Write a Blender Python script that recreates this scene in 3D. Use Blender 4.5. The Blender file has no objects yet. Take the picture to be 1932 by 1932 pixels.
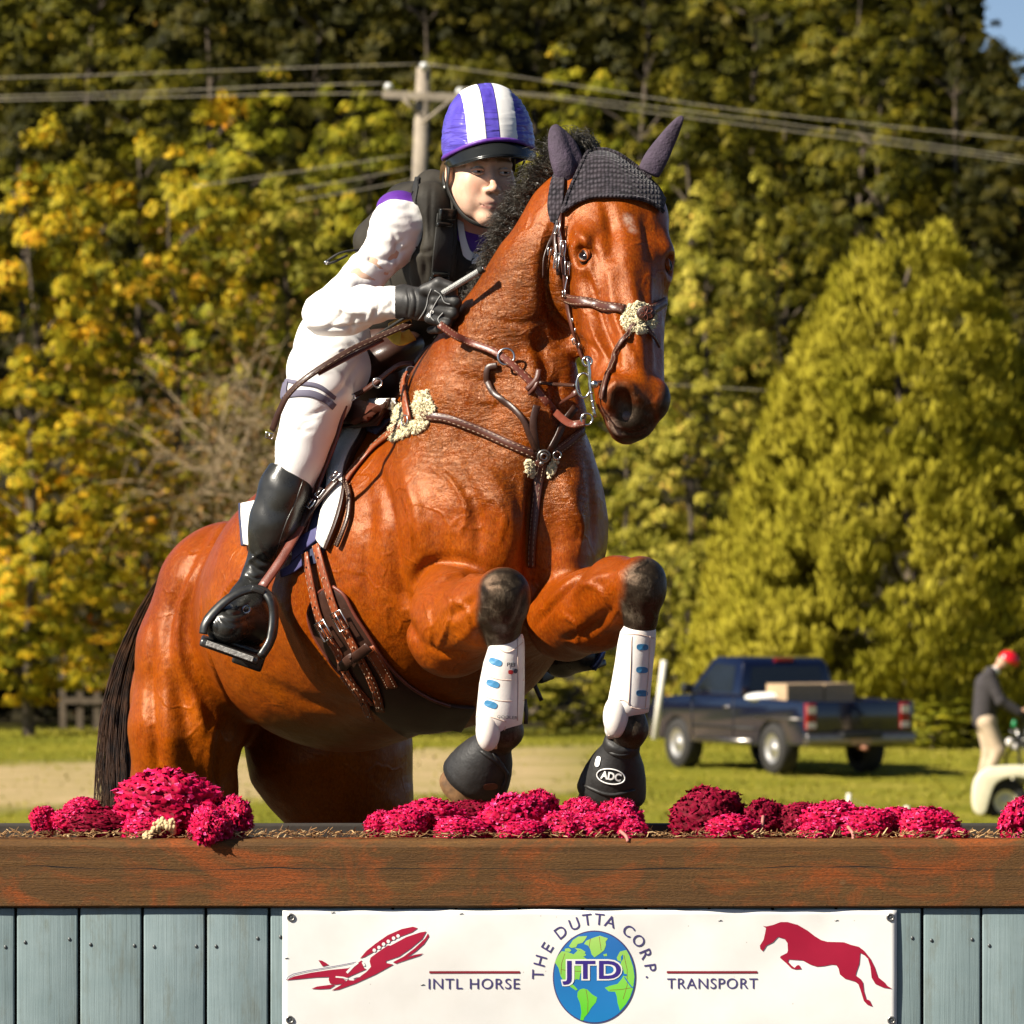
import bpy, bmesh, math, random
import numpy as np
from mathutils import Vector, Matrix, noise as mnoise

# ------------------------------------------------------------------ camera, world, sun, exposure
scene = bpy.context.scene
ZC = 1.75            # camera height (m)
DC = 15.0            # camera distance in front of the fence (m)
PX = 900.0           # photo pixels per metre at the fence

cam_data = bpy.data.cameras.new('camera')
cam = bpy.data.objects.new('camera', cam_data)
scene.collection.objects.link(cam)
cam.location = (0, -DC, ZC)
cam.rotation_euler = (math.radians(90), 0, 0)
cam_data.sensor_width = 36.0
cam_data.lens = 18.0 / (966.0 / PX / DC)
cam_data.clip_start = 0.5
cam_data.clip_end = 3000
cam_data.dof.use_dof = True
cam_data.dof.focus_distance = DC + 0.6
cam_data.dof.aperture_fstop = 15.0
cam_data.dof.aperture_blades = 7
scene.camera = cam

SUN_EL, SUN_AZ = 37.5, 62.0          # elevation; azimuth to the left of "behind the camera"
el, az = math.radians(SUN_EL), math.radians(SUN_AZ)
to_sun = Vector((-math.sin(az) * math.cos(el), -math.cos(az) * math.cos(el), math.sin(el)))

world = bpy.data.worlds.new('World')
scene.world = world
world.use_nodes = True
wn = world.node_tree
wn.nodes.clear()
w_out = wn.nodes.new('ShaderNodeOutputWorld')
w_bg = wn.nodes.new('ShaderNodeBackground')
w_sky = wn.nodes.new('ShaderNodeTexSky')
w_sky.sky_type = 'NISHITA'
w_sky.sun_disc = False
w_sky.sun_elevation = el
w_sky.sun_rotation = math.atan2(to_sun.x, to_sun.y)
w_sky.air_density = 0.6
w_sky.dust_density = 1.4
w_sky.ozone_density = 0.4
w_sky.altitude = 2500
w_bg.inputs['Strength'].default_value = 0.05
wn.links.new(w_sky.outputs[0], w_bg.inputs['Color'])
wn.links.new(w_bg.outputs[0], w_out.inputs['Surface'])

sun_data = bpy.data.lights.new('sun', 'SUN')
sun_data.energy = 5.0
sun_data.angle = math.radians(0.53)
sun_data.color = (1.0, 0.92, 0.79)
sun = bpy.data.objects.new('sun', sun_data)
sun.rotation_euler = to_sun.to_track_quat('Z', 'Y').to_euler()
sun.location = to_sun * 50
scene.collection.objects.link(sun)

scene.view_settings.view_transform = 'Standard'
scene.view_settings.look = 'None'
scene.view_settings.gamma = 1.0
scene.view_settings.use_curve_mapping = False
scene.view_settings.exposure = 1.0
scene.cycles.max_bounces = 6
scene.cycles.diffuse_bounces = 1
scene.cycles.glossy_bounces = 3
scene.cycles.transmission_bounces = 4
scene.cycles.transparent_max_bounces = 8

# ------------------------------------------------------------------ helpers
COL = scene.collection
PI = math.pi

def P(px, py, d=0.0):
    """world point seen at photo position (px, py) when it lies d metres behind the fence front"""
    k = (DC + d) / DC / PX
    return Vector(((px - 966.0) * k, d, ZC + (966.0 - py) * k))

def PM(px, d=0.0):
    return px * (DC + d) / DC / PX

def tag(o, label=None, cat=None, group=None, kind=None):
    if label: o['label'] = label
    if cat: o['category'] = cat
    if group: o['group'] = group
    if kind: o['kind'] = kind
    return o

def empty(name, loc, label=None, cat=None, group=None, rz=0.0):
    o = bpy.data.objects.new(name, None)
    COL.objects.link(o)
    o.location = loc
    o.rotation_euler = (0, 0, rz)
    o.empty_display_size = 0.1
    tag(o, label, cat, group)
    return o

def link_mesh(name, me, mats, parent=None, smooth=True):
    if not isinstance(mats, (list, tuple)): mats = [mats]
    for m in mats:
        me.materials.append(m)
    if smooth:
        me.polygons.foreach_set('use_smooth', [True] * len(me.polygons))
    o = bpy.data.objects.new(name, me)
    COL.objects.link(o)
    if parent is not None:
        o.parent = parent
        if parent.type == 'EMPTY' or True:
            o.matrix_parent_inverse = world_mat(parent).inverted()
    return o

def world_mat(o):
    m = o.matrix_basis.copy()
    while o.parent is not None:
        m = o.parent.matrix_basis @ o.matrix_parent_inverse @ m
        o = o.parent
    return m

def mesh_py(name, verts, faces, mats, parent=None, smooth=True, mat_idx=None):
    me = bpy.data.meshes.new(name)
    me.from_pydata([tuple(v) for v in verts], [], faces)
    me.update()
    o = link_mesh(name, me, mats, parent, smooth)
    if mat_idx is not None:
        me.polygons.foreach_set('material_index', mat_idx)
    return o

class MB:
    """collects simple shapes; build() links them as one mesh object"""
    def __init__(s): s.v = []; s.f = []; s.mi = []; s.cur = 0
    def add(s, verts, faces):
        n = len(s.v)
        s.v.extend(Vector(v) for v in verts)
        s.f.extend(tuple(i + n for i in f) for f in faces)
        s.mi.extend([s.cur] * len(faces))
        return s
    def box(s, c, size, rot=None, taper=None):
        hx, hy, hz = size[0] / 2, size[1] / 2, size[2] / 2
        vs = [Vector((x, y, z)) for z in (-hz, hz) for y in (-hy, hy) for x in (-hx, hx)]
        if taper:
            for v in vs:
                if v.z > 0: v.x *= taper; v.y *= taper
        if rot is not None: vs = [rot @ v for v in vs]
        c = Vector(c)
        return s.add([v + c for v in vs], [(0, 2, 3, 1), (4, 5, 7, 6), (0, 1, 5, 4), (2, 6, 7, 3), (0, 4, 6, 2), (1, 3, 7, 5)])
    def tube(s, pts, rad, seg=8, cap=True, closed=False, flat=None, up=None):
        """tube through pts; rad number or list; flat=(a,b) multiplies the two cross axes"""
        pts = [Vector(p) for p in pts]
        n = len(pts)
        if not isinstance(rad, (list, tuple)): rad = [rad] * n
        fa, fb = flat if flat else (1, 1)
        vs = []; prev = None
        for i, p in enumerate(pts):
            if closed: t = pts[(i + 1) % n] - pts[i - 1]
            else: t = pts[min(i + 1, n - 1)] - pts[max(i - 1, 0)]
            t.normalize()
            if up is not None:
                u = up[i] if isinstance(up, list) else up
                a = Vector(u); a = a - t * a.dot(t)
                if a.length < 1e-6: a = t.orthogonal()
            elif prev is None: a = t.orthogonal()
            else: a = prev - t * prev.dot(t)
            a.normalize(); prev = a
            b = t.cross(a)
            for k in range(seg):
                an = 2 * PI * k / seg
                vs.append(p + a * (math.cos(an) * rad[i] * fa) + b * (math.sin(an) * rad[i] * fb))
        fs = []
        m = n if closed else n - 1
        for i in range(m):
            for k in range(seg):
                j = (i + 1) % n
                fs.append((i * seg + k, i * seg + (k + 1) % seg, j * seg + (k + 1) % seg, j * seg + k))
        if cap and not closed:
            fs.append(tuple(range(seg - 1, -1, -1)))
            fs.append(tuple((n - 1) * seg + k for k in range(seg)))
        return s.add(vs, fs)
    def strap(s, pts, width, thick, normals):
        """flat strap following pts; normals = outward normal at each point (or one)"""
        pts = [Vector(p) for p in pts]; n = len(pts); vs = []
        if not isinstance(width, (list, tuple)): width = [width] * n
        for i, p in enumerate(pts):
            t = (pts[min(i + 1, n - 1)] - pts[max(i - 1, 0)]).normalized()
            nn = Vector(normals[i] if isinstance(normals, list) else normals)
            nn = (nn - t * nn.dot(t)).normalized()
            b = t.cross(nn).normalized() * (width[i] / 2)
            c = nn * thick
            e = nn * thick * 0.6
            vs += [p - b, p - b + e, p - b * 0.8 + c, p + b * 0.8 + c, p + b + e, p + b]
        fs = []
        for i in range(n - 1):
            for k in range(6):
                fs.append((i * 6 + k, i * 6 + (k + 1) % 6, (i + 1) * 6 + (k + 1) % 6, (i + 1) * 6 + k))
        fs.append((5, 4, 3, 2, 1, 0)); fs.append(tuple((n - 1) * 6 + k for k in range(6)))
        return s.add(vs, fs)
    def ellipsoid(s, c, r, rot=None, nu=16, nv=10):
        c = Vector(c); vs = []; fs = []
        for j in range(nv + 1):
            th = PI * j / nv
            for i in range(nu):
                ph = 2 * PI * i / nu
                v = Vector((r[0] * math.sin(th) * math.cos(ph), r[1] * math.sin(th) * math.sin(ph), r[2] * math.cos(th)))
                if rot is not None: v = rot @ v
                vs.append(c + v)
        for j in range(nv):
            for i in range(nu):
                fs.append((j * nu + i, (j + 1) * nu + i, (j + 1) * nu + (i + 1) % nu, j * nu + (i + 1) % nu))
        return s.add(vs, fs)
    def prism(s, poly, ext):
        """poly = list of points, ext = extrusion vector"""
        n = len(poly); e = Vector(ext)
        vs = [Vector(p) for p in poly] + [Vector(p) + e for p in poly]
        fs = [tuple(range(n - 1, -1, -1)), tuple(range(n, 2 * n))]
        for i in range(n): fs.append((i, (i + 1) % n, n + (i + 1) % n, n + i))
        return s.add(vs, fs)
    def grid(s, rows, thick_dir=None, thick=0.0):
        nr, nc = len(rows), len(rows[0])
        vs = [Vector(p) for r in rows for p in r]
        fs = [(i * nc + j, i * nc + j + 1, (i + 1) * nc + j + 1, (i + 1) * nc + j) for i in range(nr - 1) for j in range(nc - 1)]
        return s.add(vs, fs)
    def build(s, name, mats, parent=None, smooth=True, bevel=0.0, fix=True, subsurf=0):
        me = bpy.data.meshes.new(name)
        bm = bmesh.new()
        bvs = [bm.verts.new(v) for v in s.v]
        for f, mi in zip(s.f, s.mi):
            try:
                bf = bm.faces.new([bvs[i] for i in f]); bf.material_index = mi; bf.smooth = smooth
            except ValueError: pass
        if fix: bmesh.ops.recalc_face_normals(bm, faces=bm.faces[:])
        if bevel > 0:
            bmesh.ops.bevel(bm, geom=[e for e in bm.edges if len(e.link_faces) == 2 and e.calc_face_angle(0) > 0.6], offset=bevel, segments=2, profile=0.6, affect='EDGES', clamp_overlap=True)
            for f in bm.faces: f.smooth = smooth
        bm.to_mesh(me); bm.free()
        o = link_mesh(name, me, mats, parent, smooth=False)
        if subsurf:
            md = o.modifiers.new('sub', 'SUBSURF'); md.levels = subsurf; md.render_levels = subsurf
        return o

def catmull(pts, n=8, closed=False):
    pts = [Vector(p) for p in pts]; out = []; m = len(pts)
    rng = range(m if closed else m - 1)
    for i in rng:
        p0 = pts[i - 1] if (i > 0 or closed) else pts[0] * 2 - pts[1]
        p1 = pts[i]; p2 = pts[(i + 1) % m]
        p3 = pts[(i + 2) % m] if (i + 2 < m or closed) else p2 * 2 - p1
        for k in range(n):
            t = k / n
            out.append(0.5 * ((2 * p1) + (p2 - p0) * t + (2 * p0 - 5 * p1 + 4 * p2 - p3) * t * t + (3 * p1 - p0 - 3 * p2 + p3) * t ** 3))
    if not closed: out.append(pts[-1])
    return out

def smooth2d(poly, n=6):
    return [(v.x, v.y) for v in catmull([Vector((a, b, 0)) for a, b in poly], n, closed=True)]

# ------------------------------------------------------------------ signed-distance bodies meshed in numpy
class Field:
    def __init__(s, lo, hi, h):
        s.lo = np.array(lo, dtype=np.float64); s.h = h
        s.n = np.ceil((np.array(hi) - s.lo) / h).astype(int) + 1
        s.a = np.full(tuple(s.n), 0.5, dtype=np.float32)
    def _block(s, lo, hi):
        i0 = np.maximum(np.floor((np.array(lo) - s.lo) / s.h).astype(int), 0)
        i1 = np.minimum(np.ceil((np.array(hi) - s.lo) / s.h).astype(int) + 1, s.n)
        if np.any(i1 <= i0): return None
        ax = [(s.lo[k] + s.h * np.arange(i0[k], i1[k])).astype(np.float32) for k in range(3)]
        return tuple(slice(i0[k], i1[k]) for k in range(3)), ax[0][:, None, None], ax[1][None, :, None], ax[2][None, None, :]
    def _apply(s, sl, d, k, op):
        A = s.a[sl]
        if op == 'sub':
            d = -d
            h = np.maximum(k - np.abs(A - d), 0) / k
            s.a[sl] = np.maximum(A, d) + h * h * k * 0.25
        else:
            h = np.maximum(k - np.abs(A - d), 0) / k
            s.a[sl] = np.minimum(A, d) - h * h * k * 0.25
    def ell(s, c, r, rot=None, k=0.03, op='add'):
        """ellipsoid; r = radii along the local axes, rot = 3x3 Matrix whose columns are the axes"""
        rm = max(r); m = rm + k + 3 * s.h
        b = s._block([c[i] - m for i in range(3)], [c[i] + m for i in range(3)])
        if b is None: return
        sl, X, Y, Z = b
        X = X - c[0]; Y = Y - c[1]; Z = Z - c[2]
        if rot is None: q = (X, Y, Z)
        else: q = tuple(X * rot[0][j] + Y * rot[1][j] + Z * rot[2][j] for j in range(3))
        k0 = np.sqrt(sum((q[j] / r[j]) ** 2 for j in range(3)) + 1e-9)
        k1 = np.sqrt(sum((q[j] / r[j] ** 2) ** 2 for j in range(3)) + 1e-9)
        s._apply(sl, k0 * (k0 - 1) / k1, k, op)
    def cone(s, a, b, ra, rb, k=0.03, op='add', squash=None):
        """capsule with linearly changing radius; squash = (unit vector, factor>1 makes it thinner that way)"""
        m = max(ra, rb) + k + 3 * s.h
        bl = s._block([min(a[i], b[i]) - m for i in range(3)], [max(a[i], b[i]) + m for i in range(3)])
        if bl is None: return
        sl, X, Y, Z = bl
        a = np.array(a, dtype=float); v = np.array(b, dtype=float) - a
        X = X - a[0]; Y = Y - a[1]; Z = Z - a[2]
        t = np.clip((X * v[0] + Y * v[1] + Z * v[2]) / max(v @ v, 1e-9), 0, 1)
        dx, dy, dz = X - t * v[0], Y - t * v[1], Z - t * v[2]
        L2 = dx * dx + dy * dy + dz * dz
        if squash is not None:
            u, f = squash
            du = dx * u[0] + dy * u[1] + dz * u[2]
            L2 = L2 + du * du * (f * f - 1)
        s._apply(sl, np.sqrt(L2) - (ra + (rb - ra) * t), k, op)
    def chain(s, pts, k=0.03, op='add', squash=None):
        """pts: list of (Vector, radius)"""
        for (a, ra), (b, rb) in zip(pts[:-1], pts[1:]):
            s.cone(a, b, ra, rb, k, op, squash)
    def smooth(s, it=1):
        for _ in range(it):
            for ax in range(3):
                A = s.a
                B = A.copy()
                sl0 = [slice(None)] * 3; sl1 = [slice(None)] * 3; slc = [slice(None)] * 3
                sl0[ax] = slice(0, -2); sl1[ax] = slice(2, None); slc[ax] = slice(1, -1)
                B[tuple(slc)] = 0.5 * A[tuple(slc)] + 0.25 * (A[tuple(sl0)] + A[tuple(sl1)])
                s.a = B
    def mesh(s, name):
        A = s.a; inside = A < 0
        n = np.array(A.shape)
        c = [inside[dx:n[0] - 1 + dx, dy:n[1] - 1 + dy, dz:n[2] - 1 + dz] for dx in (0, 1) for dy in (0, 1) for dz in (0, 1)]
        anyc = np.logical_or.reduce(c); allc = np.logical_and.reduce(c)
        act = anyc & ~allc
        idx = np.argwhere(act)
        vid = np.full(act.shape, -1, dtype=np.int64)
        vid[act] = np.arange(len(idx))
        corners = [(dx, dy, dz) for dx in (0, 1) for dy in (0, 1) for dz in (0, 1)]
        vals = np.stack([A[idx[:, 0] + c_[0], idx[:, 1] + c_[1], idx[:, 2] + c_[2]] for c_ in corners], 1)
        acc = np.zeros((len(idx), 3)); cnt = np.zeros(len(idx))
        for i, ci in enumerate(corners):
            for j, cj in enumerate(corners):
                if j > i and sum(abs(ci[q] - cj[q]) for q in range(3)) == 1:
                    va, vb = vals[:, i], vals[:, j]
                    m = (va < 0) != (vb < 0)
                    t = np.where(m, va / np.where(m, va - vb, 1), 0)
                    p = np.array(ci)[None] + t[:, None] * (np.array(cj) - np.array(ci))[None]
                    acc += p * m[:, None]; cnt += m
        pos = s.lo + s.h * (idx + acc / cnt[:, None])
        quads = []
        for ax in range(3):
            o1, o2 = (ax + 1) % 3, (ax + 2) % 3
            sa = [slice(1, n[q] - 1) for q in range(3)]; sb = list(sa)
            sa[ax] = slice(0, n[ax] - 1); sb[ax] = slice(1, n[ax])
            ia, ib = inside[tuple(sa)], inside[tuple(sb)]
            e = np.argwhere(ia != ib)
            if len(e) == 0: continue
            flip = ~ia[e[:, 0], e[:, 1], e[:, 2]]
            base = e.copy()
            for q in range(3):
                if q != ax: base[:, q] += 1
            def cell(d1, d2):
                b = base.copy(); b[:, o1] -= d1; b[:, o2] -= d2
                return vid[b[:, 0], b[:, 1], b[:, 2]]
            q4 = np.stack([cell(1, 1), cell(0, 1), cell(0, 0), cell(1, 0)], 1)
            q4[flip] = q4[flip][:, ::-1]
            quads.append(q4)
        Q = np.concatenate(quads)
        me = bpy.data.meshes.new(name)
        me.vertices.add(len(pos)); me.vertices.foreach_set('co', pos.astype(np.float32).ravel())
        me.loops.add(len(Q) * 4); me.loops.foreach_set('vertex_index', Q.ravel().astype(np.int32))
        me.polygons.add(len(Q))
        me.polygons.foreach_set('loop_start', np.arange(0, len(Q) * 4, 4, dtype=np.int32))
        me.update(calc_edges=True)
        me.validate()
        s.pos = pos
        return me

def relax(me, it=2, f=0.5):
    """Laplacian smoothing of a dense mesh in numpy"""
    nv = len(me.vertices); ne = len(me.edges)
    co = np.empty(nv * 3, dtype=np.float32); me.vertices.foreach_get('co', co); co = co.reshape(-1, 3).astype(np.float64)
    e = np.empty(ne * 2, dtype=np.int32); me.edges.foreach_get('vertices', e); e = e.reshape(-1, 2)
    deg = np.bincount(e.ravel(), minlength=nv)[:, None].clip(1)
    for i in range(it * 2):
        acc = np.zeros_like(co)
        for q in range(3):
            acc[:, q] = np.bincount(e[:, 0], co[e[:, 1], q], nv) + np.bincount(e[:, 1], co[e[:, 0], q], nv)
        lam = f if i % 2 == 0 else -f * 1.04
        co = co + lam * (acc / deg - co)
    me.vertices.foreach_set('co', co.astype(np.float32).ravel()); me.update()
    return co

def set_attr(me, name, arr):
    at = me.attributes.new(name, 'FLOAT', 'POINT')
    at.data.foreach_set('value', np.asarray(arr, dtype=np.float32))

def seg_dist(co, a, b):
    a = np.array(a, dtype=float); v = np.array(b, dtype=float) - a
    w = co - a
    t = np.clip((w @ v) / max(v @ v, 1e-9), 0, 1)
    return np.linalg.norm(w - t[:, None] * v, axis=1), t

def smst(x, a, b):
    t = np.clip((x - a) / (b - a), 0, 1); return t * t * (3 - 2 * t)

# ------------------------------------------------------------------ materials
class NT:
    """small node-tree builder"""
    def __init__(s, name):
        s.m = bpy.data.materials.new(name); s.m.use_nodes = True
        s.t = s.m.node_tree; s.t.nodes.clear()
        s.out = s.t.nodes.new('ShaderNodeOutputMaterial')
        s.b = s.t.nodes.new('ShaderNodeBsdfPrincipled')
        s.t.links.new(s.b.outputs[0], s.out.inputs['Surface'])
        s.geo = None
    def node(s, typ, **kw):
        n = s.t.nodes.new(typ)
        for k, v in kw.items(): setattr(n, k, v)
        return n
    def lk(s, a, b): s.t.links.new(a, b)
    def put(s, inp, v):
        if hasattr(v, 'is_linked') or isinstance(v, bpy.types.NodeSocket): s.lk(v, inp)
        else:
            if isinstance(v, (tuple, list)) and len(v) == 3 and len(getattr(inp, 'default_value', (0, 0, 0))) == 4: v = (*v, 1)
            inp.default_value = v
    def pos(s, scale=(1, 1, 1), kind='Object', rot=(0, 0, 0)):
        tc = s.node('ShaderNodeTexCoord'); mp = s.node('ShaderNodeMapping')
        mp.inputs['Scale'].default_value = scale; mp.inputs['Rotation'].default_value = rot
        s.lk(tc.outputs[kind], mp.inputs[0]); return mp.outputs[0]
    def noise(s, vec, scale=5, detail=4, rough=0.55, dist=0.0):
        n = s.node('ShaderNodeTexNoise'); n.inputs['Scale'].default_value = scale
        n.inputs['Detail'].default_value = detail; n.inputs['Roughness'].default_value = rough
        n.inputs['Distortion'].default_value = dist
        s.lk(vec, n.inputs['Vector']); return n.outputs[0]
    def voro(s, vec, scale=5, feature='F1', out=0, rnd=1.0):
        n = s.node('ShaderNodeTexVoronoi'); n.feature = feature
        n.inputs['Scale'].default_value = scale; n.inputs['Randomness'].default_value = rnd
        s.lk(vec, n.inputs['Vector']); return n.outputs[out]
    def ramp(s, fac, stops, interp='LINEAR'):
        n = s.node('ShaderNodeValToRGB'); cr = n.color_ramp; cr.interpolation = interp
        while len(cr.elements) > 1: cr.elements.remove(cr.elements[-1])
        for i, (p, c) in enumerate(stops):
            e = cr.elements[0] if i == 0 else cr.elements.new(p)
            e.position = p
            e.color = (*c, 1) if isinstance(c, (tuple, list)) else (c, c, c, 1)
        s.put(n.inputs[0], fac); return n.outputs[0]
    def mix(s, fac, a, b, mode='MIX'):
        n = s.node('ShaderNodeMix'); n.data_type = 'RGBA'; n.blend_type = mode
        s.put(n.inputs[0], fac); s.put(n.inputs[6], a); s.put(n.inputs[7], b); return n.outputs[2]
    def math(s, op, a, b=0.5, c=None, clamp=False):
        n = s.node('ShaderNodeMath'); n.operation = op; n.use_clamp = clamp
        s.put(n.inputs[0], a); s.put(n.inputs[1], b)
        if c is not None: s.put(n.inputs[2], c)
        return n.outputs[0]
    def attr(s, name):
        n = s.node('ShaderNodeAttribute'); n.attribute_name = name; return n.outputs['Fac']
    def sep(s, vec):
        n = s.node('ShaderNodeSeparateXYZ'); s.lk(vec, n.inputs[0]); return n.outputs
    def bump(s, h, strength=0.3, dist=0.01, prev=None):
        n = s.node('ShaderNodeBump'); n.inputs['Strength'].default_value = strength
        n.inputs['Distance'].default_value = dist; s.lk(h, n.inputs['Height'])
        if prev is not None: s.lk(prev, n.inputs['Normal'])
        return n.outputs[0]
    def set(s, **kw):
        names = dict(col='Base Color', rough='Roughness', metal='Metallic', spec='Specular IOR Level', coat='Coat Weight', coatr='Coat Roughness', sheen='Sheen Weight', normal='Normal', alpha='Alpha', trans='Transmission Weight', sss='Subsurface Weight', sssr='Subsurface Radius', ior='IOR', em='Emission Color', ems='Emission Strength', spect='Specular Tint', sheenr='Sheen Roughness')
        for k, v in kw.items(): s.put(s.b.inputs[names[k]], v)
        return s.m

def simple(name, col, rough=0.6, metal=0.0, spec=0.5, var=0.12, scale=20, bump=0.0, bscale=200, bdist=0.002, **kw):
    """principled material with mild procedural variation of colour and relief"""
    n = NT(name); v = n.pos()
    f = n.noise(v, scale, 4)
    lo = tuple(max(c * (1 - var), 0) for c in col); hi = tuple(min(c * (1 + var), 1) for c in col)
    n.set(col=n.ramp(f, [(0.3, lo), (0.7, hi)]), rough=rough, metal=metal, spec=spec, **kw)
    if bump: n.set(normal=n.bump(n.noise(v, bscale, 3), bump, bdist))
    return n.m
# ------------------------------------------------------------------ ground
GZ = -1.87                                    # level of the far meadow, below the show-jumping fence
def ground_z(x, y):
    t = min(max((y - 5.0) / 50.0, 0), 1); z = GZ * t * t * (3 - 2 * t)
    if y > 114: z += (y - 114) * 0.115 * min((y - 114) / 20.0, 1)
    n = mnoise.noise(Vector((x * .08, y * .08, 0))) * .10 + mnoise.noise(Vector((x * .4, y * .4, 3))) * .03
    return z + n * min(max((y - 8) / 10.0, 0), 1) * (1.0 if y < 114 else 2.5)

def grass_sand(n, msk, side, grass, sand): return n.mix(n.math('MULTIPLY', n.math('MULTIPLY', msk, side), n.ramp(n.noise(n.pos((.35, 1, 1)), 1.3, 5, .7), [(0.35, 0.35), (0.55, 1.0)])), grass, sand)

def ground_material():
    n = NT('meadow_grass')
    v = n.pos(); s = n.sep(v)
    f = n.noise(v, 0.35, 5, 0.6); g = n.noise(v, 9, 4, 0.7); h = n.noise(v, 60, 2)
    grass = n.ramp(f, [(0.3, (0.13, 0.140, 0.008)), (0.55, (0.235, 0.215, 0.016)), (0.8, (0.36, 0.29, 0.05))])
    grass = n.mix(n.ramp(g, [(0.35, 0.0), (0.75, 0.5)]), grass, (0.095, 0.105, 0.008))
    grass = n.mix(n.ramp(h, [(0.45, 0.0), (0.7, 0.35)]), grass, (0.30, 0.27, 0.06))
    sand = n.ramp(g, [(0.3, (0.40, 0.29, 0.145)), (0.7, (0.55, 0.41, 0.22))])
    # worn sandy track crossing the meadow
    y = s[1]; x = s[0]
    mid = n.math('ADD', n.math('MULTIPLY', x, 0.9), 86.0)
    dd = n.math('ABSOLUTE', n.math('SUBTRACT', y, mid))
    wob = n.math('MULTIPLY', n.noise(v, 0.8, 6, 0.7), 9.0)
    m = n.math('SUBTRACT', n.math('ADD', dd, wob), 10.5)
    msk = n.ramp(n.math('MULTIPLY', m, 0.25, clamp=True), [(0.15, 1.0), (0.95, 0.0)])
    side = n.ramp(n.math('ADD', n.math('MULTIPLY', x, 0.22), 0.45, clamp=True), [(0.5, 1.0), (0.85, 0.0)])
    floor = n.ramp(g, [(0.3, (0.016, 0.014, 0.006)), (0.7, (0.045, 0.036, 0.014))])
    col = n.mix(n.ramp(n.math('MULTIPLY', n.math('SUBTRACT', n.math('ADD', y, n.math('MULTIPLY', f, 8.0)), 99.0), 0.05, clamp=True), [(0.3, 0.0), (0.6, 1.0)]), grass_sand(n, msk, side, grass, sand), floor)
    bounce_cut = n.ramp(g, [(0.3, (0.050, 0.036, 0.018)), (0.7, (0.095, 0.072, 0.036))])  # brown tone of the unseen near ground, darkened to weaken bounce light
    col = n.mix(n.ramp(n.math('MULTIPLY', n.math('ADD', y, n.math('MULTIPLY', f, 6.0)), 0.03, clamp=True), [(0.45, 1.0), (0.8, 0.0)]), col, bounce_cut)
    n.set(col=col, rough=0.95, spec=0.1, normal=n.bump(n.math('ADD', g, h), 0.6, 0.05))
    return n.m
M_GROUND = ground_material()
ys = [-60, -40, -25, -18] + list(np.arange(-15, 60, 3.0)) + list(np.arange(60, 130, 1.0)) + list(np.arange(130, 210, 3.0)) + [230, 270, 340, 450, 700, 1200]
xs = [-900, -400, -200, -120, -80, -55, -40] + list(np.arange(-30, 31, 1.5)) + [40, 55, 80, 120, 200, 400, 900]
gv = [(x, y, ground_z(x, min(y, 260))) for y in ys for x in xs]
nx_ = len(xs)
gf = [(i * nx_ + j, i * nx_ + j + 1, (i + 1) * nx_ + j + 1, (i + 1) * nx_ + j) for i in range(len(ys) - 1) for j in range(nx_ - 1)]
g_ob = mesh_py('meadow', gv, gf, M_GROUND)
tag(g_ob, 'sunny meadow of short grass with a worn sandy track behind the fence', kind='structure')

# grass blades of the visible strip
rg_ = np.random.default_rng(3)
nb = 22000
bx = rg_.uniform(-13, 13, nb); by = rg_.uniform(54, 104, nb)
keep = ~((np.abs(by - (bx * .9 + 86)) < 7.5) & (bx < 1.0) & (rg_.random(nb) < .85))
bx, by = bx[keep], by[keep]; nb = len(bx)
bh = rg_.uniform(.02, .065, nb); an = rg_.uniform(0, PI, nb); bw = rg_.uniform(.015, .04, nb)
bz = np.array([ground_z(a, b) for a, b in zip(bx, by)])
lean = rg_.normal(0, .03, (nb, 2))
V = np.zeros((nb, 3, 3))
V[:, 0] = np.stack([bx - np.cos(an) * bw, by - np.sin(an) * bw, bz - .01], 1)
V[:, 1] = np.stack([bx + np.cos(an) * bw, by + np.sin(an) * bw, bz - .01], 1)
V[:, 2] = np.stack([bx + lean[:, 0], by + lean[:, 1], bz + bh], 1)
def raw_mesh(name, V, k):
    me = bpy.data.meshes.new(name); nf = len(V)
    me.vertices.add(nf * k); me.vertices.foreach_set('co', V.astype(np.float32).ravel())
    me.loops.add(nf * k); me.loops.foreach_set('vertex_index', np.arange(nf * k, dtype=np.int32))
    me.polygons.add(nf); me.polygons.foreach_set('loop_start', np.arange(0, nf * k, k, dtype=np.int32))
    me.update(calc_edges=True)
    return me
def leaf_material(name, stops, trans=0.16, rough=0.6, dist=1.0):
    n = NT(name)
    t = n.attr('tint')
    v = n.pos()
    big = n.noise(v, 0.55 * dist, 3)
    f = n.math('ADD', n.math('MULTIPLY', t, 0.62), n.math('MULTIPLY', n.ramp(big, [(0.3, 0.0), (0.7, 1.0)]), 0.38))
    col = n.ramp(f, stops)
    n.set(col=col, rough=rough, spec=0.12)
    tr = n.node('ShaderNodeBsdfTranslucent'); n.lk(col, tr.inputs[0])
    mx = n.node('ShaderNodeMixShader'); mx.inputs[0].default_value = trans
    n.lk(n.b.outputs[0], mx.inputs[1]); n.lk(tr.outputs[0], mx.inputs[2]); n.lk(mx.outputs[0], n.out.inputs['Surface'])
    return n.m
M_BLADE = leaf_material('grass_blades', [(0, (0.14, 0.15, 0.012)), (0.5, (0.26, 0.235, 0.02)), (1, (0.40, 0.33, 0.07))], 0.3, dist=.6)
me = raw_mesh('grass_blades', V, 3); set_attr(me, 'tint', np.repeat(rg_.random(nb), 3))
tag(link_mesh('grass_blades', me, M_BLADE, smooth=False), 'short grass blades on the meadow', kind='stuff')

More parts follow.
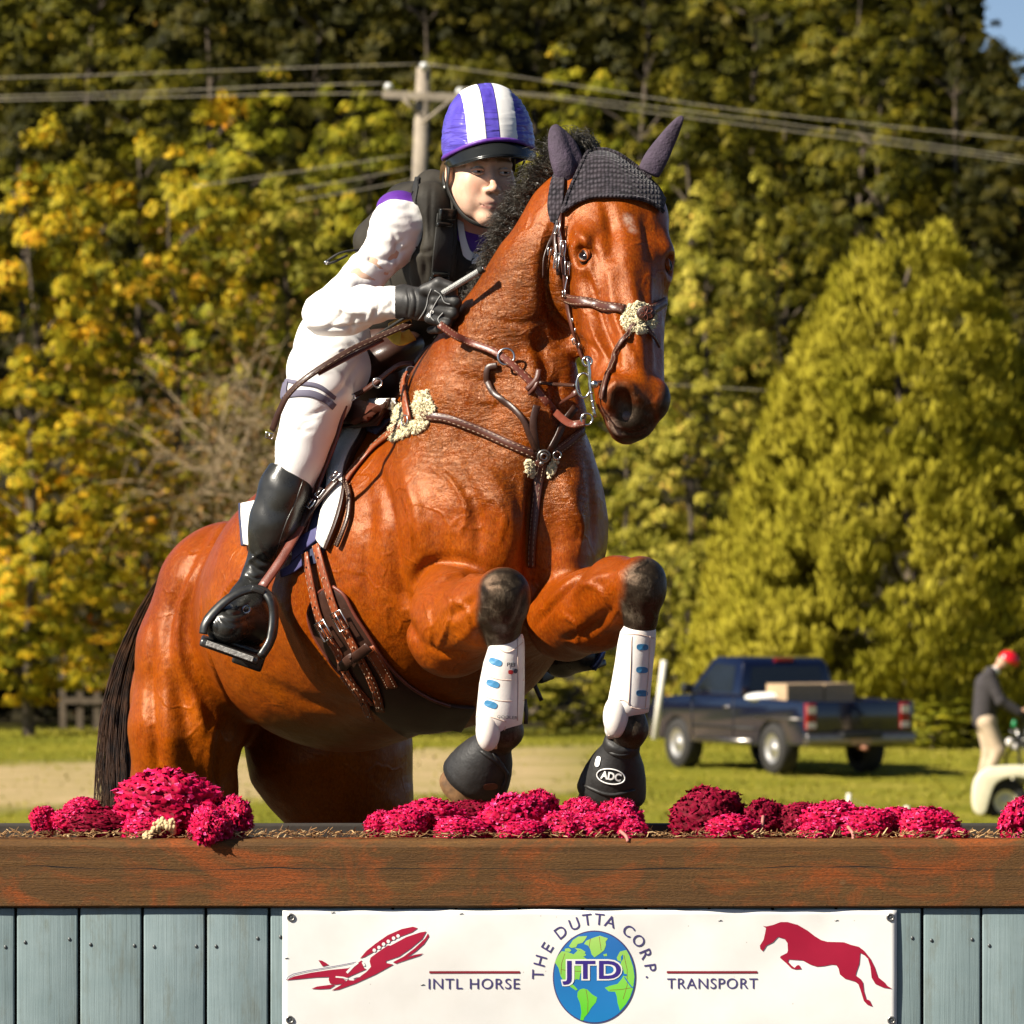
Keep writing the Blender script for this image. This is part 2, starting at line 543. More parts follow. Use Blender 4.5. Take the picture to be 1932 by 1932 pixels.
# ------------------------------------------------------------------ trees
M_BARK = simple('bark', (0.10, 0.075, 0.05), 0.9, var=0.35, scale=6, bump=0.8, bscale=18, bdist=0.03)
L_GOLD = leaf_material('golden_maple_leaves', [(0.0, (0.024, 0.030, 0.003)), (0.30, (0.17, 0.165, 0.008)), (0.55, (0.44, 0.33, 0.014)), (0.78, (0.70, 0.36, 0.014)), (1.0, (0.66, 0.17, 0.012))])
L_OLIVE_SHADE = leaf_material('shaded_olive_leaves', [(0.0, (0.007, 0.008, 0.001)), (0.5, (0.032, 0.031, 0.0025)), (0.9, (0.105, 0.080, 0.004)), (1.0, (0.20, 0.085, 0.005))])  # olive leaves darkened to paint in shade and vignetting along the top
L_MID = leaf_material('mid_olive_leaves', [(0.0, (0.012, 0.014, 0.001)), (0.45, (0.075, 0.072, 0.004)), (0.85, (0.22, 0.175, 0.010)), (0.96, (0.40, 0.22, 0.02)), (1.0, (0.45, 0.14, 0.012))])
L_SHADE = leaf_material('undergrowth_shade_leaves', [(0.0, (0.004, 0.004, 0.001)), (0.8, (0.014, 0.013, 0.003)), (1.0, (0.06, 0.05, 0.01))])  # near-black leaf colour paints the shade under the left trees
L_GREEN = leaf_material('yellow_green_leaves', [(0.0, (0.024, 0.032, 0.003)), (0.35, (0.14, 0.145, 0.008)), (0.7, (0.38, 0.33, 0.018)), (0.90, (0.56, 0.34, 0.022)), (1.0, (0.62, 0.17, 0.014))])
L_PALE = leaf_material('pale_autumn_leaves', [(0.0, (0.035, 0.040, 0.005)), (0.35, (0.20, 0.185, 0.014)), (0.7, (0.46, 0.38, 0.05)), (0.88, (0.60, 0.34, 0.06)), (1.0, (0.58, 0.16, 0.03))])
L_CEDAR = leaf_material('cedar_sprays', [(0.0, (0.085, 0.082, 0.006)), (0.4, (0.25, 0.225, 0.014)), (0.75, (0.44, 0.37, 0.035)), (1.0, (0.56, 0.47, 0.08))], 0.12)

def rand_unit(rng, n):
    v = rng.normal(size=(n, 3)); return v / np.linalg.norm(v, axis=1)[:, None]

def leaf_quads(rng, cen, nor, size, aspect=0.62, spray=False):
    n = len(cen)
    if spray:
        d = nor * .55 + np.array([0, 0, .75]) + rand_unit(rng, n) * .45
        a = d / (np.linalg.norm(d, axis=1)[:, None] + 1e-9)
        nor = nor + rand_unit(rng, n) * .35
        nor = nor - a * np.sum(nor * a, 1)[:, None]; nor /= np.linalg.norm(nor, axis=1)[:, None] + 1e-9
    else:
        a = np.cross(nor, rand_unit(rng, n)); a /= np.linalg.norm(a, axis=1)[:, None] + 1e-9
    b = np.cross(nor, a)
    s = size * rng.uniform(.6, 1.3, n)[:, None]
    V = np.stack([cen - a * s, cen + b * s * aspect * .9 + nor * s * .15, cen + a * s, cen - b * s * aspect + nor * s * .1], 1)
    return V

def crown_mesh(seed, H, W, base, nclump, per, clump_r, leaf, shape='round', flat=0.8):
    """crown made of many separate leaves gathered in clumps; origin at the tree's foot"""
    rng = np.random.default_rng(seed)
    C_, N_ = [], []
    hh = H - base
    u = rand_unit(rng, nclump * 3)
    t = rng.random(nclump * 3)
    pts = []
    for i in range(nclump * 3):
        if len(pts) >= nclump: break
        d = u[i]
        if shape == 'cone':
            z = 1 - math.sqrt(rng.random()); z = z * .97
            a = rng.uniform(0, 2 * PI)
            prof = (1 - z) ** 0.60 * (1.0 if z > .12 else (0.72 + z * 2.3))
            rad = W / 2 * prof * (1 + .16 * mnoise.noise(Vector((math.cos(a) * 2.2, math.sin(a) * 2.2, z * 7 + seed))))
            if mnoise.noise(Vector((math.cos(a) * 4.5, math.sin(a) * 4.5, z * 13 + seed))) > .17 and rng.random() < .9: continue
            rr = rad * (1 - .40 * rng.random() ** 3.0)
            pts.append((math.cos(a) * rr, math.sin(a) * rr, base + z * hh, math.cos(a), math.sin(a), .35))
        else:
            k = 1 + .30 * mnoise.noise(Vector((d[0] * 2.3 + seed, d[1] * 2.3, d[2] * 2.3))) + .14 * mnoise.noise(Vector((d[0] * 6, d[1] * 6 + seed, d[2] * 6)))
            hole = mnoise.noise(Vector((d[0] * 2.1 + seed * 2, d[1] * 2.1, d[2] * 2.6)))
            if hole > .16 and rng.random() < .88: continue
            rr = k * (1 - .42 * t[i] ** 1.8)
            sgn = abs(d[2]) ** 0.8 * (1 if d[2] > 0 else -1)
            pts.append((d[0] * W / 2 * rr, d[1] * W / 2 * rr, base + hh * .5 + sgn * hh * .5 * rr, d[0], d[1], d[2]))
    pts = np.array(pts)
    tint_c = rng.random(len(pts))
    cen, nor, tin = [], [], []
    for p, tc in zip(pts, tint_c):
        m = int(per * rng.uniform(.6, 1.4)); r = clump_r * rng.uniform(.6, 1.25)
        dd = rand_unit(rng, m)
        dd[:, 2] = np.abs(dd[:, 2]) * .9 - .25
        cc = p[:3] + dd * r * np.array([1, 1, flat]) * (rng.random(m)[:, None] ** .4)
        out = p[3:6] + dd * .9 + rand_unit(rng, m) * .55 + np.array([0, 0, .35])
        out /= np.linalg.norm(out, axis=1)[:, None] + 1e-9
        cen.append(cc); nor.append(out); tin.append(np.clip((tc * .55 + rng.random(m) * .45) if shape != 'cone' else .35 + tc * .3 + rng.random(m) * .3, 0, 1))
    cen = np.concatenate(cen); nor = np.concatenate(nor); tin = np.concatenate(tin)
    V = leaf_quads(rng, cen, nor, leaf, .22 if shape == 'cone' else .62, shape == 'cone')
    me = raw_mesh('crown', V, 4); set_attr(me, 'tint', np.repeat(tin, 4))
    return me

def trunk_mesh(seed, H, W, base, r0):
    rng = random.Random(seed); mb = MB()
    pts = [Vector((rng.uniform(-.04, .04) * i, rng.uniform(-.04, .04) * i, H * .9 * i / 7)) for i in range(8)]
    mb.tube(pts, [r0 * (1.25 if i == 0 else 1) * (1 - .85 * i / 7) for i in range(8)], 8)
    for b in range(12):
        i = rng.randint(1, 6); a = rng.uniform(0, 2 * PI); L = W * .42 * (1 - i / 9)
        p = pts[i]; q = p + Vector((math.cos(a) * L * .5, math.sin(a) * L * .5, L * .35)); e = p + Vector((math.cos(a) * L, math.sin(a) * L, L * .55))
        mb.tube([p, q, e], [r0 * .4 * (1 - i / 9), r0 * .22, r0 * .06], 5)
    bm_ = bpy.data.meshes.new('trunk'); bm_.from_pydata([tuple(v) for v in mb.v], [], mb.f); bm_.update()
    return bm_

CROWNS = {}
def protos(kind):
    if kind not in CROWNS:
        if kind == 'broad':   # unit trees of 10 m, scaled per tree
            CROWNS[kind] = [(crown_mesh(s, 10, 6, .3, 250, 80, .50, .085), trunk_mesh(s, 10, 6, 2, .17)) for s in (11, 12, 13)]
        if kind == 'maple':
            CROWNS[kind] = [(crown_mesh(s, 10, 7, .9, 260, 92, .50, .088), trunk_mesh(s, 10, 7, 2, .19)) for s in (21, 22)]
        if kind == 'shrub':
            CROWNS[kind] = [(crown_mesh(s, 3, 3, .05, 120, 30, .30, .085), trunk_mesh(s, 3, 3, .3, .05)) for s in (31, 32)]
    return CROWNS[kind]
for k_ in ('broad', 'maple', 'shrub'): protos(k_)

trng = random.Random(77)
def tree(kind, var, px, d, wpx, top, mat, label, group, foot=None, name='broadleaf_tree', cat='tree'):
    c, t = CROWNS[kind][var % len(CROWNS[kind])]
    k = (DC + d) / DC / PX
    x = (px - 966) * k
    z0 = ground_z(x, d) - .05 if foot is None else foot
    H = ZC + (966 - top) * k - z0
    W = wpx * k
    bh, bw = (3.0, 3.0) if kind == 'shrub' else (10.0, 7.0 if kind == 'maple' else 6.0)
    root = empty(name, (x, d, z0), label, cat, group, trng.uniform(0, 2 * PI))
    for nm, me, m in (('trunk', t, M_BARK), ('crown', c, mat)):
        o = bpy.data.objects.new(nm, me); COL.objects.link(o)
        if len(me.materials) == 0: me.materials.append(None)
        o.material_slots[0].link = 'OBJECT'; o.material_slots[0].material = m
        o.parent = root; o.scale = (W / bw, W / bw, H / bh)
    return root

G_H = 'trees on the hillside behind the meadow'
rows = [
 # far, high on the slope
 ('broad', 0, -60, 176, 330, -120, L_MID, 'tall olive tree at the top left corner, highest on the slope'),
 ('broad', 1, 170, 182, 340, -160, L_MID, 'dark olive tree above the left wires, second from the left corner'),
 ('broad', 2, 390, 178, 330, -140, L_OLIVE_SHADE, 'muted green tree above the three wires left of the pole'),
 ('broad', 0, 600, 186, 300, -110, L_OLIVE_SHADE, 'very dark shaded tree straight above the pole crossarm'),
 ('broad', 1, 810, 180, 330, -150, L_OLIVE_SHADE, 'dark tree behind the top of the utility pole'),
 ('broad', 2, 1010, 184, 300, -130, L_OLIVE_SHADE, 'shaded green tree above the rider helmet'),
 ('broad', 0, 1210, 178, 320, -150, L_OLIVE_SHADE, 'green tree above the ears of the horse'),
 ('broad', 1, 1420, 182, 330, -140, L_MID, 'dark tree at the top edge right of the ears'),
 ('broad', 2, 1620, 178, 300, -90, L_MID, 'dark rusty tree left of the patch of sky'),
 ('broad', 0, 1800, 190, 230, -60, L_OLIVE_SHADE, 'thin crowned tree standing before the patch of sky'),
 ('broad', 1, 1960, 176, 260, 90, L_OLIVE_SHADE, 'dark tree at the right edge under the sky'),
 # middle
 ('broad', 1, 40, 150, 300, 90, L_OLIVE_SHADE, 'olive tree at the left edge behind the three wires'),
 ('broad', 2, 265, 154, 300, 60, L_MID, 'green tree between the left edge and the dark hollow'),
 ('broad', 0, 470, 146, 300, 190, L_GREEN, 'yellow green tree left of the utility pole'),
 ('broad', 1, 700, 150, 250, 170, L_GREEN, 'yellow green tree directly behind the utility pole'),
 ('broad', 2, 905, 152, 290, 70, L_MID, 'green tree behind the helmet with a rusty top'),
 ('broad', 0, 1110, 144, 290, 150, L_GREEN, 'sunlit green tree behind the left ear of the horse'),
 ('broad', 1, 1300, 148, 290, 90, L_MID, 'sunlit yellow green tree behind the right ear of the horse'),
 ('broad', 2, 1480, 150, 270, 130, L_MID, 'green tree beneath the wires right of the ears'),
 ('broad', 0, 1655, 146, 270, 90, L_MID, 'green and orange tree above the pointed cedar'),
 ('broad', 1, 1850, 142, 230, 400, L_OLIVE_SHADE, 'green tree peeping over the right shoulder of the cedar'),
 ('broad', 2, 2010, 140, 260, 560, L_OLIVE_SHADE, 'dark tree at the right edge beside the cedar'),
 # front
 ('maple', 0, 60, 113, 380, 250, L_GOLD, 'golden tree at the left edge of the meadow'),
 ('maple', 1, 330, 115, 380, 230, L_GOLD, 'golden tree between the left edge and the rider'),
 ('broad', 1, 545, 117, 330, 330, L_PALE, 'pale green tree just left of the rider'),
 ('maple', 1, 55, 99, 360, 640, L_GOLD, 'low golden maple in front at the left edge'),
 ('maple', 0, 275, 101, 300, 780, L_GOLD, 'low golden maple above the horse rump'),
 ('broad', 2, 800, 115, 330, 330, L_GREEN, 'yellow green tree hidden behind the rider'),
 ('broad', 0, 1010, 113, 300, 420, L_GREEN, 'green tree hidden behind the neck of the horse'),
 ('broad', 1, 1330, 115, 290, 330, L_PALE, 'pale autumn tree right of the horse head'),
 ('broad', 2, 1470, 119, 260, 350, L_MID, 'pale green tree left of the cedar top'),
 ('broad', 0, 1300, 107, 250, 620, L_PALE, 'pale autumn tree beside the muzzle of the horse'),
 ('broad', 1, 1180, 109, 260, 560, L_PALE, 'pale tree behind the chest of the horse'),
 ('broad', 0, 1930, 111, 330, 620, L_OLIVE_SHADE, 'green tree right behind the cedar at the right edge'),
]
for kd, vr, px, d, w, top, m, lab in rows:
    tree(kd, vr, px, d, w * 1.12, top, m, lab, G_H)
for side in (-1, 1):
    for i in range(9):
        d_ = (104, 118, 140, 165)[i % 4]
        tree('broad', i, 966 + side * (1190 + i * 150), d_, 380, (420, 240, 60, -120)[i % 4], (L_GREEN, L_MID, L_OLIVE_SHADE)[i % 3], '%s wood tree beyond the %s edge of the picture' % (('nearest', 'second', 'third', 'fourth', 'fifth', 'sixth', 'seventh', 'eighth', 'farthest')[i], 'left' if side < 0 else 'right'), 'wood trees beyond the picture edges')
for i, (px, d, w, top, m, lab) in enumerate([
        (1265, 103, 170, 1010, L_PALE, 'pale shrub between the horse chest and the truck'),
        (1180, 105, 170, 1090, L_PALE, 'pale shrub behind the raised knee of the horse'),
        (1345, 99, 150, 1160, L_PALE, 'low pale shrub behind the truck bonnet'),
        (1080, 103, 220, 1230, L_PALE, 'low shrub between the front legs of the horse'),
        (-20, 107, 260, 1170, L_SHADE, 'undergrowth bush coloured as tree shade, cut by the left edge'),
        (180, 106, 240, 1190, L_SHADE, 'undergrowth bush coloured as the shade under the front golden maples'),
        (620, 111, 300, 1090, L_OLIVE_SHADE, 'dark undergrowth bush behind the belly of the horse'),
        (850, 110, 300, 1120, L_OLIVE_SHADE, 'dark undergrowth bush behind the front legs of the horse'),
        (440, 113, 280, 1060, L_OLIVE_SHADE, 'dark undergrowth bush behind the rump of the horse'),
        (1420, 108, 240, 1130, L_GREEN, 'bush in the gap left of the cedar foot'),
        (90, 109, 260, 1130, L_SHADE, 'undergrowth bush coloured as tree shade at the left edge of the meadow'),
        (260, 110, 240, 1180, L_SHADE, 'undergrowth bush coloured as tree shade behind the horse tail'),
        (1830, 99, 170, 1230, L_SHADE, 'dark bush behind the person in the red helmet'),
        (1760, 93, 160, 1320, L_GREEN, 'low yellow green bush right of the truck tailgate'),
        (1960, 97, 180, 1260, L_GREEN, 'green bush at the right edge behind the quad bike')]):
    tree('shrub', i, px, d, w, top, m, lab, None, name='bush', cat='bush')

# the big feathery cedar
kx = (DC + 96) / DC / PX
cx_ = (1712 - 966) * kx; cz_ = ground_z(cx_, 96)
cedar = empty('cedar_tree', (cx_, 96, cz_), 'broad pointed yellow green cedar standing behind the dark pickup truck', 'tree')
Hc = ZC + (966 - 385) * kx - cz_
cm = crown_mesh(41, Hc, 890 * kx, .25, 4200, 44, .20, .095, 'cone', 1.3)
o = link_mesh('crown', cm, L_CEDAR, None, smooth=False); o.parent = cedar
o = link_mesh('trunk', trunk_mesh(42, Hc, 6.5, .5, .17), M_BARK); o.parent = cedar

# bare twiggy shrub between the golden trees and the rider
M_TWIG = simple('dry_twigs', (0.34, 0.25, 0.14), 0.85, var=0.3, scale=4)
rng_ = random.Random(9)
mb = MB(); c0 = P(470, 1010, 99)
for i in range(110):
    a = rng_.uniform(0, 2 * PI); L = rng_.uniform(1.2, 2.9); up_ = rng_.uniform(.3, 1.8)
    p0 = c0 + Vector((rng_.gauss(0, .5), rng_.gauss(0, .5), rng_.uniform(-.5, 1.6)))
    dx = Vector((math.cos(a), math.sin(a) * .6, up_)).normalized()
    pts = [p0]
    for s_ in range(6):
        dx = (dx + Vector((rng_.gauss(0, .16), rng_.gauss(0, .16), -.10 + rng_.gauss(0, .1)))).normalized()
        pts.append(pts[-1] + dx * L / 6)
    mb.tube(pts, [.016, .013, .011, .009, .007, .005, .003], 4, cap=False)
    for q_ in range(3):
        s0 = pts[rng_.randint(2, 5)]; dq = (dx + Vector((rng_.gauss(0, .7), rng_.gauss(0, .5), rng_.gauss(0, .5)))).normalized()
        mb.tube([s0, s0 + dq * .35, s0 + dq * .7 + Vector((0, 0, -.1))], [.008, .006, .003], 3, cap=False)
rootb = empty('bare_shrub', (c0.x, c0.y, ground_z(c0.x, c0.y)), 'tangled leafless shrub with tan twigs left of the rider', 'shrub')
mb.build('twigs', M_TWIG, rootb)
rgb = np.random.default_rng(8)
cc = np.array(c0) + rgb.normal(0, 1, (2600, 3)) * np.array([1.5, .8, 1.4]) + np.array([0, 0, .8])
me = raw_mesh('foliage', leaf_quads(rgb, cc, rand_unit(rgb, 2600), .055), 4); set_attr(me, 'tint', np.repeat(rgb.random(2600), 4))
M_RUST = leaf_material('rusty_leaves', [(0, (0.06, 0.035, 0.012)), (0.5, (0.17, 0.09, 0.03)), (1, (0.34, 0.20, 0.07))])
lo = link_mesh('foliage', me, M_RUST, rootb, smooth=False); lo['kind'] = 'stuff'

# dark wooded slope closing the view behind the trees
nw = 90000
cc = np.stack([rgb.uniform(-46, 46, nw), rgb.uniform(196, 206, nw), rgb.uniform(0, 18, nw)], 1)
cc[:, 2] += 4
keep = ~((cc[:, 0] > 13.8) & (cc[:, 2] > 15.6 - (cc[:, 0] - 13.8) * .9))
cc = cc[keep]
me = raw_mesh('far_wood', leaf_quads(rgb, cc, rand_unit(rgb, len(cc)) * .6 + np.array([0, -.8, .2]), .46), 4); set_attr(me, 'tint', np.repeat(rgb.random(len(cc)), 4))
tag(link_mesh('far_wood', me, L_OLIVE_SHADE, smooth=False), 'dark far wood on the slope behind all the trees', kind='stuff')
# ------------------------------------------------------------------ jump fence: beam, rails, planks
def wood_beam_material():
    n = NT('weathered_brown_beam')
    v = n.pos(); s = n.sep(v)
    grain = n.noise(n.pos((1.2, 30, 34)), 2.2, 6, 0.65, 0.4)
    fine = n.noise(n.pos((6, 160, 190)), 2.0, 4, 0.7)
    blot = n.noise(n.pos((1.0, 4, 3.4)), 2.6, 4, 0.6)
    stain = n.noise(n.pos((1.9, 4, 4.0)), 2.3, 6, 0.68, 1.4)
    grit = n.noise(n.pos((40, 90, 120)), 3.0, 4, 0.75)
    col = n.ramp(grain, [(0.25, (0.065, 0.027, 0.006)), (0.5, (0.135, 0.058, 0.012)), (0.78, (0.21, 0.100, 0.024))])
    col = n.mix(n.ramp(blot, [(0.38, 0.0), (0.7, 0.75)]), col, (0.13, 0.062, 0.016))
    col = n.mix(n.ramp(stain, [(0.47, 0.0), (0.64, 0.78)]), col, (0.36, 0.070, 0.005))
    col = n.mix(n.ramp(grit, [(0.42, 0.55), (0.58, 0.0)]), col, (0.06, 0.028, 0.007))
    col = n.mix(n.ramp(fine, [(0.45, 0.0), (0.8, 0.55)]), col, (0.05, 0.026, 0.008))
    # long drying crack
    wv = n.noise(n.pos((1.0, 0, 0)), 2.4, 3, 0.5)
    zc = n.math('ADD', n.math('MULTIPLY', wv, 0.035), 0.985)
    dd = n.math('ABSOLUTE', n.math('SUBTRACT', s[2], zc))
    brk = n.noise(n.pos((1, 0, 0)), 5.0, 2)
    wd = n.math('MULTIPLY', n.ramp(brk, [(0.40, 0.0), (0.6, 1.0)]), 0.0013)
    crack = n.math('LESS_THAN', dd, wd)
    col = n.mix(crack, col, (0.012, 0.007, 0.004))
    knots = n.voro(n.pos((1.0, 0.0, 1.3)), 3.1, 'F1', 0)
    kn = n.ramp(knots, [(0.012, 0.7), (0.035, 0.0)])
    col = n.mix(kn, col, (0.25, 0.16, 0.075))
    h = n.math('SUBTRACT', n.math('ADD', n.math('ADD', grain, grit), n.math('MULTIPLY', fine, 0.6)), n.math('MULTIPLY', crack, 2.0))
    n.set(col=col, rough=0.72, spec=0.3, normal=n.bump(h, 0.55, 0.004))
    return n.m
def plank_material():
    n = NT('grey_blue_painted_plank')
    v = n.pos()
    oi = n.node('ShaderNodeObjectInfo')
    grain = n.noise(n.pos((70, 30, 1.6)), 2.0, 5, 0.6, 0.3)
    dirt = n.noise(n.pos((3, 3, 3)), 3.0, 5, 0.6)
    col = n.ramp(dirt, [(0.3, (0.165, 0.225, 0.235)), (0.7, (0.225, 0.290, 0.300))])
    col = n.mix(n.math('MULTIPLY', oi.outputs['Random'], 0.35), col, (0.19, 0.255, 0.245))
    col = n.mix(n.ramp(grain, [(0.52, 0.0), (0.72, 0.32)]), col, (0.125, 0.17, 0.16))
    col = n.mix(n.ramp(n.noise(n.pos((9, 9, 2.2)), 2.5, 6, .75), [(0.52, 0.0), (0.68, 0.5)]), col, (0.13, 0.135, 0.10))
    spots = n.voro(n.pos((1, 1, .6)), 13, 'F1', 0)
    col = n.mix(n.ramp(spots, [(0.05, 0.55), (0.10, 0.0)]), col, (0.16, 0.20, 0.18))
    n.set(col=col, rough=0.62, spec=0.3, normal=n.bump(grain, 0.5, 0.0022))
    return n.m
M_BEAM, M_PLANK = wood_beam_material(), plank_material()
M_DARKRAIL = simple('dark_stained_rail', (0.030, 0.024, 0.018), 0.8, var=0.4, scale=14, bump=0.5, bscale=60)
M_NAIL = simple('dull_nail', (0.12, 0.13, 0.13), 0.5, 0.6)
BT, BB = P(0, 1583).z, P(0, 1712).z
fence = empty('jump_fence', (0, .3, ground_z(0, .3)), 'wide wooden jump fence with brown top beam and grey blue vertical planks', 'fence')
# beam with softened, slightly uneven front edges
FX0, FX1 = -1.95, 1.95
prof = [(0.0, BB), (-.004, BB + .004), (-.004, BT - .016), (.001, BT - .006), (.010, BT - .001), (.075, BT), (.088, BT - .006), (.088, BB)]
nxs = 260; V_, F_ = [], []
for i in range(nxs + 1):
    x = FX0 + (FX1 - FX0) * i / nxs
    for j, (y, z) in enumerate(prof):
        w = mnoise.noise(Vector((x * 3, j * 1.3, 0))) * .0016 + mnoise.noise(Vector((x * 14, j * 2.3, 5))) * .0007
        V_.append((x, y + w, z + w * (1.5 if j in (2, 3, 4) else .6)))
m_ = len(prof)
for i in range(nxs):
    for j in range(m_):
        F_.append((i * m_ + j, (i + 1) * m_ + j, (i + 1) * m_ + (j + 1) % m_, i * m_ + (j + 1) % m_))
F_.append(tuple(range(m_ - 1, -1, -1))); F_.append(tuple(nxs * m_ + k for k in range(m_)))
beam = mesh_py('top_beam', V_, F_, M_BEAM, fence, smooth=False)
# tray, back beam and back rail
MB().box((0, .31, BT - .045), (3.86, .44, .03)).build('tray_board', M_BEAM, fence, False)
MB().box((0, .565, BT - .06), (3.9, .07, .135)).build('back_beam', M_DARKRAIL, fence, False, .004)
for x in (-1.88, 1.88):
    MB().box((x, .30, (BB + ground_z(x, .3)) / 2), (.10, .50, BB - ground_z(x, .3) + .05)).build('leg', M_BEAM, fence, False, .004)
# vertical planks (front)
gz0 = -.02
edges = [29 + 119.7 * i for i in range(-7, 5)]
bounds = [(e + 2.5, e + 117) for e in edges]
right0 = 1741 - 2 * 0
bounds = [b for b in bounds if b[0] < 560]
pr = random.Random(3)
x = 504.0 + 119.5
while x < 1610: bounds.append((x, x + 114.8)); x += 119.6
bounds += [(1612, 1738), (1743, 1850), (1854, 1972), (1976, 2092), (2096, 2212), (2216, 2332), (2336, 2440), (2444, 2560), (2564, 2680)]
bounds = [b for b in bounds if (b[0] - 966) / PX > FX0 - .02 and (b[1] - 966) / PX < FX1 + .02]
ref_planks = []
for a, b in bounds:
    xa, xb = (a - 966) / PX, (b - 966) / PX
    dy = pr.uniform(-.0015, .0015); top = BB - .0015 + pr.uniform(-.0010, .0005)
    mb = MB().box(((xa + xb) / 2, .019 + dy, (top + gz0) / 2), (xb - xa, .022, top - gz0))
    pk = mb.build('plank', M_PLANK, fence, True, .0035)
    ref_planks.append((xa, xb, .025 + dy))
    for hx, hz in ((xa + .018, 1782), (xb - .018, 1780)):
        zz = P(0, hz + pr.uniform(-16, 8)).z
        MB().ellipsoid((hx + pr.uniform(-.004, .004), .0075 + dy, zz), (.0035, .0018, .0042), nu=8, nv=5).build('nail', M_NAIL, fence)
# horizontal rails behind the planks
for z in (BB - .10, .30):
    MB().box((0, .064, z), (3.8, .05, .08)).build('rail', M_DARKRAIL, fence, False)
MB().box((0, .0345, (BB + gz0) / 2), (3.8, .006, BB - gz0 - .0008)).build('backing_board', M_DARKRAIL, fence, False)

# ------------------------------------------------------------------ banner
M_BANNER = NT('cream_vinyl_banner')
_v = M_BANNER.pos(); _d = M_BANNER.noise(_v, 3.5, 5, 0.6); _w = M_BANNER.noise(M_BANNER.pos((1, 1, 1)), 600, 2)
_c = M_BANNER.ramp(_d, [(0.3, (0.74, 0.715, 0.67)), (0.65, (0.85, 0.835, 0.80))])
_sp = M_BANNER.voro(_v, 26, 'F1', 0)
_c = M_BANNER.mix(M_BANNER.ramp(_sp, [(0.022, 0.5), (0.05, 0.0)]), _c, (0.30, 0.25, 0.2))
M_BANNER = M_BANNER.set(col=_c, rough=0.5, spec=0.4, normal=M_BANNER.bump(_w, 0.15, 0.001))
M_RED = simple('crimson_print', (0.34, 0.001, 0.028), 0.5, var=0.06)
M_NAVY = simple('violet_ink_print', (0.060, 0.045, 0.16), 0.5, var=0.08)
M_DRED = simple('dark_red_print', (0.24, 0.010, 0.022), 0.5, var=0.06)
M_PRWHITE = simple('white_print', (0.86, 0.84, 0.80), 0.5, var=0.02)
M_BLUE = NT('ocean_blue_print'); _s = M_BLUE.sep(M_BLUE.pos())
M_BLUE = M_BLUE.set(col=M_BLUE.ramp(M_BLUE.math('MULTIPLY', M_BLUE.math('SUBTRACT', _s[2], .66), 3.4, clamp=True), [(0.0, (0.004, 0.20, 0.50)), (1.0, (0.030, 0.13, 0.44))]), rough=0.5)
M_LAND = NT('land_green_print'); _s = M_LAND.sep(M_LAND.pos())
M_LAND = M_LAND.set(col=M_LAND.ramp(M_LAND.math('MULTIPLY', M_LAND.math('SUBTRACT', _s[2], .70), 3.6, clamp=True), [(0.0, (0.11, 0.60, 0.02)), (0.55, (0.36, 0.62, 0.13)), (1.0, (0.58, 0.68, 0.27))]), rough=0.5)
M_PURPLE = simple('purple_print', (0.040, 0.018, 0.22), 0.5, var=0.05)
M_CHROME = simple('bright_metal', (0.62, 0.61, 0.58), 0.22, 1.0, var=0.1, scale=60)
M_STEEL = simple('worn_steel', (0.32, 0.31, 0.29), 0.35, 0.9, var=0.2, scale=80)

BX0, BX1 = (533 - 966) / PX, (1692 - 966) / PX
BZ1, BZ0 = P(0, 1717).z, P(0, 1962).z
def banner_y(x, z):
    u = (x - BX0) / (BX1 - BX0); w = (z - BZ0) / (BZ1 - BZ0)
    e = min(u, 1 - u, .12) / .12
    b = .0045 * mnoise.noise(Vector((x * 3.1, z * 4, 1))) + .0022 * mnoise.noise(Vector((x * 5 - z * 9, z * 2, 8))) + .0020 * mnoise.noise(Vector((x * 9 + z * 5, z * 3, 4)))
    b += .0012 * math.sin(x * 60 + z * 40) * math.exp(-((w - 1) / .12) ** 2) * .6
    return .0030 - .002 * math.sin(PI * w) + b * e
banner = empty('banner', ((BX0 + BX1) / 2, .004, (BZ0 + BZ1) / 2), 'cream vinyl sponsor banner with globe, red aeroplane and red horse, nailed to the planks', 'banner')
nx2, nz2 = 110, 26; rws = []
for i in range(nz2 + 1):
    row = []
    for j in range(nx2 + 1):
        x = BX0 + (BX1 - BX0) * j / nx2; z = BZ0 + (BZ1 - BZ0) * i / nz2
        if i == nz2: z += .003 * mnoise.noise(Vector((x * 8, 0, 0)))
        if j in (0, nx2): x += .0015 * mnoise.noise(Vector((0, z * 12, 0)))
        row.append((x, banner_y(x, z), z))
    rws.append(row)
mbn = MB().grid(rws)
sheet = mbn.build('sheet', M_BANNER, banner)
md = sheet.modifiers.new('t', 'SOLIDIFY'); md.thickness = .0012; md.offset = 1

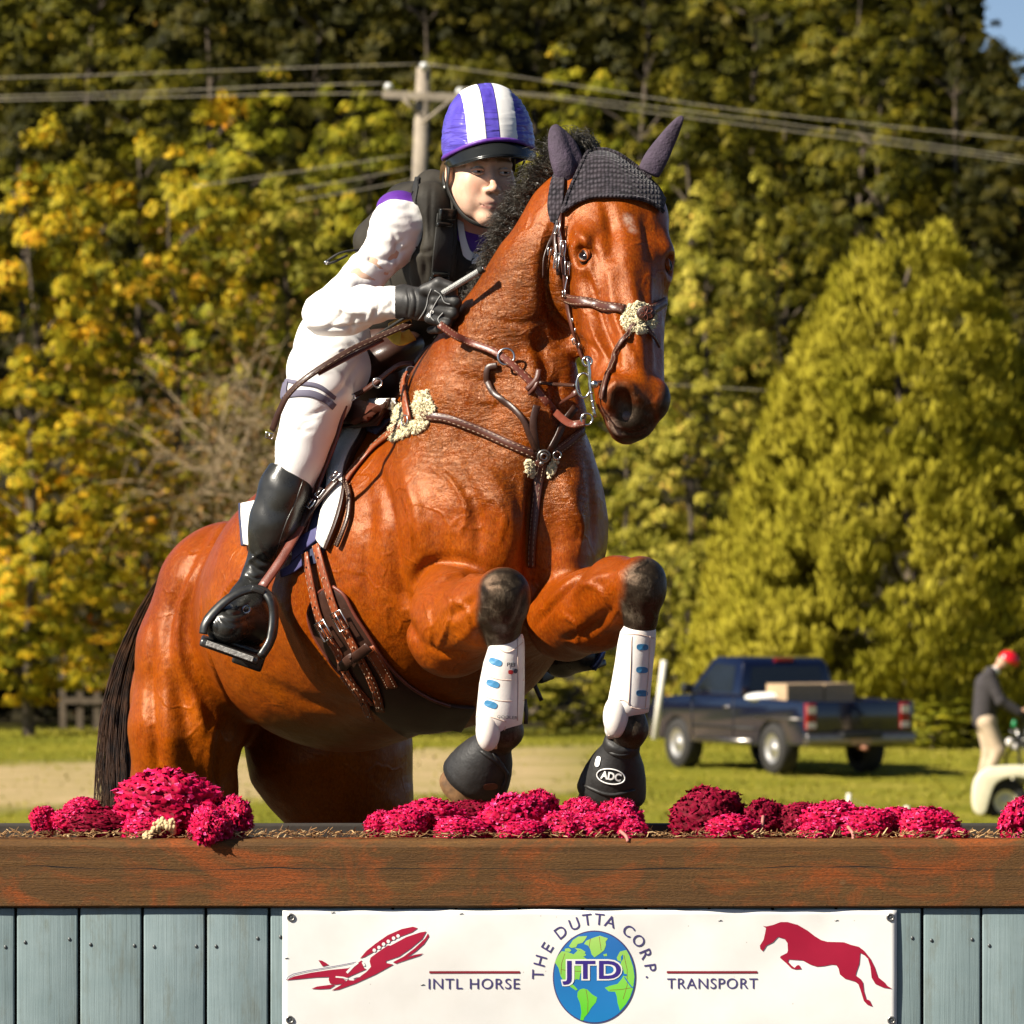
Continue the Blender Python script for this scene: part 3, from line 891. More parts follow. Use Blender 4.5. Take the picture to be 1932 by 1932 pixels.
def print_mesh(name, polys, mat, lift, parent=banner, cut=.012):
    """flat print: polygons given in banner (x, z) metres, triangulated, cut finely and laid on the rippled sheet"""
    from mathutils.geometry import tessellate_polygon
    bm = bmesh.new()
    for poly in polys:
        vs = [bm.verts.new((p[0], 0, p[1])) for p in poly]
        for tri in tessellate_polygon([[Vector((p[0], p[1], 0)) for p in poly]]):
            try: bm.faces.new([vs[k] for k in tri])
            except ValueError: pass
    if cut < 1:
        for ax_i, st in ((0, .02), (2, .02)):
            lo_ = min(v.co[ax_i] for v in bm.verts); hi_ = max(v.co[ax_i] for v in bm.verts)
            k = math.ceil(lo_ / st)
            while k * st < hi_:
                co_ = Vector((0, 0, 0)); co_[ax_i] = k * st; no_ = Vector((0, 0, 0)); no_[ax_i] = 1
                bmesh.ops.bisect_plane(bm, geom=bm.verts[:] + bm.edges[:] + bm.faces[:], plane_co=co_, plane_no=no_, dist=1e-6)
                k += 1
    for v in bm.verts: v.co.y = banner_y(v.co.x, v.co.z) - .0018 - lift
    bm.normal_update()
    for f in bm.faces:
        if f.normal.y > 0: f.normal_flip()
    me = bpy.data.meshes.new(name); bm.to_mesh(me); bm.free()
    return link_mesh(name, me, mat, parent, smooth=True)

def text_polys(txt, size, bold=0.0, spacing=1.0):
    """outline triangles of a text, as list of triangles in 2D, centred at x=0, baseline 0; returns tris and width"""
    cu = bpy.data.curves.new('t', 'FONT'); cu.body = txt; cu.size = size; cu.offset = bold; cu.space_character = spacing
    cu.resolution_u = 4
    ob = bpy.data.objects.new('t', cu); COL.objects.link(ob)
    dg = bpy.context.evaluated_depsgraph_get(); me = bpy.data.meshes.new_from_object(ob.evaluated_get(dg))
    me.calc_loop_triangles()
    vs = [(v.co.x, v.co.y) for v in me.vertices]
    tris = [[vs[i] for i in t.vertices] for t in me.loop_triangles]
    bpy.data.objects.remove(ob); bpy.data.curves.remove(cu); bpy.data.meshes.remove(me)
    xs_ = [p[0] for t in tris for p in t]; ys_ = [p[1] for t in tris for p in t]
    return tris, (min(xs_), max(xs_), min(ys_), max(ys_))

def place_text(txt, cx, cy, hpx, wpx=None, ang=0.0, bold=0.0, spacing=1.0):
    """text centred at photo position on the banner plane; returns triangles in metres"""
    tris, (x0, x1, y0, y1) = text_polys(txt, 1.0, bold, spacing)
    sy = hpx / (y1 - y0); sx = sy if wpx is None else wpx / (x1 - x0)
    out = []
    for t in tris:
        q_ = []
        for (a, b) in t:
            a = (a - (x0 + x1) / 2) * sx; b = (b - (y0 + y1) / 2) * sy
            ca, sa = math.cos(ang), math.sin(ang)
            q_.append(bp(cx + a * ca - b * sa, cy - (a * sa + b * ca)))
        out.append(q_)
    return out
def bp(px, py):
    k = (DC + .001) / DC / PX
    return ((px - 966) * k, ZC + (966 - py) * k)
def zmap(pts, ox, oy, s): return [bp(ox + a * s, oy + b * s) for a, b in pts]
# words
wt = place_text('INTL HORSE', 894.5, 1856, 20, 172, spacing=1.1)
print_mesh('lettering', wt, M_NAVY, .0004, cut=9)
wt = place_text('TRANSPORT', 1344, 1855.5, 20, 171, spacing=1.1)
print_mesh('lettering', wt, M_NAVY, .0004, cut=9)
GCX, GCY = 969.4 + 1010 * .15053, 1696.5 + 960 * .15053
arc = []
for ch, ax_, ay_ in (('T', 300, 940), ('H', 330, 770), ('E', 420, 600), ('D', 590, 410), ('U', 760, 310), ('T', 920, 255), ('T', 1070, 250), ('A', 1210, 280), ('C', 1435, 395), ('O', 1565, 520), ('R', 1655, 690), ('P', 1710, 860)):
    an_ = math.atan2(ax_ - 1010, 960 - ay_)
    arc += place_text(ch, 969.4 + ax_ * .15053, 1696.5 + ay_ * .15053, 21.5, None, -an_)
arc += place_text('.', 969.4 + 1665 * .15053, 1696.5 + 975 * .15053, 4)
print_mesh('lettering', arc, M_NAVY, .0004, cut=9)
for a, b in ((810, 981), (1258, 1429)):
    print_mesh('red_line', [[bp(a, 1832), bp(b, 1832), bp(b, 1836.2), bp(a, 1836.2)]], M_DRED, .0004)
# globe
gx, gy, gr1, gr2 = 969.4 + 1010 * .15053, 1696.5 + 975 * .15053, 515 * .15053, 577 * .15053
circ = lambda r: [bp(gx + math.cos(2 * PI * i / 72) * gr1 * r, gy + math.sin(2 * PI * i / 72) * gr2 * r) for i in range(72)]
print_mesh('globe_outline', [circ(1.012)], M_NAVY, .0003)
print_mesh('globe_ocean', [circ(.985)], M_BLUE, .0006)
GZM = (969.4, 1696.5, .15053)
lands = [
 [(880, 560), (905, 520), (1000, 480), (1080, 455), (1180, 490), (1150, 530), (1155, 575), (1130, 640), (1080, 680), (1010, 728), (975, 690), (955, 620), (930, 580)],
 [(600, 650), (660, 655), (750, 690), (800, 640), (850, 640), (910, 700), (870, 720), (930, 760), (900, 860), (835, 930), (820, 1010), (790, 1000), (700, 1040), (760, 1085), (800, 1130), (780, 1145), (640, 1050), (585, 960), (560, 860), (515, 790), (550, 710)],
 [(690, 590), (740, 510), (810, 465), (920, 460), (890, 510), (860, 545), (800, 560), (780, 600), (720, 610)],
 [(640, 620), (690, 610), (720, 640), (700, 660), (640, 650)], [(760, 610), (840, 620), (900, 660), (880, 690), (800, 640)],
 [(830, 1130), (870, 1118), (920, 1130), (980, 1190), (1045, 1230), (1030, 1290), (970, 1360), (930, 1430), (885, 1480), (872, 1520), (832, 1512), (845, 1420), (835, 1330), (825, 1290), (795, 1220), (800, 1160)],
 [(1120, 690), (1165, 680), (1170, 710), (1130, 715)],
 [(1290, 730), (1330, 655), (1410, 635), (1448, 705), (1495, 850), (1512, 970), (1495, 1110), (1455, 1230), (1400, 1320), (1330, 1400), (1300, 1300), (1290, 1220), (1270, 1160), (1190, 1155), (1140, 1110), (1200, 1085), (1300, 1060), (1350, 1000), (1385, 935), (1365, 860), (1330, 850), (1345, 780), (1300, 765)],
]
print_mesh('globe_land', [zmap(l, *GZM) for l in lands], M_LAND, .0009)
seas = [[(1340, 720), (1365, 690), (1370, 740), (1345, 780)], [(1370, 930), (1420, 940), (1410, 965), (1375, 960)]]
def stroke(pts, w):
    L, R_ = [], []
    for i, p in enumerate(pts):
        a = pts[max(i - 1, 0)]; b = pts[min(i + 1, len(pts) - 1)]
        dx, dy = b[0] - a[0], b[1] - a[1]; l = math.hypot(dx, dy) or 1
        L.append((p[0] - dy / l * w / 2, p[1] + dx / l * w / 2)); R_.append((p[0] + dy / l * w / 2, p[1] - dx / l * w / 2))
    return L + R_[::-1]
seas.append(stroke([(1385, 975), (1430, 1040), (1475, 1100), (1500, 1105)], 14))
print_mesh('globe_sea', [zmap(l, *GZM) for l in seas], M_BLUE, .0011)
grat = [stroke([(640, 680), (600, 800), (590, 940)], 5), stroke([(960, 490), (940, 610)], 5), stroke([(1070, 470), (1095, 640)], 5), stroke([(590, 880), (720, 900), (900, 905)], 5), stroke([(905, 1130), (930, 1280), (925, 1430)], 5), stroke([(1200, 1140), (1350, 1130), (1495, 1105)], 5), stroke([(1380, 700), (1420, 880), (1420, 1080), (1370, 1250)], 5)]
print_mesh('graticule', [zmap(l, *GZM) for l in grat], M_DRED, .0010)
cxj, cyj = 969.4 + 975 * .15053, 1696.5 + 920 * .15053
for bold, m, lf in ((.085, M_PRWHITE, .0014), (.022, M_PURPLE, .0018)):
    tr = place_text('JTD', cxj, cyj, (300 + (bold - .022) * 620) * .15053, (735 + (bold - .022) * 620) * .15053, bold=bold, spacing=1.12)
    print_mesh('initials', tr, m, lf, cut=9)
# aeroplane
AZ = (533.2, 1706.2, .17562)
plane = [
 [(35, 815), (120, 775), (300, 735), (500, 705), (700, 685), (760, 660), (850, 600), (870, 680), (900, 695), (740, 765), (690, 790), (640, 800), (680, 815), (650, 850), (570, 862), (510, 850), (495, 810), (500, 780), (350, 785), (200, 800)],
 [(945, 572), (1020, 515), (1130, 440), (1160, 442), (1330, 350), (1480, 300), (1545, 290), (1500, 370), (1380, 470), (1250, 560), (1110, 608), (1110, 628), (1190, 645), (1000, 750), (780, 850), (600, 915), (525, 925), (620, 870), (700, 812), (760, 818), (830, 775), (900, 725), (950, 670), (935, 612)],
 [(830, 582), (900, 500), (1000, 420), (1130, 330), (1280, 265), (1400, 240), (1452, 255), (1390, 300), (1260, 348), (1150, 400), (1050, 460), (960, 520), (880, 565)],
 [(1562, 310), (1572, 345), (1520, 425), (1430, 505), (1300, 592), (1222, 637), (1185, 620), (1300, 560), (1420, 470), (1530, 365)],
 [(1225, 632), (1330, 570), (1420, 540), (1512, 525), (1470, 552), (1350, 590), (1270, 617)],
 [(385, 600), (420, 603), (460, 625), (497, 650), (430, 667)],
 [(310, 907), (370, 882), (540, 860), (565, 866), (505, 905), (400, 912)]]
print_mesh('aeroplane_picture', [zmap(p_, *AZ) for p_ in plane], M_RED, .0005)
pw = [[(c_[0] + 19 * math.cos(k * PI / 5), c_[1] + 19 * math.sin(k * PI / 5)) for k in range(10)] for c_ in ((985, 492), (1035, 462), (1085, 427), (1135, 397), (1192, 363), (1240, 339))]
pw += [stroke([(810, 622), (760, 660), (690, 735)], 26), stroke([(570, 778), (650, 785), (700, 800)], 16), stroke([(860, 620), (880, 660)], 22), stroke([(750, 790), (790, 775), (835, 770)], 18)]
print_mesh('aeroplane_window', [zmap(p_, *AZ) for p_ in pw], M_BANNER, .0009)
print_mesh('aeroplane_outline', [zmap(stroke([(40, 812), (60, 780), (115, 748), (260, 715), (460, 682), (640, 650), (800, 618)], 7), *AZ)], M_NAVY, .0008)
hp = [(215, 262), (258, 268), (340, 250), (430, 215), (515, 215), (640, 250), (760, 320), (850, 390), (925, 435), (1000, 455), (1200, 460), (1280, 490), (1380, 515), (1440, 560), (1520, 660), (1570, 760), (1610, 880), (1690, 945), (1720, 985), (1785, 1025), (1680, 1010), (1580, 965), (1535, 890), (1520, 760), (1490, 660), (1440, 610), (1395, 590), (1385, 720), (1350, 820), (1340, 860), (1400, 905), (1430, 950), (1440, 1050), (1470, 1150), (1510, 1165), (1545, 1240), (1480, 1215), (1440, 1170), (1400, 1040), (1375, 970), (1330, 935), (1210, 900), (1150, 850), (1135, 780), (1105, 735), (1050, 730), (950, 750), (870, 755), (790, 730), (700, 680), (530, 668), (520, 695), (560, 740), (600, 770), (630, 740), (655, 735), (685, 785), (610, 790), (560, 775), (500, 715), (425, 650), (430, 630), (510, 590), (520, 560), (515, 470), (480, 420), (400, 395), (375, 420), (340, 460), (260, 500), (215, 570), (185, 540), (180, 500), (225, 430), (245, 340), (255, 285)]
print_mesh('horse_picture', [zmap(hp, 1405.7, 1706.2, .15555)], M_RED, .0005)
for gx_, gy_ in ((549, 1731), (547, 1924), (1680, 1731), (1682, 1925)):
    a_, b_ = bp(gx_, gy_); yb = banner_y(a_, b_) - .0022
    g = MB(); g.tube([Vector((a_ + math.cos(t * PI / 8) * .0068, yb, b_ + math.sin(t * PI / 8) * .0068)) for t in range(16)], .0022, 6, closed=True)
    g.build('grommet', M_STEEL, banner)
    MB().ellipsoid((a_ + .001, yb + .001, b_ + .001), (.005, .002, .005), nu=10, nv=6).build('nail', M_NAIL, banner)
for sx_, sy_ in ((628, 1722), (870, 1724), (1358, 1737), (1578, 1737), (540, 1808), (797, 1858), (1360, 1938)):
    a_, b_ = bp(sx_, sy_); MB().tube([Vector((a_ - .004, banner_y(a_, b_) - .0022, b_)), Vector((a_ + .004, banner_y(a_, b_) - .0022, b_ + .001))], .0007, 5).build('staple', M_STEEL, banner)
# ------------------------------------------------------------------ the horse: one continuous body
from mathutils.bvhtree import BVHTree

def coat_material():
    n = NT('bay_coat')
    v = n.pos()
    big = n.noise(v, 3.5, 3)
    mid = n.noise(v, 26, 5, 0.65)
    hair = n.noise(n.pos((1, 1, 0.40)), 250, 3, 0.8)
    wet = n.attr('wet')
    coat = n.ramp(big, [(0.25, (0.13, 0.017, 0.0003)), (0.5, (0.27, 0.044, 0.0004)), (0.8, (0.41, 0.092, 0.0007))])
    coat = n.mix(n.ramp(mid, [(0.35, 0.0), (0.75, 0.5)]), coat, (0.13, 0.020, 0.001))
    coat = n.mix(n.math('MULTIPLY', wet, n.ramp(mid, [(0.3, 0.35), (0.7, 0.9)])), coat, (0.085, 0.022, 0.004))
    fleck = n.ramp(hair, [(0.46, 0.0), (0.68, 0.5)])
    coat = n.mix(fleck, coat, (0.40, 0.11, 0.006))
    coat = n.mix(n.ramp(n.noise(n.pos((1, 1, .5)), 190, 3, .85), [(0.47, 0.0), (0.62, 0.5)]), coat, (0.085, 0.013, 0.001))
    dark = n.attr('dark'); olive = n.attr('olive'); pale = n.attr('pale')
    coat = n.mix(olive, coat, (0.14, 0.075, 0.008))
    blk = n.ramp(n.math('ADD', n.math('MULTIPLY', mid, .6), n.math('MULTIPLY', hair, .4)), [(0.35, (0.006, 0.004, 0.003)), (0.5, (0.020, 0.015, 0.010)), (0.62, (0.075, 0.058, 0.040))])  # black points; the palest stop paints the hair sheen
    coat = n.mix(dark, coat, blk)
    coat = n.mix(n.math('MULTIPLY', pale, n.ramp(n.noise(v, 120, 3), [(0.35, 0.25), (0.6, 1.0)])), coat, (0.62, 0.45, 0.34))
    rg = n.ramp(mid, [(0.3, 0.27), (0.8, 0.46)])
    rg = n.math('ADD', rg, n.math('MULTIPLY', dark, 0.06))
    rg = n.math('SUBTRACT', rg, n.math('MULTIPLY', wet, 0.08))
    # wet ripples on neck, fine hair everywhere
    b1 = n.bump(n.noise(n.pos((1, 1, .4)), 210, 4, .85), 0.55, 0.0020)
    rip = n.noise(n.pos((1.0, 1.0, 2.6)), 34, 4, 0.68, 1.0)
    ripn = n.math('MULTIPLY', rip, wet)
    b2 = n.bump(ripn, 0.85, 0.006, b1)
    soft = n.noise(v, 14, 2)
    b3 = n.bump(soft, 0.5, 0.012, n.bump(n.noise(v, 55, 3, .6), .35, .003, b2))
    vv = n.node('ShaderNodeVectorMath'); vv.operation = 'ADD'; nz = n.node('ShaderNodeTexNoise'); nz.inputs['Scale'].default_value = 9
    n.lk(v, nz.inputs['Vector']); sc = n.node('ShaderNodeVectorMath'); sc.operation = 'SCALE'; sc.inputs['Scale'].default_value = .16
    n.lk(nz.outputs['Color'], sc.inputs[0]); n.lk(v, vv.inputs[0]); n.lk(sc.outputs[0], vv.inputs[1])
    ve = n.voro(vv.outputs[0], 7.5, 'DISTANCE_TO_EDGE', 0)
    vein = n.math('MULTIPLY', n.ramp(ve, [(0.0, 1.0), (0.07, 0.0)], 'EASE'), n.ramp(n.noise(v, 4.5, 2), [(0.48, 0.0), (0.6, 1.0)]))
    b3 = n.bump(vein, 0.5, 0.0022, b3)
    n.set(col=coat, rough=rg, spec=0.48, normal=b3, spect=(1.0, 0.64, 0.42))
    return n.m
M_COAT = coat_material()

FWD = Vector((0.45, -0.87, 0.17)).normalized()
RGT = FWD.cross(Vector((0, 0, 1))).normalized()     # the horse's right = towards the left of the picture
if RGT.x > 0: RGT = -RGT
UPV = RGT.cross(FWD).normalized()
if UPV.z < 0: UPV = -UPV

def C(px, py, d, r):           # chain point from photo units
    return (P(px, py, d), PM(r, d))

F = Field((-0.98, 0.18, 0.02), (0.42, 2.62, 2.58), 0.0068)

# trunk
F.chain([C(940, 1010, .92, 205), C(800, 1085, 1.22, 278), C(650, 1146, 1.5, 254), C(530, 1180, 1.82, 190)], k=.10)
F.ell(P(555, 1115, 1.72), (.18, .26, .135), k=.08)                   # loin
F.ell(P(425, 1125, 1.95), (.145, .21, .170), k=.09)                 # croup
F.cone(P(740, 830, 1.22), P(860, 790, 1.02), .075, .085, k=.12)     # withers
F.cone(P(590, 1020, 1.6), P(720, 860, 1.25), .09, .08, k=.10)
# right hind
F.chain([C(430, 1130, 1.86, 138), C(383, 1235, 1.86, 122), C(352, 1370, 1.84, 104), C(346, 1500, 1.88, 96), C(335, 1640, 1.98, 62)], k=.035)
F.chain([C(400, 1180, 2.02, 120), C(365, 1320, 1.98, 108), C(345, 1480, 2.0, 85)], k=.06)
HR = [C(335, 1640, 1.98, 62), C(330, 1830, 2.12, 40), (P(335, 2020, 2.06), .031), (P(345, 2200, 1.98), .036), (P(352, 2270, 1.90), .030)]
F.chain(HR, k=.04)
# left hind
F.chain([C(600, 1300, 2.10, 150), C(624, 1420, 2.12, 150), C(660, 1515, 2.12, 110), C(655, 1640, 2.10, 80)], k=.05)
HL = [C(650, 1640, 2.05, 85), C(640, 1830, 2.2, 42), (P(650, 2020, 2.14), .031), (P(665, 2200, 2.06), .036), (P(675, 2270, 1.98), .030)]
F.chain(HL, k=.04)
# shoulder, chest
F.ell(P(862, 985, .93), (PM(138), .22, PM(205)), rot=Matrix.Rotation(math.radians(-12), 3, 'Y'), k=.05)
F.ell(P(940, 960, .80), (PM(105), .13, PM(150)), k=.06)
F.ell(P(918, 1060, .80), (PM(78), .12, PM(100)), k=.05)
F.ell(P(1075, 950, .84), (PM(62), .15, PM(148)), k=.05)
F.ell(P(1068, 1060, .80), (PM(60), .12, PM(88)), k=.035)
F.ell(P(1000, 1120, .95), (PM(90), .16, PM(110)), k=.05)
# neck
F.chain([C(905, 880, .98, 175), C(925, 770, .93, 152), C(968, 650, .88, 110), C(1024, 530, .85, 90), C(1085, 415, .85, 78), C(1130, 350, .84, 62)], k=.07)
F.ell(P(1010, 790, .80), (PM(75), .12, PM(120)), k=.07)             # base of throat
F.chain([C(808, 745, 1.1, 46), C(892, 620, 1.0, 34), C(962, 510, .95, 28), C(1040, 400, .92, 26)], k=.05)   # crest
F.chain([C(1060, 690, .78, 26), C(1070, 780, .76, 26), C(1060, 850, .76, 20)], k=.04)  # windpipe
# right foreleg
F.ell(P(846, 1168, .72), (PM(80), .15, PM(112)), rot=Matrix.Rotation(math.radians(8), 3, 'Y'), k=.028)
F.chain([C(860, 1190, .64, 84), C(905, 1155, .48, 60), C(948, 1122, .36, 47)], k=.05)
F.ell(P(949, 1120, .365), (PM(50), .052, PM(50)), k=.02)
F.chain([C(950, 1150, .365, 46), C(950, 1188, .395, 30), C(949, 1215, .415, 24), C(948, 1240, .42, 23), C(946, 1330, .42, 23), C(955, 1380, .43, 30), C(930, 1420, .50, 27), C(905, 1450, .54, 24)], k=.02)
# left foreleg
F.chain([C(1068, 1172, .74, 76), C(1120, 1150, .60, 74), C(1165, 1115, .48, 60), C(1205, 1100, .39, 47)], k=.035)
F.ell(P(1212, 1098, .385), (PM(43), .05, PM(47)), k=.02)
F.chain([C(1212, 1125, .38, 41), C(1208, 1170, .395, 29), C(1206, 1200, .415, 23), C(1202, 1240, .42, 22), C(1188, 1330, .42, 21), C(1190, 1375, .42, 31), C(1172, 1420, .47, 27), C(1160, 1450, .50, 25)], k=.02)

# head, in its own frame
POLL = P(1170, 352, .80); MUZ = P(1207, 772, .47)
HLx = (MUZ - POLL).normalized()
HN = Vector((0.19, -0.98, 0.0)); HN = (HN - HLx * HN.dot(HLx)).normalized()
roll = math.radians(-4)
HS = HLx.cross(HN).normalized()
if HS.x > 0: HS = -HS                                # the horse's right side of the head
q = Matrix.Rotation(roll, 3, HLx)
HN = q @ HN; HS = q @ HS
HROT = Matrix((HLx, HN, HS)).transposed()
HSC = (MUZ - POLL).length / 0.60
def H(l, n, s): return POLL + (HLx * l + HN * n + HS * s * 1.10) * HSC
def hell(l, n, s, rl, rn, rs, k=.02, op='add', rot=None):
    rr = HROT if rot is None else HROT @ rot
    F.ell(H(l, n, s), (rl * HSC, rn * HSC, rs * HSC * 1.08), rot=rr, k=k, op=op)
def hcone(a, b, ra, rb, k=.02, op='add'): F.cone(H(*a), H(*b), ra * HSC, rb * HSC, k, op)
hell(.05, -.04, -.008, .11, .085, .092, .04)
hell(.15, -.02, 0, .14, .062, .082, .04)
for s in (1, -1):
    hell(.180, -.022, s * .080, .055, .036, .030, .03)
    hell(.075, -.045, s * .055, .08, .06, .04, .04)
    hell(.20, -.135, s * .050, .135, .100, .036, .04)
    hcone((.24, -.065, s * .040), (.53, -.062, s * .034), .055, .040, .04)
    hcone((.24, -.19, s * .035), (.52, -.100, s * .010), .042, .026, .04)
    hcone((.26, -.060, s * .086), (.38, -.066, s * .060), .008, .006, .02)
    hcone((.10, -.01, s * .060), (.17, .006, s * .078), .020, .018, .025)
hcone((.20, -.020, 0), (.53, -.022, 0), .060, .036, .04)
hell(.550, -.050, 0, .058, .054, .058, .03)
hell(.588, -.075, 0, .038, .042, .047, .03)
hell(.575, -.118, 0, .036, .022, .030, .025)
for s in (1, -1):
    hell(.548, -.028, s * .046, .046, .036, .028, .02)
    if s * HS.x * -1 > 9: hell(.556, -.010, s * .056, .031, .025, .020, .008, 'sub')
    hell(.198, -.004, s * .094, .026, .020, .018, .008, 'sub')
ND = .425
ring_n = [(1150, 766), (1153, 742), (1166, 727), (1186, 729), (1200, 750)]
for (a, b), (c, d) in zip(ring_n, ring_n[1:]): F.cone(P(a, b, .476), P(c, d, .476), .0040, .0040, .024)
F.ell(P(1175, 757, .466), (PM(16), .030, PM(23)), rot=Matrix.Rotation(math.radians(-16), 3, 'Y'), k=.020, op='sub')
F.ell(P(1183, 778, .468), (PM(14), .026, PM(20)), rot=Matrix.Rotation(math.radians(10), 3, 'Y'), k=.020, op='sub')
F.smooth(1)
body_me = F.mesh('horse_body')
co = relax(body_me, 2)

def proj(co):
    k = (DC + co[:, 1]) / DC / PX
    return 966 + co[:, 0] / k, 966 - (co[:, 2] - ZC) / k

def bvh_of(me):
    v = np.empty(len(me.vertices) * 3, dtype=np.float32); me.vertices.foreach_get('co', v)
    v = v.reshape(-1, 3)
    return BVHTree.FromPolygons([tuple(x) for x in v.tolist()], [tuple(p.vertices) for p in me.polygons])
CAMP = Vector((0, -DC, ZC))
def cast(bvh, px, py):
    """surface point met when looking from the photographer's place towards (px, py)"""
    d = (P(px, py, 0) - CAMP).normalized()
    h = bvh.ray_cast(CAMP, d, 40)
    return (h[0], h[1]) if h[0] is not None else (None, None)
body_bvh = bvh_of(body_me)

def on(px, py, off=0.0, bvh=None, fallback=None):
    p, nn = cast(bvh or body_bvh, px, py)
    if p is None:
        if fallback is None:
            tgt = P(px, py, 0.9); p2, n2, i, dd = (bvh or body_bvh).find_nearest(tgt)
            for _ in range(6):       # nearest point to the sight line
                d = (tgt - CAMP).normalized(); tgt = CAMP + d * ((p2 - CAMP).dot(d)); p2, n2, i, dd = (bvh or body_bvh).find_nearest(tgt)
            return p2 + n2 * off, n2
        return P(px, py, fallback), Vector((0, -1, 0))
    if nn.dot(CAMP - p) < 0: nn = -nn
    return p + nn * off, nn

def surf_path(pts, n=6, off=0.004, bvh=None):
    sp = catmull([Vector((a, b, 0)) for a, b in pts], n)
    ps, ns = [], []
    for v in sp:
        p, nn = on(v.x, v.y, off, bvh)
        ps.append(p); ns.append(nn)
    for _ in range(2):
        ps = [ps[0]] + [(ps[i - 1] + ps[i] * 2 + ps[i + 1]) / 4 for i in range(1, len(ps) - 1)] + [ps[-1]]
        ns = [ns[0]] + [(ns[i - 1] + ns[i] * 2 + ns[i + 1]).normalized() for i in range(1, len(ns) - 1)] + [ns[-1]]
    return ps, ns

# folds, muscle edges and veins: relief on the real surface
nv = len(body_me.vertices)
nrm = np.empty(nv * 3, dtype=np.float32); body_me.vertices.foreach_get('normal', nrm); nrm = nrm.reshape(-1, 3).astype(float)
disp = np.zeros(nv)
def relief(pts, width, amp, n=6):
    ps, _ = surf_path(pts, n, 0.0)
    lo = np.min([tuple(p) for p in ps], 0) - width * 3; hi = np.max([tuple(p) for p in ps], 0) + width * 3
    m = np.where(np.all((co > lo) & (co < hi), axis=1))[0]
    if len(m) == 0: return
    best = np.full(len(m), 9.0); w = np.ones(len(m)); L = len(ps) - 1
    for i in range(L):
        d, t = seg_dist(co[m], ps[i], ps[i + 1])
        b = d < best
        u = (i + t) / L
        w = np.where(b, np.sin(np.clip(u, 0.02, 0.98) * PI) ** 0.5, w); best = np.minimum(best, d)
    disp[m] += amp * w * np.exp(-(best / width) ** 2)
# big muscle edges
relief([(712, 880), (735, 960), (745, 1060), (770, 1170), (800, 1240)], .020, -.013)
relief([(760, 880), (785, 950), (800, 1020), (830, 1080)], .022, .012)
relief([(860, 880), (890, 930), (905, 1000), (900, 1050)], .016, -.008)
relief([(930, 900), (960, 950), (965, 1010), (955, 1060)], .020, .010)
relief([(1060, 900), (1085, 960), (1090, 1020)], .022, .009)
relief([(500, 1290), (600, 1330), (700, 1330)], .03, -.006)
relief([(905, 900), (940, 960), (950, 1050)], .03, .009)
relief([(1012, 890), (1005, 960), (1000, 1050), (1003, 1120)], .018, -.020)
relief([(780, 1100), (800, 1068), (850, 1056), (905, 1070)], .012, -.014)
relief([(838, 1165), (870, 1150), (905, 1120)], .013, -.007)
relief([(860, 1215), (890, 1190), (912, 1160)], .012, .004)
relief([(815, 1100), (860, 1085), (900, 1090)], .012, .006)
relief([(800, 1215), (840, 1235), (880, 1230)], .012, -.008)
relief([(1060, 1210), (1110, 1190), (1150, 1150)], .012, -.009)
relief([(1080, 1120), (1120, 1095), (1165, 1080)], .012, .006)
relief([(1130, 1200), (1155, 1170), (1170, 1140)], .008, .006)
relief([(1010, 1180), (1050, 1130), (1100, 1080), (1140, 1052)], .012, -.014)
relief([(378, 1110), (380, 1180), (398, 1250), (425, 1310), (460, 1352)], .014, -.014)
relief([(420, 990), (380, 1070), (345, 1150), (340, 1240), (372, 1340), (390, 1400)], .016, .012)
relief([(395, 1000), (352, 1080), (322, 1160), (318, 1250), (345, 1350)], .016, -.007)
relief([(470, 1070), (425, 1120), (405, 1200)], .014, .007)
relief([(412, 1400), (408, 1440), (404, 1500)], .008, -.007)
relief([(900, 610), (960, 640), (1020, 650), (1062, 640)], .02, -.006)
relief([(1040, 560), (1020, 640), (1030, 700), (1050, 760)], .02, -.008)
relief([(990, 780), (1010, 700), (1000, 640)], .018, .007)
relief([(820, 760), (880, 820), (960, 850)], .02, -.006)
# veins
rv = random.Random(5)
for vpts in [[(815, 880), (850, 905), (880, 960), (870, 1010)], [(905, 955), (930, 940), (950, 975), (940, 1030)],
             [(830, 1110), (850, 1130), (845, 1180), (820, 1230)], [(850, 1130), (880, 1150), (890, 1190)], [(800, 1130), (815, 1180), (810, 1220)],
             [(1060, 1160), (1090, 1180), (1085, 1220)], [(1090, 1100), (1130, 1110), (1150, 1150)],
             [(660, 1230), (690, 1260), (700, 1310)], [(610, 1200), (640, 1230), (650, 1290)], [(1075, 940), (1095, 990), (1090, 1050)],
             [(1130, 560), (1145, 620), (1170, 660)], [(1110, 600), (1130, 650), (1150, 680)], [(1160, 600), (1180, 640), (1200, 690)],
             [(1110, 500), (1125, 540), (1125, 580)], [(760, 930), (780, 990), (775, 1050)]]:
    relief(vpts, .0042, .0062)
relief([(1046, 430), (1034, 480), (1032, 540), (1046, 592), (1078, 640), (1092, 690)], .015, -.022)
relief([(1062, 440), (1052, 500), (1056, 560), (1080, 600), (1110, 650)], .022, .010)
relief([(1128, 690), (1120, 660), (1095, 640)], .010, -.008)
relief([(905, 1110), (925, 1150), (948, 1200)], .008, -.004)
relief([(992, 1110), (980, 1155), (955, 1205)], .008, -.004)
relief([(915, 1100), (950, 1092), (985, 1102)], .010, -.004)
relief([(1185, 1080), (1210, 1072), (1240, 1085)], .010, -.004)
relief([(1185, 1120), (1200, 1150), (1205, 1180)], .008, -.004)
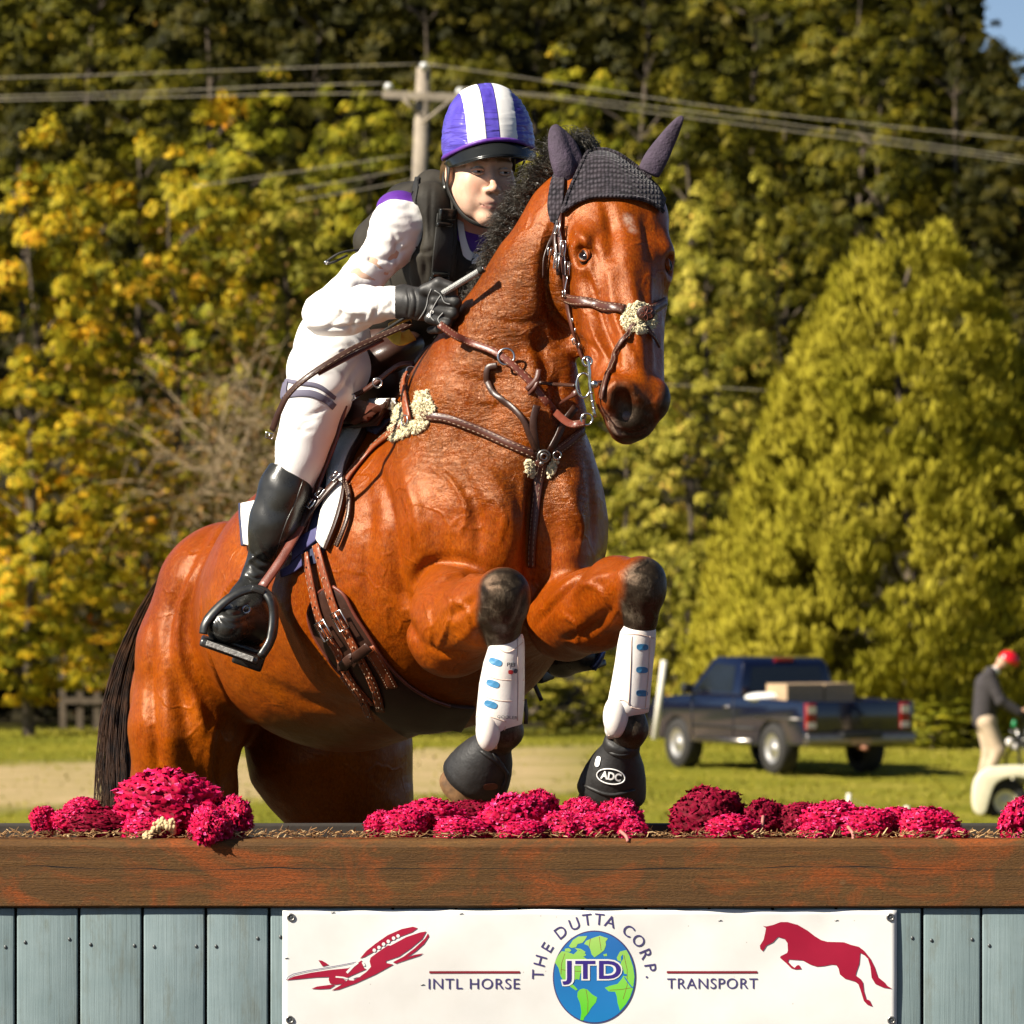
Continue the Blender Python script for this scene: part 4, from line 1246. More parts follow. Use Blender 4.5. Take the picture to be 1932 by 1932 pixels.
# facial planes
relief([(1150, 400), (1160, 450), (1150, 500)], .014, -.006)
relief([(1215, 400), (1222, 450), (1225, 500)], .014, -.005)
relief([(1085, 430), (1100, 450), (1125, 470)], .010, .006)
relief([(1100, 510), (1120, 560), (1150, 640), (1165, 690)], .014, -.010)
relief([(1150, 500), (1155, 560), (1172, 640), (1182, 700)], .012, .006)
relief([(1228, 500), (1225, 560), (1226, 640), (1232, 700)], .012, .005)
relief([(1125, 440), (1118, 470), (1126, 500)], .010, -.007)
relief([(1140, 385), (1150, 420), (1148, 470)], .010, -.006)
relief([(1185, 480), (1195, 560), (1205, 640), (1210, 700)], .016, .006)
relief([(1143, 700), (1160, 712), (1190, 715)], .008, .004)
relief([(1150, 795), (1165, 812), (1200, 818), (1230, 800)], .006, -.006)
relief([(288, 1180), (282, 1300), (292, 1400), (296, 1500)], .016, -.010)
relief([(345, 1250), (352, 1350), (362, 1450)], .020, -.007)
relief([(318, 1220), (316, 1330), (326, 1450)], .018, .007)
relief([(405, 1360), (396, 1420), (398, 1500)], .012, .007)
relief([(500, 1090), (560, 1180), (600, 1290)], .030, .007)
relief([(430, 1010), (470, 1060), (490, 1120)], .020, -.008)
relief([(700, 960), (690, 1060), (700, 1150)], .020, -.007)
relief([(990, 900), (985, 980), (975, 1050)], .010, .007)
relief([(1110, 880), (1120, 960), (1118, 1030)], .016, -.007)
relief([(850, 700), (900, 720), (960, 715)], .010, -.006)
relief([(860, 730), (910, 755), (970, 750)], .008, .005)
relief([(930, 600), (980, 612), (1030, 600)], .008, -.005)
relief([(925, 640), (975, 660), (1030, 655)], .008, -.004)
relief([(1060, 700), (1050, 760), (1062, 820)], .008, -.007)
relief([(1040, 700), (1032, 750), (1040, 800)], .008, .006)
disp *= 1.3
disp += .0013 * np.array([mnoise.noise(Vector(c) * 9) for c in co.tolist()]) + .0011 * np.array([mnoise.noise(Vector(c) * 24 + Vector((3, 0, 0))) for c in co.tolist()])
co += nrm * disp[:, None]
body_me.vertices.foreach_set('co', co.astype(np.float32).ravel()); body_me.update()
co = relax(body_me, 1, 0.4)
body_bvh = bvh_of(body_me)

# coat zones of the animal, the olive one painting light from the grass
jit = np.array([mnoise.noise(Vector(c) * 14) for c in co.tolist()])
dark = np.zeros(nv); wet = np.zeros(nv); olive = np.zeros(nv); pale = np.zeros(nv)
def zone(arr, pts, r, soft, amt=1.0):
    lo = np.min([tuple(p) for p in pts], 0) - r - soft; hi = np.max([tuple(p) for p in pts], 0) + r + soft
    m = np.where(np.all((co > lo) & (co < hi), axis=1))[0]
    best = np.full(len(m), 9.0)
    for a, b in zip(pts[:-1], pts[1:]): best = np.minimum(best, seg_dist(co[m], a, b)[0])
    arr[m] = np.maximum(arr[m], amt * (1 - smst(best + jit[m] * soft * 0.5, r - soft, r + soft)))
zone(dark, [P(956, 1118, .33), P(950, 1240, .38), P(950, 1400, .45), P(890, 1460, .55)], .062, .010)
zone(dark, [P(1225, 1100, .36), P(1210, 1200, .38), P(1190, 1400, .42), P(1150, 1460, .5)], .058, .010)
zone(dark, [p for p, r in HR[1:]], .12, .03); zone(dark, [p for p, r in HL[1:]], .12, .03)
zone(dark, [H(.60, -.05, 0), H(.66, -.06, 0)], .062, .022)
zone(dark, [P(1175, 755, .48), P(1185, 790, .48)], .040, .020, .78); zone(dark, [H(.556, -.02, -.062), H(.575, -.02, -.062)], .034, .012)
zone(pale, [H(.120, .038, .004), H(.150, .038, -.004)], .009, .009, .95)
zone(pale, [P(1146, 775, .50), P(1150, 800, .50), P(1160, 818, .50)], .014, .010, .6)
zone(wet, [P(960, 560, .72), P(950, 700, .7), P(970, 820, .66), P(1060, 860, .66)], .15, .07)
zone(wet, [P(820, 760, .9), P(900, 840, .75), P(1000, 860, .66)], .13, .06)
zone(olive, [P(520, 1440, 1.4), P(800, 1450, 1.0), P(1000, 1400, .8)], .085, .05, .9)  # green light thrown up by the grass, painted on the belly
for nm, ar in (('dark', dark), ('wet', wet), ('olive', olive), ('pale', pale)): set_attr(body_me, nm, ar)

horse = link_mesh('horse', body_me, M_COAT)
tag(horse, 'glossy bay horse with black knees jumping over the wooden fence toward the right', 'horse')
# ------------------------------------------------------------------ the rest of the horse: eyes, hooves, mane, tail
M_EYE = simple('dark_eye', (0.008, 0.004, 0.003), 0.12, spec=0.35, var=0.3)
M_EYELID = simple('eye_rim', (0.020, 0.010, 0.007), 0.4, var=0.3)
M_LID = simple('brown_eyelid_skin', (0.085, 0.024, 0.006), 0.45, var=0.35, scale=60, bump=0.4, bscale=120)
for s in (1, -1):
    c = H(.198, -.013, s * .0765); R_ = .0205
    E = (HN * .62 + HS * s * .78).normalized()
    ax = Vector((.70, 0, -.72)) if s * 1 > 0 else Vector((-.5, 0, -.85)); ax = (ax - E * ax.dot(E)).normalized(); uq = E.cross(ax).normalized()
    if uq.dot(HN) < 0: uq = -uq
    MB().ellipsoid(c, (R_, R_, R_), nu=24, nv=16).build('eye', M_EYE, horse)
    def lidarc(op, hgt, wid, r, n_=13):
        out = []
        for i in range(n_):
            t_ = -1.45 + 2.9 * i / (n_ - 1)
            d_ = E * 1.0 + ax * math.sin(t_) * wid + uq * op * math.cos(t_) * hgt
            out.append(c + d_.normalized() * (R_ + r * .25))
        return out
    for op, hgt, r, m, nm in ((1, .56, .0044, M_COAT, 'eyelid'), (-1, .64, .0034, M_COAT, 'eyelid'), (1, .40, .0034, M_EYELID, 'eye_rim'), (-1, .50, .0026, M_EYELID, 'eye_rim')):
        ps = lidarc(op, hgt, 1.05, r)
        MB().tube(ps, [r * (.35 + .65 * math.cos((-1.45 + 2.9 * i / 12))) for i in range(13)], 9).build(nm, m, horse)
    MB().tube(lidarc(1, .92, 1.05, .002), [.0042 * (.2 + .8 * math.cos((-1.45 + 2.9 * i / 12))) for i in range(13)], 8).build('brow_fold', M_COAT, horse)
# nostril lining (dark hollow)
M_NOSE = simple('nostril_lining', (0.11, 0.075, 0.065), 0.45, var=0.5, scale=60, bump=.5, bscale=80)
for s in (1,):
    MB().ellipsoid(P(1182, 786, .500), (PM(13), .010, PM(13)), nu=16, nv=12).build('nostril', M_NOSE, horse)

M_HOOF = simple('horn_hoof', (0.16, 0.085, 0.035), 0.5, var=0.5, scale=40, bump=0.4, bscale=90)
M_NEOP = simple('black_neoprene', (0.016, 0.015, 0.014), 0.55, var=0.4, scale=30, bump=0.5, bscale=45, bdist=0.004)
def lathe(mb, a, b, prof, up, squash=1.0, seg=24, bend=None):
    """rings along a->b; prof = [(t, radius)]; squash = thickness factor across `up`"""
    ax = (b - a).normalized(); L = (b - a).length
    u = (up - ax * up.dot(ax)).normalized(); w = ax.cross(u)
    vs = []; fs = []
    for t, r in prof:
        c = a + ax * L * t + (bend * math.sin(t * PI) if bend is not None else Vector((0, 0, 0)))
        for k in range(seg):
            an = 2 * PI * k / seg
            vs.append(c + u * math.cos(an) * r * squash + w * math.sin(an) * r)
    n = len(prof)
    for i in range(n - 1):
        for k in range(seg): fs.append((i * seg + k, i * seg + (k + 1) % seg, (i + 1) * seg + (k + 1) % seg, (i + 1) * seg + k))
    fs.append(tuple(range(seg - 1, -1, -1))); fs.append(tuple((n - 1) * seg + k for k in range(seg)))
    mb.add(vs, fs)
OUT = Vector((0, -1, 0))
HOOVES = [(P(938, 1392, .46), P(884, 1492, .56), 'right'), (P(1174, 1400, .44), P(1147, 1522, .54), 'left')]
for a, b, nm in HOOVES:
    mb = MB(); lathe(mb, a, b, [(0.20, .030), (.35, .046), (.7, .060), (.92, .068), (1.0, .069), (1.02, .064), (.97, .045)], OUT, .92)
    mb.build('hoof', M_HOOF, horse)
for a, b in ((P(352, 2262, 1.92), P(362, 2360, 1.84)), (P(675, 2262, 2.0), P(688, 2360, 1.92))):
    mb = MB(); lathe(mb, a, b, [(0, .030), (.2, .042), (.7, .056), (1.0, .062), (1.0, .03)], OUT, .95); mb.build('hoof', M_HOOF, horse)

def strands(name, roots, mat, parent, rng, rad=.0012, seg=3):
    """roots: list of point lists (already flowing paths)"""
    mb_v, mb_f = [], []
    for pts in roots:
        n = len(pts); base = len(mb_v); prev = None
        for i, p in enumerate(pts):
            t = (pts[min(i + 1, n - 1)] - pts[max(i - 1, 0)])
            if t.length < 1e-9: t = Vector((0, 0, 1))
            t.normalize()
            a = t.orthogonal() if prev is None else (prev - t * prev.dot(t))
            if a.length < 1e-6: a = t.orthogonal()
            a.normalize(); prev = a; b = t.cross(a)
            r = rad * (1 - .75 * i / (n - 1)) * (1.0 if i else .8)
            for k in range(3):
                an = 2.0944 * k
                mb_v.append(p + a * math.cos(an) * r + b * math.sin(an) * r)
        for i in range(n - 1):
            for k in range(3):
                mb_f.append((base + i * 3 + k, base + i * 3 + (k + 1) % 3, base + (i + 1) * 3 + (k + 1) % 3, base + (i + 1) * 3 + k))
    return mesh_py(name, mb_v, mb_f, mat, parent, smooth=True)

def hair_material(name, c1, c2, rough=0.38):
    n = NT(name); v = n.pos()
    n.set(col=n.ramp(n.noise(v, 30, 3), [(0.35, c1), (0.7, c2)]), rough=rough, spec=0.6)
    return n.m
M_MANE = hair_material('black_mane_hair', (0.012, 0.010, 0.007), (0.085, 0.074, 0.055), 0.40)
M_TAIL = hair_material('dark_tail_hair', (0.010, 0.006, 0.004), (0.085, 0.036, 0.014))
hr = random.Random(12)
# mane: springy loosened braids standing off the crest towards the rider
crest = catmull([Vector((a, b, d)) for a, b, d in [(842, 640, 1.06), (885, 580, 1.0), (925, 520, .96), (955, 465, .94), (985, 410, .93), (1015, 365, .92), (1050, 320, .90), (1085, 290, .88), (1115, 275, .87)]], 12)
wmap = catmull([Vector((a, b, 0)) for a, b in [(20, 0), (30, 0), (40, 0), (58, 0), (66, 0), (66, 0), (74, 0), (72, 0), (34, 0)]], 12)
paths = []
for i in range(4600):
    j = hr.randint(0, len(crest) - 1); c = crest[j]; w = wmap[j].x * hr.uniform(.35, 1.05)
    p0 = P(c.x + hr.gauss(4, 7), c.y + hr.gauss(6, 7), c.z + hr.gauss(.01, .018))
    jj = min(j + 2, len(crest) - 1); dcr = (P(crest[jj].x, crest[jj].y) - P(crest[jj - 3].x, crest[jj - 3].y)).normalized()
    nrm2 = Vector((-dcr.z, 0, dcr.x))
    if nrm2.x > 0: nrm2 = -nrm2
    L = PM(w, .95)
    d0 = (nrm2 * 1.0 + Vector((hr.gauss(-.1, .22), hr.gauss(.0, .45), hr.gauss(.05, .3)))).normalized()
    pts = []; ph = hr.uniform(0, 6.28); ph2 = hr.uniform(0, 6.28); amp = hr.uniform(.004, .011); fq = hr.uniform(2.0, 4.5)
    s1 = d0.orthogonal().normalized(); s2 = d0.cross(s1)
    for k in range(9):
        t = k / 8
        pts.append(p0 + d0 * L * t + Vector((0, 0, -.35)) * L * t * t * hr.uniform(.8, 1.1) * .6 + s1 * math.sin(ph + fq * t * 6.28) * amp * t + s2 * math.cos(ph2 + fq * t * 6.28) * amp * t)
    paths.append(pts)
strands('mane', paths, M_MANE, horse, hr, .0014)
# dense braid knobs along the crest
mb = MB()
for i in range(0, len(crest) - 4, 3):
    c = crest[i]; w = wmap[i].x * .72
    mb.ellipsoid(P(c.x - w * .10, c.y - w * .05, c.z + .02), (PM(w * .36, .95), .04, PM(w * .34, .95)), nu=14, nv=8)
mb.build('mane_base', M_MANE, horse)
# tail
paths = []
tl = catmull([Vector(v) for v in [(330, 1060, 2.16), (285, 1150, 2.26), (250, 1260, 2.32), (236, 1380, 2.34), (233, 1500, 2.34), (235, 1640, 2.34), (246, 1800, 2.33)]], 4)
for i in range(1500):
    w = hr.gauss(0, .5); w = max(-1.1, min(1.1, w)); dz = hr.gauss(0, .03); ph = hr.uniform(0, 6.28); n_ = hr.randint(16, len(tl))
    pts = []
    for k in range(n_):
        t = k / (len(tl) - 1); v = tl[k]
        ww = w * (7 + 22 * min(t * 2.2, 1) + 8 * t) + math.sin(ph + t * 7) * (2 + 7 * t) * (.4 + abs(w)) + (w ** 3) * 9 * t
        pts.append(P(v.x + ww, v.y + hr.gauss(0, .5), v.z + dz * (1 + t)))
    paths.append(pts)
strands('tail', paths, M_TAIL, horse, hr, .0021)
mb = MB(); mb.tube([P(v.x + 6, v.y, v.z + .02) for v in tl[:19]], [PM(6 + 18 * min(i / 9, 1), 2.3) for i in range(19)], 10, flat=(1, .6)); mb.build('tail_core', M_TAIL, horse)

# ------------------------------------------------------------------ leather and metal
def leather(name, c, rough=0.38, var=0.3):
    n = NT(name); v = n.pos()
    f = n.noise(v, 22, 5, 0.65)
    lo = tuple(x * (1 - var) for x in c); hi = tuple(x * (1 + var) for x in c)
    n.set(col=n.ramp(f, [(0.3, lo), (0.7, hi)]), rough=n.ramp(f, [(0.3, rough * .8), (0.8, rough * 1.35)]), spec=0.5, normal=n.bump(n.voro(v, 420), 0.18, 0.0008))
    return n.m
M_BROWN = leather('brown_leather', (0.085, 0.026, 0.015))
M_DBROWN = leather('dark_brown_leather', (0.045, 0.018, 0.011))
M_TAN = leather('tan_leather', (0.26, 0.060, 0.018))
M_RSTRAP = leather('red_brown_leather', (0.15, 0.036, 0.020))
M_STITCH = simple('pale_stitching', (0.42, 0.30, 0.20), 0.8, var=0.1)
M_FLEECE = simple('yellowish_sheepskin', (0.76, 0.66, 0.42), 0.95, var=0.18, scale=120, bump=1.0, bscale=160, bdist=0.006)
M_HOLE = simple('punched_hole', (0.006, 0.004, 0.003), 0.9)

def surf_strap(mb, pts, wpx, depth=.9, off=.002, thick=.004, n=6, bvh=None):
    wpx = tuple(x * 1.18 for x in wpx) if isinstance(wpx, (list, tuple)) else wpx * 1.18
    ps, ns = surf_path(pts, n, off, bvh)
    w = [PM(wpx, p.y) for p in ps] if not isinstance(wpx, (list, tuple)) else [PM(wpx[0] + (wpx[1] - wpx[0]) * i / (len(ps) - 1), p.y) for i, p in enumerate(ps)]
    mb.strap(ps, w, thick, ns)
    return ps, ns
def stitched(name, pts, wpx, mat, parent, off=.002, thick=.004, n=6, stitch=True, bvh=None):
    """strap lying on the body with a raised line of stitching along both edges"""
    mb = MB(); ps, ns = surf_strap(mb, pts, wpx, off=off, thick=thick, n=n, bvh=bvh)
    if stitch:
        mb.cur = 1; w = PM(wpx, ps[0].y) if not isinstance(wpx, (list, tuple)) else PM(min(wpx), ps[0].y)
        for i in range(len(ps) - 1):
            t = (ps[i + 1] - ps[i]); nn = ns[i]; b = t.cross(nn).normalized()
            for s_ in (-1, 1):
                a = ps[i] + b * w * .36 * s_ + nn * (thick + .0006); mb.tube([a, a + t * .62], .0007, 4)
    return mb.build(name, [mat, M_STITCH], parent), ps, ns
def ring(mb, c, r, wire, nrm=OUT, seg=20, aspect=1.0, ang=0.0):
    nrm = Vector(nrm).normalized(); u = Vector((math.cos(ang), 0, math.sin(ang))); u = (u - nrm * u.dot(nrm)).normalized(); w = nrm.cross(u)
    mb.tube([c + u * math.cos(2 * PI * i / seg) * r + w * math.sin(2 * PI * i / seg) * r * aspect for i in range(seg)], wire, 7, closed=True)
def buckle(mb, c, w, h, nrm, along, wire=.0018):
    nrm = Vector(nrm).normalized(); a = (along - nrm * along.dot(nrm)).normalized(); b = nrm.cross(a)
    pts = [c + a * sx * h / 2 + b * sy * w / 2 + nrm * .004 for sx, sy in ((-1, -1), (-1, 1), (1, 1), (1, -1))]
    mb.tube(catmull(pts, 1, True), wire, 6, closed=True)
    mb.tube([c - a * h / 2 + nrm * .006, c + a * h * .45 + nrm * .007], wire * .8, 5)

def fleece(name, pts, thick, parent, seed=1, n=260, bvh=None):
    """tufty sheepskin pad with the given outline on the body"""
    rng = random.Random(seed); xs_ = [p[0] for p in pts]; ys_ = [p[1] for p in pts]
    def inside(x, y):
        c_ = False
        for (x1, y1), (x2, y2) in zip(pts, pts[1:] + pts[:1]):
            if (y1 > y) != (y2 > y) and x < (x2 - x1) * (y - y1) / (y2 - y1) + x1: c_ = not c_
        return c_
    mb = MB(); k = 0
    while k < n:
        x, y = rng.uniform(min(xs_), max(xs_)), rng.uniform(min(ys_), max(ys_))
        if not inside(x, y): continue
        k += 1
        p, nn = on(x, y, thick * rng.uniform(.1, .8), bvh)
        r = thick * rng.uniform(.45, .8)
        mb.ellipsoid(p, (r * 1.2, r, r * 1.2), nu=7, nv=5)
        dd = (nn + Vector((rng.gauss(0, .8), rng.gauss(0, .3), rng.gauss(0, .8)))).normalized()
        for q_ in range(3):
            d2 = (dd + Vector((rng.gauss(0, .4), rng.gauss(0, .4), rng.gauss(0, .4)))).normalized()
            mb.tube([p, p + d2 * r * 1.5, p + d2 * r * 2.1 + Vector((0, 0, -r * .3))], [r * .3, r * .2, r * .05], 4)
    return mb.build(name, M_FLEECE, parent)

# ------------------------------------------------------------------ tendon boots and bell boots
def shell_material():
    n = NT('white_tendon_boot_shell'); v = n.pos()
    f = n.noise(v, 14, 4)
    n.set(col=n.ramp(f, [(0.3, (0.72, 0.64, 0.57)), (0.65, (0.84, 0.80, 0.75))]), rough=0.45, spec=0.4, normal=n.bump(n.noise(v, 160, 2), 0.2, 0.001))
    return n.m
M_SHELL = shell_material()
M_SHELL2 = simple('cream_boot_lining', (0.70, 0.52, 0.42), 0.7, var=0.12)
M_SLOT = simple('blue_vent', (0.045, 0.21, 0.40), 0.5, var=0.1)
def tendon_boot(axis, left, right, vtop, label, slots, txt=None):
    """front shell between the left/right outlines (photo px at each height), round the cannon bone"""
    root = empty('tendon_boot', axis[0], label, 'tendon boot', 'white tendon boots on the front legs')
    mb = MB(); rows_ = []; nseg = 44
    for i, ((lx, rx, y), ax_) in enumerate(zip(zip(left, right, vtop), axis)):
        cx = (lx + rx) / 2; hw = (rx - lx) / 2
        row = []
        for k in range(nseg):
            an = 2 * PI * k / nseg
            r = PM(hw, ax_.y)
            row.append(P(cx, y, ax_.y) + Vector((math.cos(an) * r, math.sin(an) * r * .95, 0)))
        rows_.append(row)
    nr = len(rows_)
    vs = [p for r in rows_ for p in r]
    fs = [(i * nseg + k, i * nseg + (k + 1) % nseg, (i + 1) * nseg + (k + 1) % nseg, (i + 1) * nseg + k) for i in range(nr - 1) for k in range(nseg)]
    mb.add(vs, fs)
    sh = mb.build('shell', M_SHELL, root)
    md = sh.modifiers.new('t', 'SOLIDIFY'); md.thickness = .003; md.offset = -1
    bv = BVHTree.FromPolygons(vs, fs)
    return root, bv
# right (picture left) boot
hs = [1196, 1206, 1222, 1250, 1290, 1330, 1352, 1366, 1385, 1403, 1413]
Lr = [929, 926, 921, 912, 904, 900, 898, 898, 901, 909, 920]
Rr = [986, 989, 990, 990, 990, 989, 987, 985, 957, 950, 938]
axr = [P(950, y, .405 + (y - 1196) * .00012) for y in hs]
tb1, bv1 = tendon_boot(axr, Lr, Rr, hs, 'white tendon boot with tilted blue vents on the leg nearer the rider', None)
hs2 = [1181, 1192, 1215, 1250, 1290, 1330, 1343, 1360, 1380, 1394]
Ll = [1177, 1170, 1165, 1160, 1153, 1145, 1141, 1140, 1141, 1146]
Rl = [1236, 1238, 1237, 1233, 1229, 1226, 1224, 1186, 1176, 1162]
axl = [P(1200, y, .400 + (y - 1180) * .00012) for y in hs2]
tb2, bv2 = tendon_boot(axl, Ll, Rl, hs2, 'white tendon boot with level blue vents on the leg at right', None)
def blob(px, py, wpx, hpx, ang, bv, mat, name, parent, lift=.0012, seg=18, power=3.0):
    vs = []
    for k in range(seg):
        an = 2 * PI * k / seg; c_, s_ = math.cos(an), math.sin(an)
        x = math.copysign(abs(c_) ** (2 / power), c_) * wpx / 2; y = math.copysign(abs(s_) ** (2 / power), s_) * hpx / 2
        X = px + x * math.cos(ang) - y * math.sin(ang); Y = py + x * math.sin(ang) + y * math.cos(ang)
        p, nn = on(X, Y, lift, bv); vs.append(p)
    pc, nn = on(px, py, lift * 1.05, bv); vs.append(pc)
    m = MB().add(vs, [(k, (k + 1) % seg, seg) for k in range(seg)])
    o = m.build(name, mat, parent, False)
    md = o.modifiers.new('t', 'SOLIDIFY'); md.thickness = .0005
    return o
for (a, b) in ((935, 1249), (930, 1290), (926, 1329)): blob(a, b, 25, 13, .33, bv1, M_SLOT, 'vent_slot', tb1, .0006)
for (a, b) in ((1212, 1221), (1211, 1264), (1211, 1308)): blob(a, b, 22, 12, .05, bv2, M_SLOT, 'vent_slot', tb2, .0006)
def text_on(txt, cx, cy, hpx, wpx, ang, bv, mat, name, parent, lift=.0016, bold=0.02):
    tris, (x0, x1, y0, y1) = text_polys(txt, 1.0, bold)
    sy = hpx / (y1 - y0); sx = wpx / (x1 - x0); vs, fs = [], []
    for t in tris:
        for (a, b) in t:
            a = (a - (x0 + x1) / 2) * sx; b = -(b - (y0 + y1) / 2) * sy
            p, nn = on(cx + a * math.cos(ang) - b * math.sin(ang), cy + a * math.sin(ang) + b * math.cos(ang), lift, bv); vs.append(p)
        fs.append(tuple(range(len(vs) - 3, len(vs))))
    return mesh_py(name, vs, fs, mat, parent, smooth=False)
M_INK = simple('dark_ink', (0.03, 0.03, 0.05), 0.5)
M_INKR = simple('red_ink', (0.45, 0.02, 0.02), 0.5)
text_on('PEI', 964, 1254, 7, 15, .05, bv1, M_INK, 'lettering', tb1)
blob(963, 1268, 9, 8, 0, bv1, M_INKR, 'logo', tb1, .0014); blob(972, 1266, 7, 9, .4, bv1, M_INK, 'logo', tb1, .0016)
text_on('COOLER', 957, 1353, 6, 38, .06, bv1, simple('grey_ink', (0.3, 0.28, 0.27), 0.6), 'lettering', tb1)
for bv, tb, seams in ((bv1, tb1, [[(905, 1268), (940, 1282), (988, 1283)], [(901, 1308), (940, 1322), (988, 1322)], [(976, 1205), (977, 1290), (976, 1360)], [(926, 1208), (956, 1232), (986, 1212)], [(899, 1352), (925, 1352), (955, 1362)], [(905, 1398), (925, 1408), (944, 1395), (954, 1370)]]),
                      (bv2, tb2, [[(1192, 1200), (1190, 1260), (1186, 1330)], [(1226, 1200), (1223, 1270), (1217, 1335)], [(1176, 1196), (1205, 1197), (1234, 1204)], [(1146, 1345), (1170, 1320), (1190, 1330)], [(1148, 1388), (1168, 1378), (1184, 1356)], [(1190, 1334), (1205, 1338), (1222, 1337)]])):
    for sm in seams:
        ps, ns = surf_path(sm, 6, .0008, bv); MB().tube(ps, .0011, 5).build('piping', M_SHELL2, tb)
# fetlock cup
for c_, r_, tb in ((P(921, 1378, .40), (.027, .030, .045), tb1), (P(1162, 1352, .395), (.028, .030, .046), tb2)):
    MB().ellipsoid(c_, r_, nu=20, nv=14).build('fetlock_cup', M_SHELL, tb)
# straps at the back edge
for pts, tb in (([(990, 1320, .43), (993, 1345, .44), (992, 1366, .44)], tb1),):
    MB().tube([P(*p) for p in pts], .006, 8, flat=(1, .5)).build('strap', M_NEOP, tb)
# bell boots: wrapped neoprene with flared lower edge
for i, (a, b, nm) in enumerate(HOOVES):
    root = empty('bell_boot', a, ('black bell boot hanging tilted under the leg nearer the rider' if i == 0 else 'black bell boot with an oval white badge on the leg at right'), 'bell boot', 'black bell boots over the front hooves')
    mb = MB(); lathe(mb, a, b, [(-.02, .034), (.06, .038), (.18, .046), (.32, .058), (.5, .068), (.66, .074), (.76, .076), (.765, .070), (.5, .06)], OUT, .93, 32)
    o = mb.build('wrap', M_NEOP, root)
    mb = MB(); lathe(mb, a, b, [(-.05, .036), (.0, .040), (.08, .041), (.13, .038), (.13, .034)], OUT, .93, 28); mb.build('collar', M_NEOP, root)
    me = o.data; bvb = BVHTree.FromPolygons([v.co.copy() for v in me.vertices], [tuple(p.vertices) for p in me.polygons])
    if i == 1:
        seg = 36; u = []
        for k in range(seg + 1):
            an = 2 * PI * k / seg; ca, sa = math.cos(an) * 26, math.sin(an) * 14
            p, nn = on(1153 + ca * math.cos(.16) - sa * math.sin(.16), 1465 + ca * math.sin(.16) + sa * math.cos(.16), .002, bvb); u.append(p)
        MB().tube(u[:-1], .0016, 5, closed=True).build('badge_ring', M_PRWHITE, root)
        text_on('ADC', 1153, 1464, 15, 38, .16, bvb, M_PRWHITE, 'badge', root, .002, .04)
        blob(1129, 1437, 9, 20, .25, bvb, M_PRWHITE, 'tab', root, .002)
        for pts in ([(1200, 1415), (1175, 1425), (1150, 1420)], [(1100, 1480), (1150, 1500), (1198, 1490)]):
            ps, ns = surf_path(pts, 5, .001, bvb); MB().tube(ps, [.002] + [.0045] * (len(ps) - 2) + [.002], 6).build('fold', M_NEOP, root)
    else:
        for pts in ([(945, 1490), (955, 1460), (930, 1420)], [(960, 1465), (940, 1440), (905, 1415)]):
            ps, ns = surf_path(pts, 5, .001, bvb); MB().tube(ps, [.002] + [.005] * (len(ps) - 2) + [.002], 6).build('fold', M_NEOP, root)
        blob(925, 1483, 26, 12, -.1, bvb, M_BROWN, 'tab', root, .003)

# ------------------------------------------------------------------ saddle pad, saddle, girth
def patch(name, A, B, mat, parent, off=.004, thick=.010, nc=10, n=5, bvh=None, puff=0.0, depth_fn=None):
    """sheet between photo polylines A and B laid on the horse"""
    a = catmull([Vector((x, y, 0)) for x, y in A], n); b = catmull([Vector((x, y, 0)) for x, y in B], n)
    m = min(len(a), len(b)); ra = [a[int(i * (len(a) - 1) / (m - 1))] for i in range(m)]; rb = [b[int(i * (len(b) - 1) / (m - 1))] for i in range(m)]
    rows_ = []
    for i in range(m):
        row = []
        for k in range(nc + 1):
            t = k / nc; v = ra[i] * (1 - t) + rb[i] * t
            p, nn = on(v.x, v.y, 0, bvh)
            row.append([p, nn])
        rows_.append(row)
    for _ in range(3):     # soften bumps of the sheet
        new = [[list(c) for c in r] for r in rows_]
        for i in range(m):
            for k in range(nc + 1):
                nb_ = [rows_[ii][kk][0] for ii, kk in ((i - 1, k), (i + 1, k), (i, k - 1), (i, k + 1)) if 0 <= ii < m and 0 <= kk <= nc]
                nn_ = [rows_[ii][kk][1] for ii, kk in ((i - 1, k), (i + 1, k), (i, k - 1), (i, k + 1)) if 0 <= ii < m and 0 <= kk <= nc]
                if 0 < i < m - 1 and 0 < k < nc: new[i][k][0] = (rows_[i][k][0] + sum(nb_, Vector()) / len(nb_)) / 2
                new[i][k][1] = (rows_[i][k][1] + sum(nn_, Vector()) / len(nn_)).normalized()
        rows_ = new
    R2 = [[rows_[i][k][0] + rows_[i][k][1] * (off + puff * math.sin(PI * k / nc) ** .6) for k in range(nc + 1)] for i in range(m)]
    o = MB().grid(R2).build(name, mat, parent)
    md = o.modifiers.new('t', 'SOLIDIFY'); md.thickness = thick; md.offset = 0
    md = o.modifiers.new('b', 'BEVEL'); md.width = thick * .3; md.segments = 2; md.limit_method = 'ANGLE'
    return o
M_PADW = simple('white_fleece_pad', (0.83, 0.80, 0.72), 0.95, var=0.06, scale=60, bump=0.8, bscale=220, bdist=0.003)
M_PADB = simple('blue_trim', (0.060, 0.055, 0.155), 0.7, var=0.15, bump=0.2)
M_PADG = simple('dark_blue_quilt', (0.030, 0.034, 0.075), 0.75, var=0.2, bump=0.4, bscale=120)
pad = empty('saddle_pad', P(640, 900, 1.1), 'white fleece saddle pad with blue edging under the saddle', 'saddle pad')
patch('quilt', [(662, 760), (628, 850), (598, 930), (572, 1000), (548, 1075)], [(690, 790), (655, 880), (640, 950), (625, 1010), (604, 1062)], M_PADG, pad, off=.004, thick=.006)
patch('fleece_front', [(694, 748), (664, 795), (638, 850), (626, 890), (624, 930), (613, 975), (606, 1018)], [(709, 748), (688, 815), (664, 858), (652, 895), (650, 935), (637, 985), (617, 1035)], M_PADW, pad, off=.010, thick=.012, nc=6, puff=.004)
